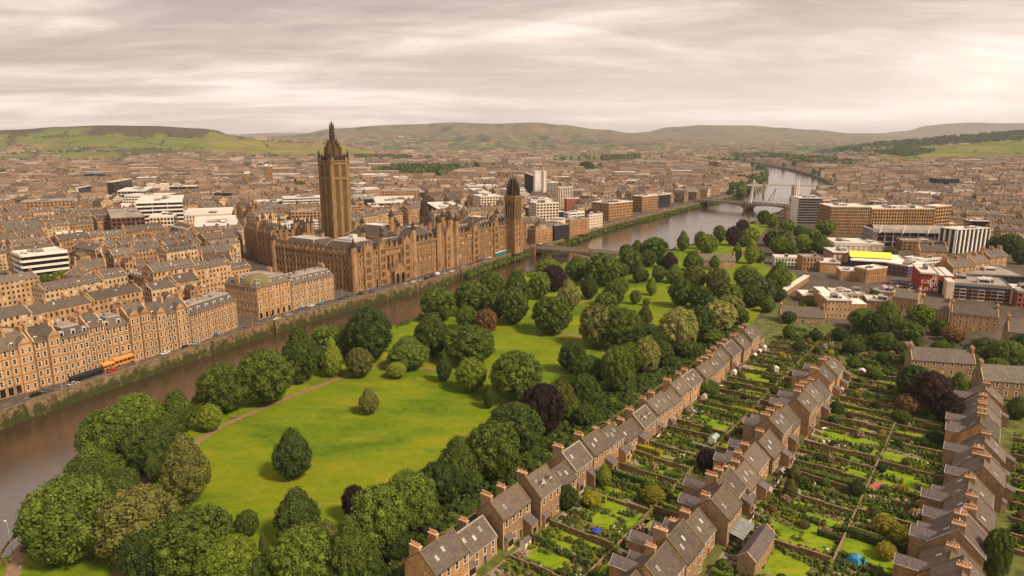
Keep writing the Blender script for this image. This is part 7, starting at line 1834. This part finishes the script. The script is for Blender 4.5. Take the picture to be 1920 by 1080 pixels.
for s, p, r_, kd, plot in bushes:
    key = (kd, plot); j = bc.get(key, 0); bc[key] = j + 1
    P = T(s, p); o = empty('shrub', P, rg.uniform(0, 6), label='%s shrub%s in the %s' % ({'flower': 'pink-flowered'}.get(kd) or COLW[kd], '' if j == 0 else ', %s one,' % ordw(j), plot), cat='shrub', group='garden shrubs')
    o.scale = (r_ * rg.uniform(.9, 1.3), r_, r_ * rg.uniform(.75, 1.1)); inst('crown', crown_mesh(kd, 'round', rg.randrange(2), 2), o)
clumps('garden_planting', gp, KINDS6, 12, 9, .20, label='flower and vegetable planting filling the walled gardens', cat='planting')
# wild planting at the upper gardens and round the yards
pts = []
for _ in range(900):
    s, p = rg.uniform(172, 262), rg.uniform(4, 118); P = T(s, p)
    if P.y < 408 and mn.noise(P * .06) > -.1: pts.append((P.x, P.y, 0, rg.uniform(.8, 2.0), rg.uniform(.8, 2.6), rg.choice((0, 1, 1, 3, 5, 2))))
for _ in range(260):
    P = G(rg.uniform(1500, 1570), rg.uniform(555, 585)); pts.append((P.x, P.y, 0, rg.uniform(.8, 1.8), rg.uniform(.6, 1.8), rg.choice((0, 2, 3))))
for _ in range(420):
    P = T(rg.uniform(30, 205), rg.uniform(118, 190)); pts.append((P.x, P.y, 0, rg.uniform(1, 2.4), rg.uniform(1, 3), rg.choice((1, 1, 0, 3))))
for _ in range(1500):
    P = T(rg.uniform(-45, 235), rg.uniform(-33, -17.5)); pts.append((P.x, P.y, 0, rg.uniform(1, 2.6), rg.uniform(.8, 2.8), rg.choice((1, 1, 0, 1))))
clumps('garden_undergrowth', pts, KINDS6, 14, 16, .34, label='rough growth of shrubs round the upper gardens', cat='undergrowth')
# ------------------------------------------------------------------ small garden things
def at_px(u, v): return G(u, v)
def tent(u, v, w_, h, m, lab):
    o = empty('tent', G(u, v), .5, label=lab, cat='tent'); mb = MB(); a = w_ / 2
    for k in range(4):
        x0, y0 = [(-a, -a), (a, -a), (a, a), (-a, a)][k]; x1, y1 = [(a, -a), (a, a), (-a, a), (-a, -a)][k]
        mb.face([(x0, y0, 0), (x1, y1, 0), (x1 * .7, y1 * .7, h * .62), (x0 * .7, y0 * .7, h * .62)]); mb.face([(x0 * .7, y0 * .7, h * .62), (x1 * .7, y1 * .7, h * .62), (0, 0, h)])
    mb.obj('canopy', [m], o); mb = MB(); mb.face([(-a * .25, -a * .99, .02), (a * .25, -a * .99, .02), (0, -a * .84, h * .5)]); q = mb.obj('door_flap', [DKMET], o); q.location = (0, -.03, 0)
TENTB = plain('blue_tent_cloth', (.03, .20, .36), .6, .3, 1.2)
tent(1605, 1052, 3.6, 2.0, TENTB, 'bright blue dome tent on the lawn of the near eastern gardens')
def parasol(u, v, m, lab, r=1.3, h=2.4):
    o = empty('parasol', G(u, v), 0, label=lab, cat='parasol'); mb = MB(); mb.tube(0, 0, 0, h, .04, .03, 6); mb.obj('pole', [WPAINT], o)
    mb = MB(); mb.tube(0, 0, h - .6, h + .05, r, .06, 8); mb.obj('canopy', [m], o); mb = MB(); mb.tube(0, 0, 0, .12, .3, .28, 8); mb.obj('base', [CONC], o)
parasol(1118, 1006, plain('deep_blue_cloth', (.03, .035, .35), .7, .2, 1), 'small deep blue parasol among shrubs near the park-side terrace')
parasol(1252, 990, TENTB, 'light blue folded parasol at the end of the small near lawn', .7, 2.2)
def pergola(u, v, uR, uL, h, th, m, lab, name='glass_canopy'):
    C = G(u, v); d = Vector((math.cos(R(th)), math.sin(R(th)), 0)); l = Vector((-d.y, d.x, 0)); W = abs(reach(C, d, uR)); D = uL if uL < 20 else abs(reach(C, l, uL))
    o = empty(name, C, R(th), label=lab, cat='canopy')
    mb = MB()
    for x in (0, W - .12):
        for y in (0, D - .12): mb.box(x, y, 0, x + .12, y + .12, h)
    mb.obj('post', [STEELW], o); mb = MB(); mb.face([(-.2, -.2, h), (W + .2, -.2, h), (W + .2, D, h + .7), (-.2, D, h + .7)]); mb.obj('glass_sheet', [m], o)
    mb = MB(); n = 6
    for k in range(n + 1): mb.bar((-.2 + (W + .4) * k / n, -.2, h + .04), (-.2 + (W + .4) * k / n, D, h + .74), .045)
    mb.obj('glazing_bar', [STEELW], o)
pergola(1392, 1030, 1412, 3.6, 2.8, 53, GLASSP, 'large pale glass-roofed lean-to between the middle terrace and the coach house')
pergola(1745, 1000, 1768, 3.0, 2.7, -30, plain('turquoise_sheet', (.16, .30, .29), .4, .15, 1), 'small turquoise glass canopy on the eastern terrace')
pergola(1178, 812, 1196, 1.6, 2.8, 53, plain('pale_green_sheet', (.24, .33, .27), .5, .1, 1), 'pale green awning along a park-side terrace house')
pergola(1372, 668, 1382, 2.5, 3.2, 53, plain('pale_blue_sheet', (.32, .42, .50), .5, .1, 1), 'pale blue canopy near the far end of the park-side terrace')
CARG = plain('green_plastic', (.03, .09, .04), .6, .1, 1)
def shed(u, v, w_, d, h, th, m, rm, lab, name='garden_shed'):
    o = empty(name, G(u, v), R(th), label=lab, cat='shed'); mb = MB(); gable_walls(mb, w_, d, h, .7); mb.obj('wall', [m], o); mb = MB(); gable_roof(mb, w_, d, h, .7, oh=.15, th=.08, xo=.1); mb.obj('roof', [rm], o)
    mb = MB(); mb.box(w_ * .35, -.04, 0, w_ * .65, 0, h * .85); mb.obj('door', [WOOD], o)
for k, (u, v, m, rm, lab) in enumerate([(1340, 835, WPAINT, GLASSP, 'white-framed low greenhouse in the middle gardens'), (1645, 632, WOOD, MEMBR, 'brown timber shed with pale roof in the upper gardens'), (1800, 632, CONC, LEAD, 'grey shed with metal roof behind the pale tenement trees'), (1500, 940, WOOD, MEMBR_G, 'small grey shed beside a lawn below the middle terrace'), (1548, 660, WOOD, SLATE_P, 'little dark shed at the top of the middle gardens'), (1460, 700, WPAINT, MEMBR, 'white shed beyond the park-side terrace gardens'), (1262, 800, WOOD, MEMBR_G, 'timber shed behind the park-side terrace gardens'), (1870, 905, WPAINT, MEMBR, 'white shed beside the eastern terrace'), (1620, 705, WOOD, MEMBR, 'timber hut near the long stone house')]):
    shed(u, v, 4.2 if k == 0 else 2.8, 2.4, 1.9, 53 + 20 * (k % 2), m, rm, lab, 'greenhouse' if k == 0 else 'garden_shed')
def ring(u, v, lab):
    o = empty('trampoline', G(u, v), 0, label=lab, cat='trampoline'); mb = MB()
    for k in range(16):
        a, b = k * math.pi / 8, (k + 1) * math.pi / 8
        mb.face([(1.3 * math.cos(a), 1.3 * math.sin(a), .8), (1.8 * math.cos(a), 1.8 * math.sin(a), .8), (1.8 * math.cos(b), 1.8 * math.sin(b), .8), (1.3 * math.cos(b), 1.3 * math.sin(b), .8)])
    mb.obj('rim', [plain('pale_blue_pad', (.45, .55, .55), .7, .2, 1)], o); mb = MB(); mb.tube(0, 0, .76, .78, 1.3, 1.3, 16); mb.obj('mat', [DKMET], o); mb = MB()
    for k in range(4): a = k * math.pi / 2; mb.box(1.6 * math.cos(a) - .04, 1.6 * math.sin(a) - .04, 0, 1.6 * math.cos(a) + .04, 1.6 * math.sin(a) + .04, .79)
    mb.obj('leg', [LEAD], o)
ring(1309, 774, 'round trampoline with pale blue rim in the middle gardens')
def tableset(u, v, m, lab):
    o = empty('garden_table', G(u, v), .4, label=lab, cat='table'); mb = MB(); mb.box(-.9, -.45, .70, .9, .45, .76, bottom=True); mb.obj('tabletop', [m], o)
    for x in (-.8, .72):
        for y in (-.38, .30): mb = MB(); mb.box(x, y, 0, x + .08, y + .08, .70); mb.obj('leg', [m], o)
def bench(u, v, rz, lab):
    o = empty('park_bench', G(u, v), rz, label=lab, cat='bench'); mb = MB(); mb.box(-.9, -.22, .42, .9, .22, .47, bottom=True); mb.obj('seat', [WOOD], o); mb = MB(); mb.box(-.9, .2, .5, .9, .25, .92, bottom=True); mb.obj('backrest', [WOOD], o)
    for x in (-.8, .74): mb = MB(); mb.box(x, -.2, 0, x + .06, .24, .42); mb.obj('leg', [DKMET], o)
tableset(1340, 965, WPAINT, 'white garden table near the small near lawn'); tableset(1288, 968, LEAD, 'grey garden table behind the blue parasol'); tableset(1545, 806, WPAINT, 'white garden table below the middle terrace')
bench(438, 784, .6, 'small bench where the long path meets the riverbank trees'); bench(279, 912, 1.2, 'bench beside the park path under the near trees'); bench(995, 930, .2, 'white-topped bench by the near garden wall')
kk_ = 0
for s_, p_, plot in patios:
    P = T(s_, p_); t_ = rg.random()
    if not inview(P, -10): continue
    if t_ < .3: o = empty('garden_table', P, rg.uniform(0, 3), label='garden table on the patio of the ' + plot, cat='table', group='patio furniture'); mb = MB(); mb.tube(0, 0, .70, .75, .6, .6, 10); mb.obj('tabletop', [rg.choice((WPAINT, WOOD, LEAD))], o); mb = MB(); mb.tube(0, 0, 0, .70, .05, .05, 6); mb.tube(0, 0, 0, .05, .3, .28, 8); mb.obj('pedestal', [DKMET], o)
    elif t_ < .55:
        o = empty('wheelie_bin', P, rg.uniform(0, 3), label='wheeled bin on the patio of the ' + plot, cat='bin', group='household bins'); mb = MB(); mb.tube(0, 0, .08, .95, .32, .40, 4, rot=R(45)); mb.obj('body', [rg.choice((BLUEP, DKMET, CARG))], o); mb = MB(); mb.tube(0, 0, .95, 1.02, .44, .40, 4, rot=R(45)); mb.obj('lid', [DKMET], o)
    elif t_ < .72:
        o = empty('washing_line', P, TANG, label='washing line with hung laundry by the ' + plot, cat='washing line', group='washing lines')
        for x in (0, 4.2): mb = MB(); mb.tube(x, 0, 0, 2.0, .04, .04, 6); mb.obj('post', [LEAD], o)
        mb = MB(); mb.bar((0, 0, 1.95), (4.2, 0, 1.95), .012); mb.obj('line', [LEAD], o)
        for q in range(4): mb = MB(); x = .4 + q * .95; mb.box(x, -.02, 1.95 - rg.uniform(.5, 1.1), x + .7, .02, 1.94); mb.obj('laundry', [rg.choice((WPAINT, BLUEP, REDPAINT, CREAM))], o)
    else: shed(0, 0, 2.4, 1.8, 1.8, math.degrees(TANG), rg.choice((WOOD, WPAINT, STONE_D)), rg.choice((MEMBR_G, SLATE_P, MEMBR)), 'small shed on the ' + plot); col.objects[-1].parent.location = P
# satellite of small signs on house walls
def sign(u, v, z, w_, h, m, rz, lab):
    P = G(u, v, z); o = MB(); o.box(-w_ / 2, -.05, -h / 2, w_ / 2, 0, h / 2); o.box(-w_ * .3, -.06, -h * .1, w_ * .3, -.05, h * .1, 1); q = o.obj('wall_sign', [m, WPAINT], None, label=lab, cat='sign'); q.location = P; q.rotation_euler = (0, 0, rz)
# ------------------------------------------------------------------ vehicles
CARCOL = {'blue': (.02, .10, .30), 'black': (.01, .01, .012), 'white': (.65, .62, .58), 'red': (.35, .03, .02), 'silver': (.32, .31, .30), 'grey': (.10, .10, .10), 'teal': (.03, .24, .33), 'green': (.03, .14, .06)}
TYRE = plain('tyre', (.012, .012, .012), .9, .2, 2)
CARM = {k: NM('paint_' + k, .28, .5).col(c) for k, c in CARCOL.items()}
def car_body(van=False):
    mb = MB(); prof = [(-2.1, .35), (-2.15, .75), (-1.3, .95), (-.75, 1.42), (.75, 1.45), (1.5, .98), (2.1, .88), (2.15, .38)] if not van else [(-2.4, .4), (-2.45, 1.9), (-2.3, 2.1), (1.0, 2.1), (1.5, 1.3), (2.3, 1.1), (2.4, .45)]
    n = len(prof); W = .85 if not van else .95
    ins = lambda z: W - (.14 if z > 1.0 and not van else 0.02)
    A = [(x, -ins(z), z) for x, z in prof]; B_ = [(x, ins(z), z) for x, z in prof]
    mb.face(A[::1]); mb.face(B_[::-1])
    for i in range(n): j = (i + 1) % n; mb.face([A[j], A[i], B_[i], B_[j]])
    return mb
def car_glass(van=False):
    mb = MB()
    if van: mb.box(.98, -.965, 1.35, 1.35, .965, 1.9); mb.face([(1.08, -.8, 2.0), (1.52, -.8, 1.36), (1.52, .8, 1.36), (1.08, .8, 2.0)][::-1]); return mb
    for s in (-1, 1): y = s * .735; q = [(-1.15, y * 1.12, .98), (1.3, y * 1.12, 1.0), (.72, y, 1.38), (-.72, y, 1.36)]; mb.face(q if s < 0 else q[::-1])
    mb.face([(1.5, -.68, 1.01), (1.5, .68, 1.01), (.8, .64, 1.44), (.8, -.64, 1.44)]); mb.face([(-1.32, .66, .98), (-1.32, -.66, .98), (-.8, -.62, 1.42), (-.8, .62, 1.42)])
    return mb
def wheelm(r=.32):
    mb = MB(); n = 12; V0 = [(r * math.cos(2 * math.pi * k / n), -.11, r * math.sin(2 * math.pi * k / n)) for k in range(n)]; V1 = [(x, .11, z) for x, y, z in V0]
    mb.face(V0); mb.face(V1[::-1]); [mb.face([V0[(k + 1) % n], V0[k], V1[k], V1[(k + 1) % n]]) for k in range(n)]
    return mb.mesh('wheel', [TYRE])
BODY = {}; GL = {v: car_glass(v).mesh('window_glass', [PANE]) for v in (False, True)}; WH = wheelm()
def car(P, rz, c, lab, van=False, group='cars along the quay road'):
    if (c, van) not in BODY: BODY[(c, van)] = car_body(van).mesh('body', [CARM[c]])
    o = empty('parked_van' if van else 'parked_car', P, rz, label=lab, cat='van' if van else 'car', group=group); o.location.z = .03
    inst('body', BODY[(c, van)], o); inst('window_glass', GL[van], o, (0, 0, .01))
    for x in (-1.35, 1.35):
        for y in (-.78, .78): inst('wheel', WH, o, (x, y, .32))
    return o
cq = [(67, 742, 'black'), (88, 735, 'grey'), (215, 698, 'red'), (138, 722, 'silver'), (367, 646, 'silver'), (402, 630, 'blue'), (563, 580, 'blue'), (584, 575, 'white'), (601, 570, 'teal'), (655, 556, 'grey'), (697, 548, 'blue'), (676, 552, 'black'), (640, 561, 'black'), (760, 534, 'silver'), (775, 530, 'white'), (788, 527, 'silver'), (799, 523, 'black'), (810, 519, 'black'), (835, 514, 'silver'), (850, 510, 'white'), (872, 502, 'silver'), (885, 496, 'red'), (897, 491, 'black'), (905, 488, 'blue'), (918, 484, 'white'), (935, 479, 'red'), (345, 652, 'black'), (310, 664, 'white'), (475, 614, 'red'), (460, 618, 'grey'), (520, 600, 'white'), (540, 592, 'silver')]
cnts = {}
for u, v, c in cq:
    P = G(u, v); dd, sd, side = QL.nearest(P); p, t = QL.at(sd, min(max(side, 4.0), 10.4)); k = cnts.get(c, 0); cnts[c] = k + 1
    car(p, math.atan2(t.y, t.x), c, '%s car on the quay road, %s of its colour from the left' % (c, ordw(sum(1 for q in cq if q[2] == c and q[0] < u))))
P = G(826, 516); p, t = QL.at(QL.nearest(P)[1], 8); car(p, math.atan2(t.y, t.x), 'white', 'white van on the quay road before the long gothic hall', True)
for u in range(1000, 1330, 13):
    v = 461 + (u - 1000) * -.255 ; P = G(u, v); p, t = QL.at(QL.nearest(P)[1], rg.choice((5, 9.6))); c = rg.choice(['silver', 'black', 'white', 'blue', 'red', 'grey']); cnts[c] = 0
    car(p, math.atan2(t.y, t.x), c, '%s car far along the quay beyond the first bridge, %s from the left' % (c, ordw((u - 1000) // 13)))
k = 0
for row in range(5):
    for j in range(9):
        u = 1652 + j * 8.2 + row * 1.5; v = 531 + row * 6 + j * .5
        if rg.random() < .15: continue
        P = G(u, v); c = rg.choice(['red', 'white', 'white', 'silver', 'black', 'red', 'blue', 'grey'])
        if inpoly(P.x, P.y, [(q.x, q.y) for q in (G(1640, 526), G(1730, 526), G(1722, 565), G(1640, 560))]):
            car(P, R(20 + rg.uniform(-6, 6)), c, '%s car parked before the sports hall, %s in the %s line' % (c, ordw(j), ordw(row)), group='cars in the sports hall car park')
def bus(a, b, cbody, croof, lab, name, h=3.3, nose=False):
    A, B_ = a, b; L = (B_ - A).length; o = empty(name, A, math.atan2(B_.y - A.y, B_.x - A.x), label=lab, cat='bus'); o.location.z = .03
    mb = MB(); n = 8; prof = [(-1.25, .4), (-1.3, h * .75), (-1.1, h * .93), (-.5, h), (.5, h), (1.1, h * .93), (1.3, h * .75), (1.25, .4)]
    A_ = [(0, y, z) for y, z in prof]; B2 = [(L, y, z) for y, z in prof]
    mb.face(A_, 0); mb.face(B2[::-1], 0)
    for i in range(7): mb.face([A_[i], A_[i + 1], B2[i + 1], B2[i]][::-1], 1 if 2 <= i <= 4 else 0)
    mb.obj('body', [cbody, croof], o)
    for s in (-1, 1):
        mb = MB(); k_ = int(L / 1.7)
        for q in range(k_): mb.box(q * L / k_ + .15, min(s * 1.31, s * 1.24), h * .42, (q + 1) * L / k_ - .15, max(s * 1.31, s * 1.24), h * .68)
        mb.obj('window_strip', [PANE], o)
    for x in (1.6, L - 1.8):
        for y in (-1.15, 1.15): inst('wheel', WH, o, (x, y, .48), 0, (1.5, 1.3, 1.5))
    return o
def qpt(u, v, off): p, t = QL.at(QL.nearest(G(u, v))[1], off); return p
ORG = NM('orange_paint', .4, .5).col((.52, .20, .035)); ORG2 = NM('orange_roof', .45, .5).col((.60, .30, .08))
bus(qpt(212, 700, 9.2), qpt(232, 693, 9.2), ORG, ORG2, 'shorter orange bus with yellow roof edge at the foot of the mansard tenement', 'orange_bus', 3.2)
bus(qpt(233, 693, 9.2), qpt(272, 681, 9.2), ORG, ORG2, 'long orange bus with rounded roof on the quay road', 'orange_bus', 4.0)
BLK = NM('black_paint', .35, .5).col((.012, .012, .014))
bus(qpt(153, 722, 7.5), qpt(211, 702, 7.5), BLK, BLK, 'long low black coach on the quay road before the orange buses', 'black_coach', 2.6)
bus(qpt(940, 482, 6), qpt(960, 476, 6), CARM['teal'], CARM['white'], 'bright blue bus on the quay road below the smaller gothic tower', 'blue_bus', 3.2)
# market stalls
for k, (u, v, c, cc) in enumerate([(279, 682, 'red', (.5, .04, .03)), (286, 680, 'green', (.04, .22, .08)), (293, 677, 'green and white', (.10, .28, .10)), (301, 675, 'pink', (.5, .12, .12)), (950, 474, 'white', (.6, .58, .52)), (972, 468, 'red', (.5, .05, .04))]):
    o = empty('market_stall', qpt(u, v, 10.2), 1.1, label='%s canopied market stall on the quay, %s from the left' % (c, ordw(k)), cat='stall', group='market stalls on the quay')
    mb = MB(); mb.tube(0, 0, 2.1, 3.1, 1.9, .1, 4, rot=R(45)); mb.obj('canopy', [plain('stall_%d' % k, cc, .8, .1)], o)
    for x in (-1.2, 1.12):
        for y in (-1.2, 1.12): mb = MB(); mb.box(x, y, 0, x + .07, y + .07, 2.15); mb.obj('post', [LEAD], o)
    mb = MB(); mb.box(-1.1, -.9, .1, 1.1, -.3, .95); mb.obj('counter', [WOOD], o)
# ------------------------------------------------------------------ street lamps
def lamp(P, lab, h=8.0, rz=0.0, group='street lamps on the quay'):
    o = empty('street_lamp', P, rz, label=lab, cat='street lamp', group=group); mb = MB(); mb.tube(0, 0, 0, h, .11, .06, 8); mb.tube(0, 0, 0, .9, .18, .14, 8); mb.obj('post', [LEAD], o)
    mb = MB(); mb.bar((0, 0, h), (.9, 0, h + .15), .04); mb.obj('arm', [LEAD], o); mb = MB(); mb.box(.6, -.14, h + .08, 1.3, .14, h + .22, bottom=True); mb.obj('lamp_head', [WPAINT], o)
lamp(G(23, 1036), 'tall thin lamp post at the near riverside path', 8.2, 2.6, None)
d = 60; k = 0
while d < QN - 60:
    p, t = QL.at(d, 2.6)
    if inview(p): lamp(p + Vector((0, 0, .13)), 'slender lamp post on the quay pavement, %s from the left' % ordw(k), 7.5, math.atan2(t.y, t.x) + 1.57); k += 1
    d += 34
# ------------------------------------------------------------------ people
def figure():
    me = bpy.data.meshes.new('person'); V = [(0, 0, .95), (0, 0, 1.2), (0, -.02, 1.42), (0, -.02, 1.52), (0, -.03, 1.68), (.10, 0, .90), (.12, -.08, .50), (.12, .02, .08), (.12, -.10, .05), (-.10, 0, .90), (-.12, .10, .50), (-.12, .16, .08), (-.12, .06, .05), (.19, -.01, 1.40), (.24, .06, 1.12), (.24, -.04, .86), (-.19, -.01, 1.40), (-.24, -.08, 1.12), (-.23, -.18, .88)]
    E_ = [(0, 1), (1, 2), (2, 3), (3, 4), (0, 5), (5, 6), (6, 7), (7, 8), (0, 9), (9, 10), (10, 11), (11, 12), (2, 13), (13, 14), (14, 15), (2, 16), (16, 17), (17, 18)]
    rad = [.15, .16, .15, .06, .11, .10, .065, .05, .04, .10, .065, .05, .04, .065, .05, .04, .065, .05, .04]
    me.from_pydata(V, E_, []); o = bpy.data.objects.new('tmp_person', me); col.objects.link(o); m = o.modifiers.new('s', 'SKIN')
    for i, q in enumerate(me.skin_vertices[0].data): q.radius = (rad[i], rad[i]); q.use_root = (i == 0)
    o.modifiers.new('u', 'SUBSURF').levels = 1
    dg = bpy.context.evaluated_depsgraph_get(); dg.update(); out = bpy.data.meshes.new_from_object(o.evaluated_get(dg)); bpy.data.objects.remove(o); return out
FIG = figure(); SKIN = plain('skin', (.45, .26, .18), .7, .1, 1)
def person(P, top, leg, rz, lab):
    me = FIG.copy(); me.materials.clear()
    for m in (SKIN, plain('coat', top, .9, .2, 2), plain('trousers', leg, .9, .2, 2)): me.materials.append(m)
    for p in me.polygons: z = p.center.z; p.material_index = 0 if z > 1.5 or (z < .92 and abs(p.center.x) > .2) else (1 if z > .92 else 2)
    o = inst('person', me, None, P, rz); put(o, label=lab, cat='person'); 
    mb = MB(); mb.tube(0, -.02, 1.70, 1.82, .115, .06, 8); mb.obj('hair', [DKMET], o); return o
person(G(38, 1066), (.015, .015, .018), (.5, .46, .42), 2.4, 'person in dark jacket and pale trousers walking the riverside path')
person(G(42, 1058), (.30, .28, .26), (.03, .03, .05), -.5, 'person in grey top just behind the walker on the riverside path')
for k, (u, v, tp_, lg, lab) in enumerate([(430, 618, (.4, .05, .04), (.03, .03, .05), 'person in red coat at the side street corner'), (465, 609, (.02, .02, .02), (.02, .02, .02), 'person in black walking beside the quay parapet'), (560, 586, (.3, .3, .3), (.03, .03, .05), 'person in grey on the quay pavement near the blue car'), (740, 541, (.5, .45, .4), (.1, .07, .05), 'person in pale coat outside the gothic portal'), (250, 692, (.05, .1, .3), (.02, .02, .02), 'person in blue beside the long orange bus')]):
    person(qpt(u, v, 1.9) + Vector((0, 0, .13)), tp_, lg, k * 1.3, lab)
PM = []
for tp_, lg in (((.02, .02, .025), (.03, .03, .05)), ((.35, .05, .04), (.02, .02, .03)), ((.45, .42, .38), (.05, .06, .12)), ((.05, .10, .28), (.15, .12, .10)), ((.10, .09, .07), (.30, .27, .22))):
    me = FIG.copy(); me.materials.clear()
    for m in (SKIN, plain('coat', tp_, .9, .2, 2), plain('trousers', lg, .9, .2, 2)): me.materials.append(m)
    for p in me.polygons: z = p.center.z; p.material_index = 0 if z > 1.5 or (z < .92 and abs(p.center.x) > .2) else (1 if z > .92 else 2)
    PM.append(me)
HAIRM = MB(); HAIRM.tube(0, -.02, 1.70, 1.82, .115, .06, 8); HAIRM = HAIRM.mesh('hair', [DKMET])
CN = ['black', 'red', 'pale', 'blue', 'brown']; ds = sorted(rg.uniform(70, QN * .5) for _ in range(46)); pc = {}
for d in ds:
    k = rg.randrange(5); p, t = QL.at(d, rg.choice((1.6, 2.2, 12.4, 13.0))); P = p + Vector((0, 0, .13 if True else 0))
    if not inview(P, -5): continue
    n_ = pc.get(k, 0); pc[k] = n_ + 1
    o = inst('person', PM[k], None, (P.x, P.y, .13 if QL.nearest(P)[0] < 3 else 0.0), rg.uniform(0, 6.28)); put(o, label='person in %s coat on the quay, %s of that colour from the left' % (CN[k], ordw(n_)), cat='person', group='people walking on the quay'); inst('hair', HAIRM, o)
print('bushes', len(bushes), 'hedges', len(hedges), 'plants', len(gp), 'trees', len(TREES))
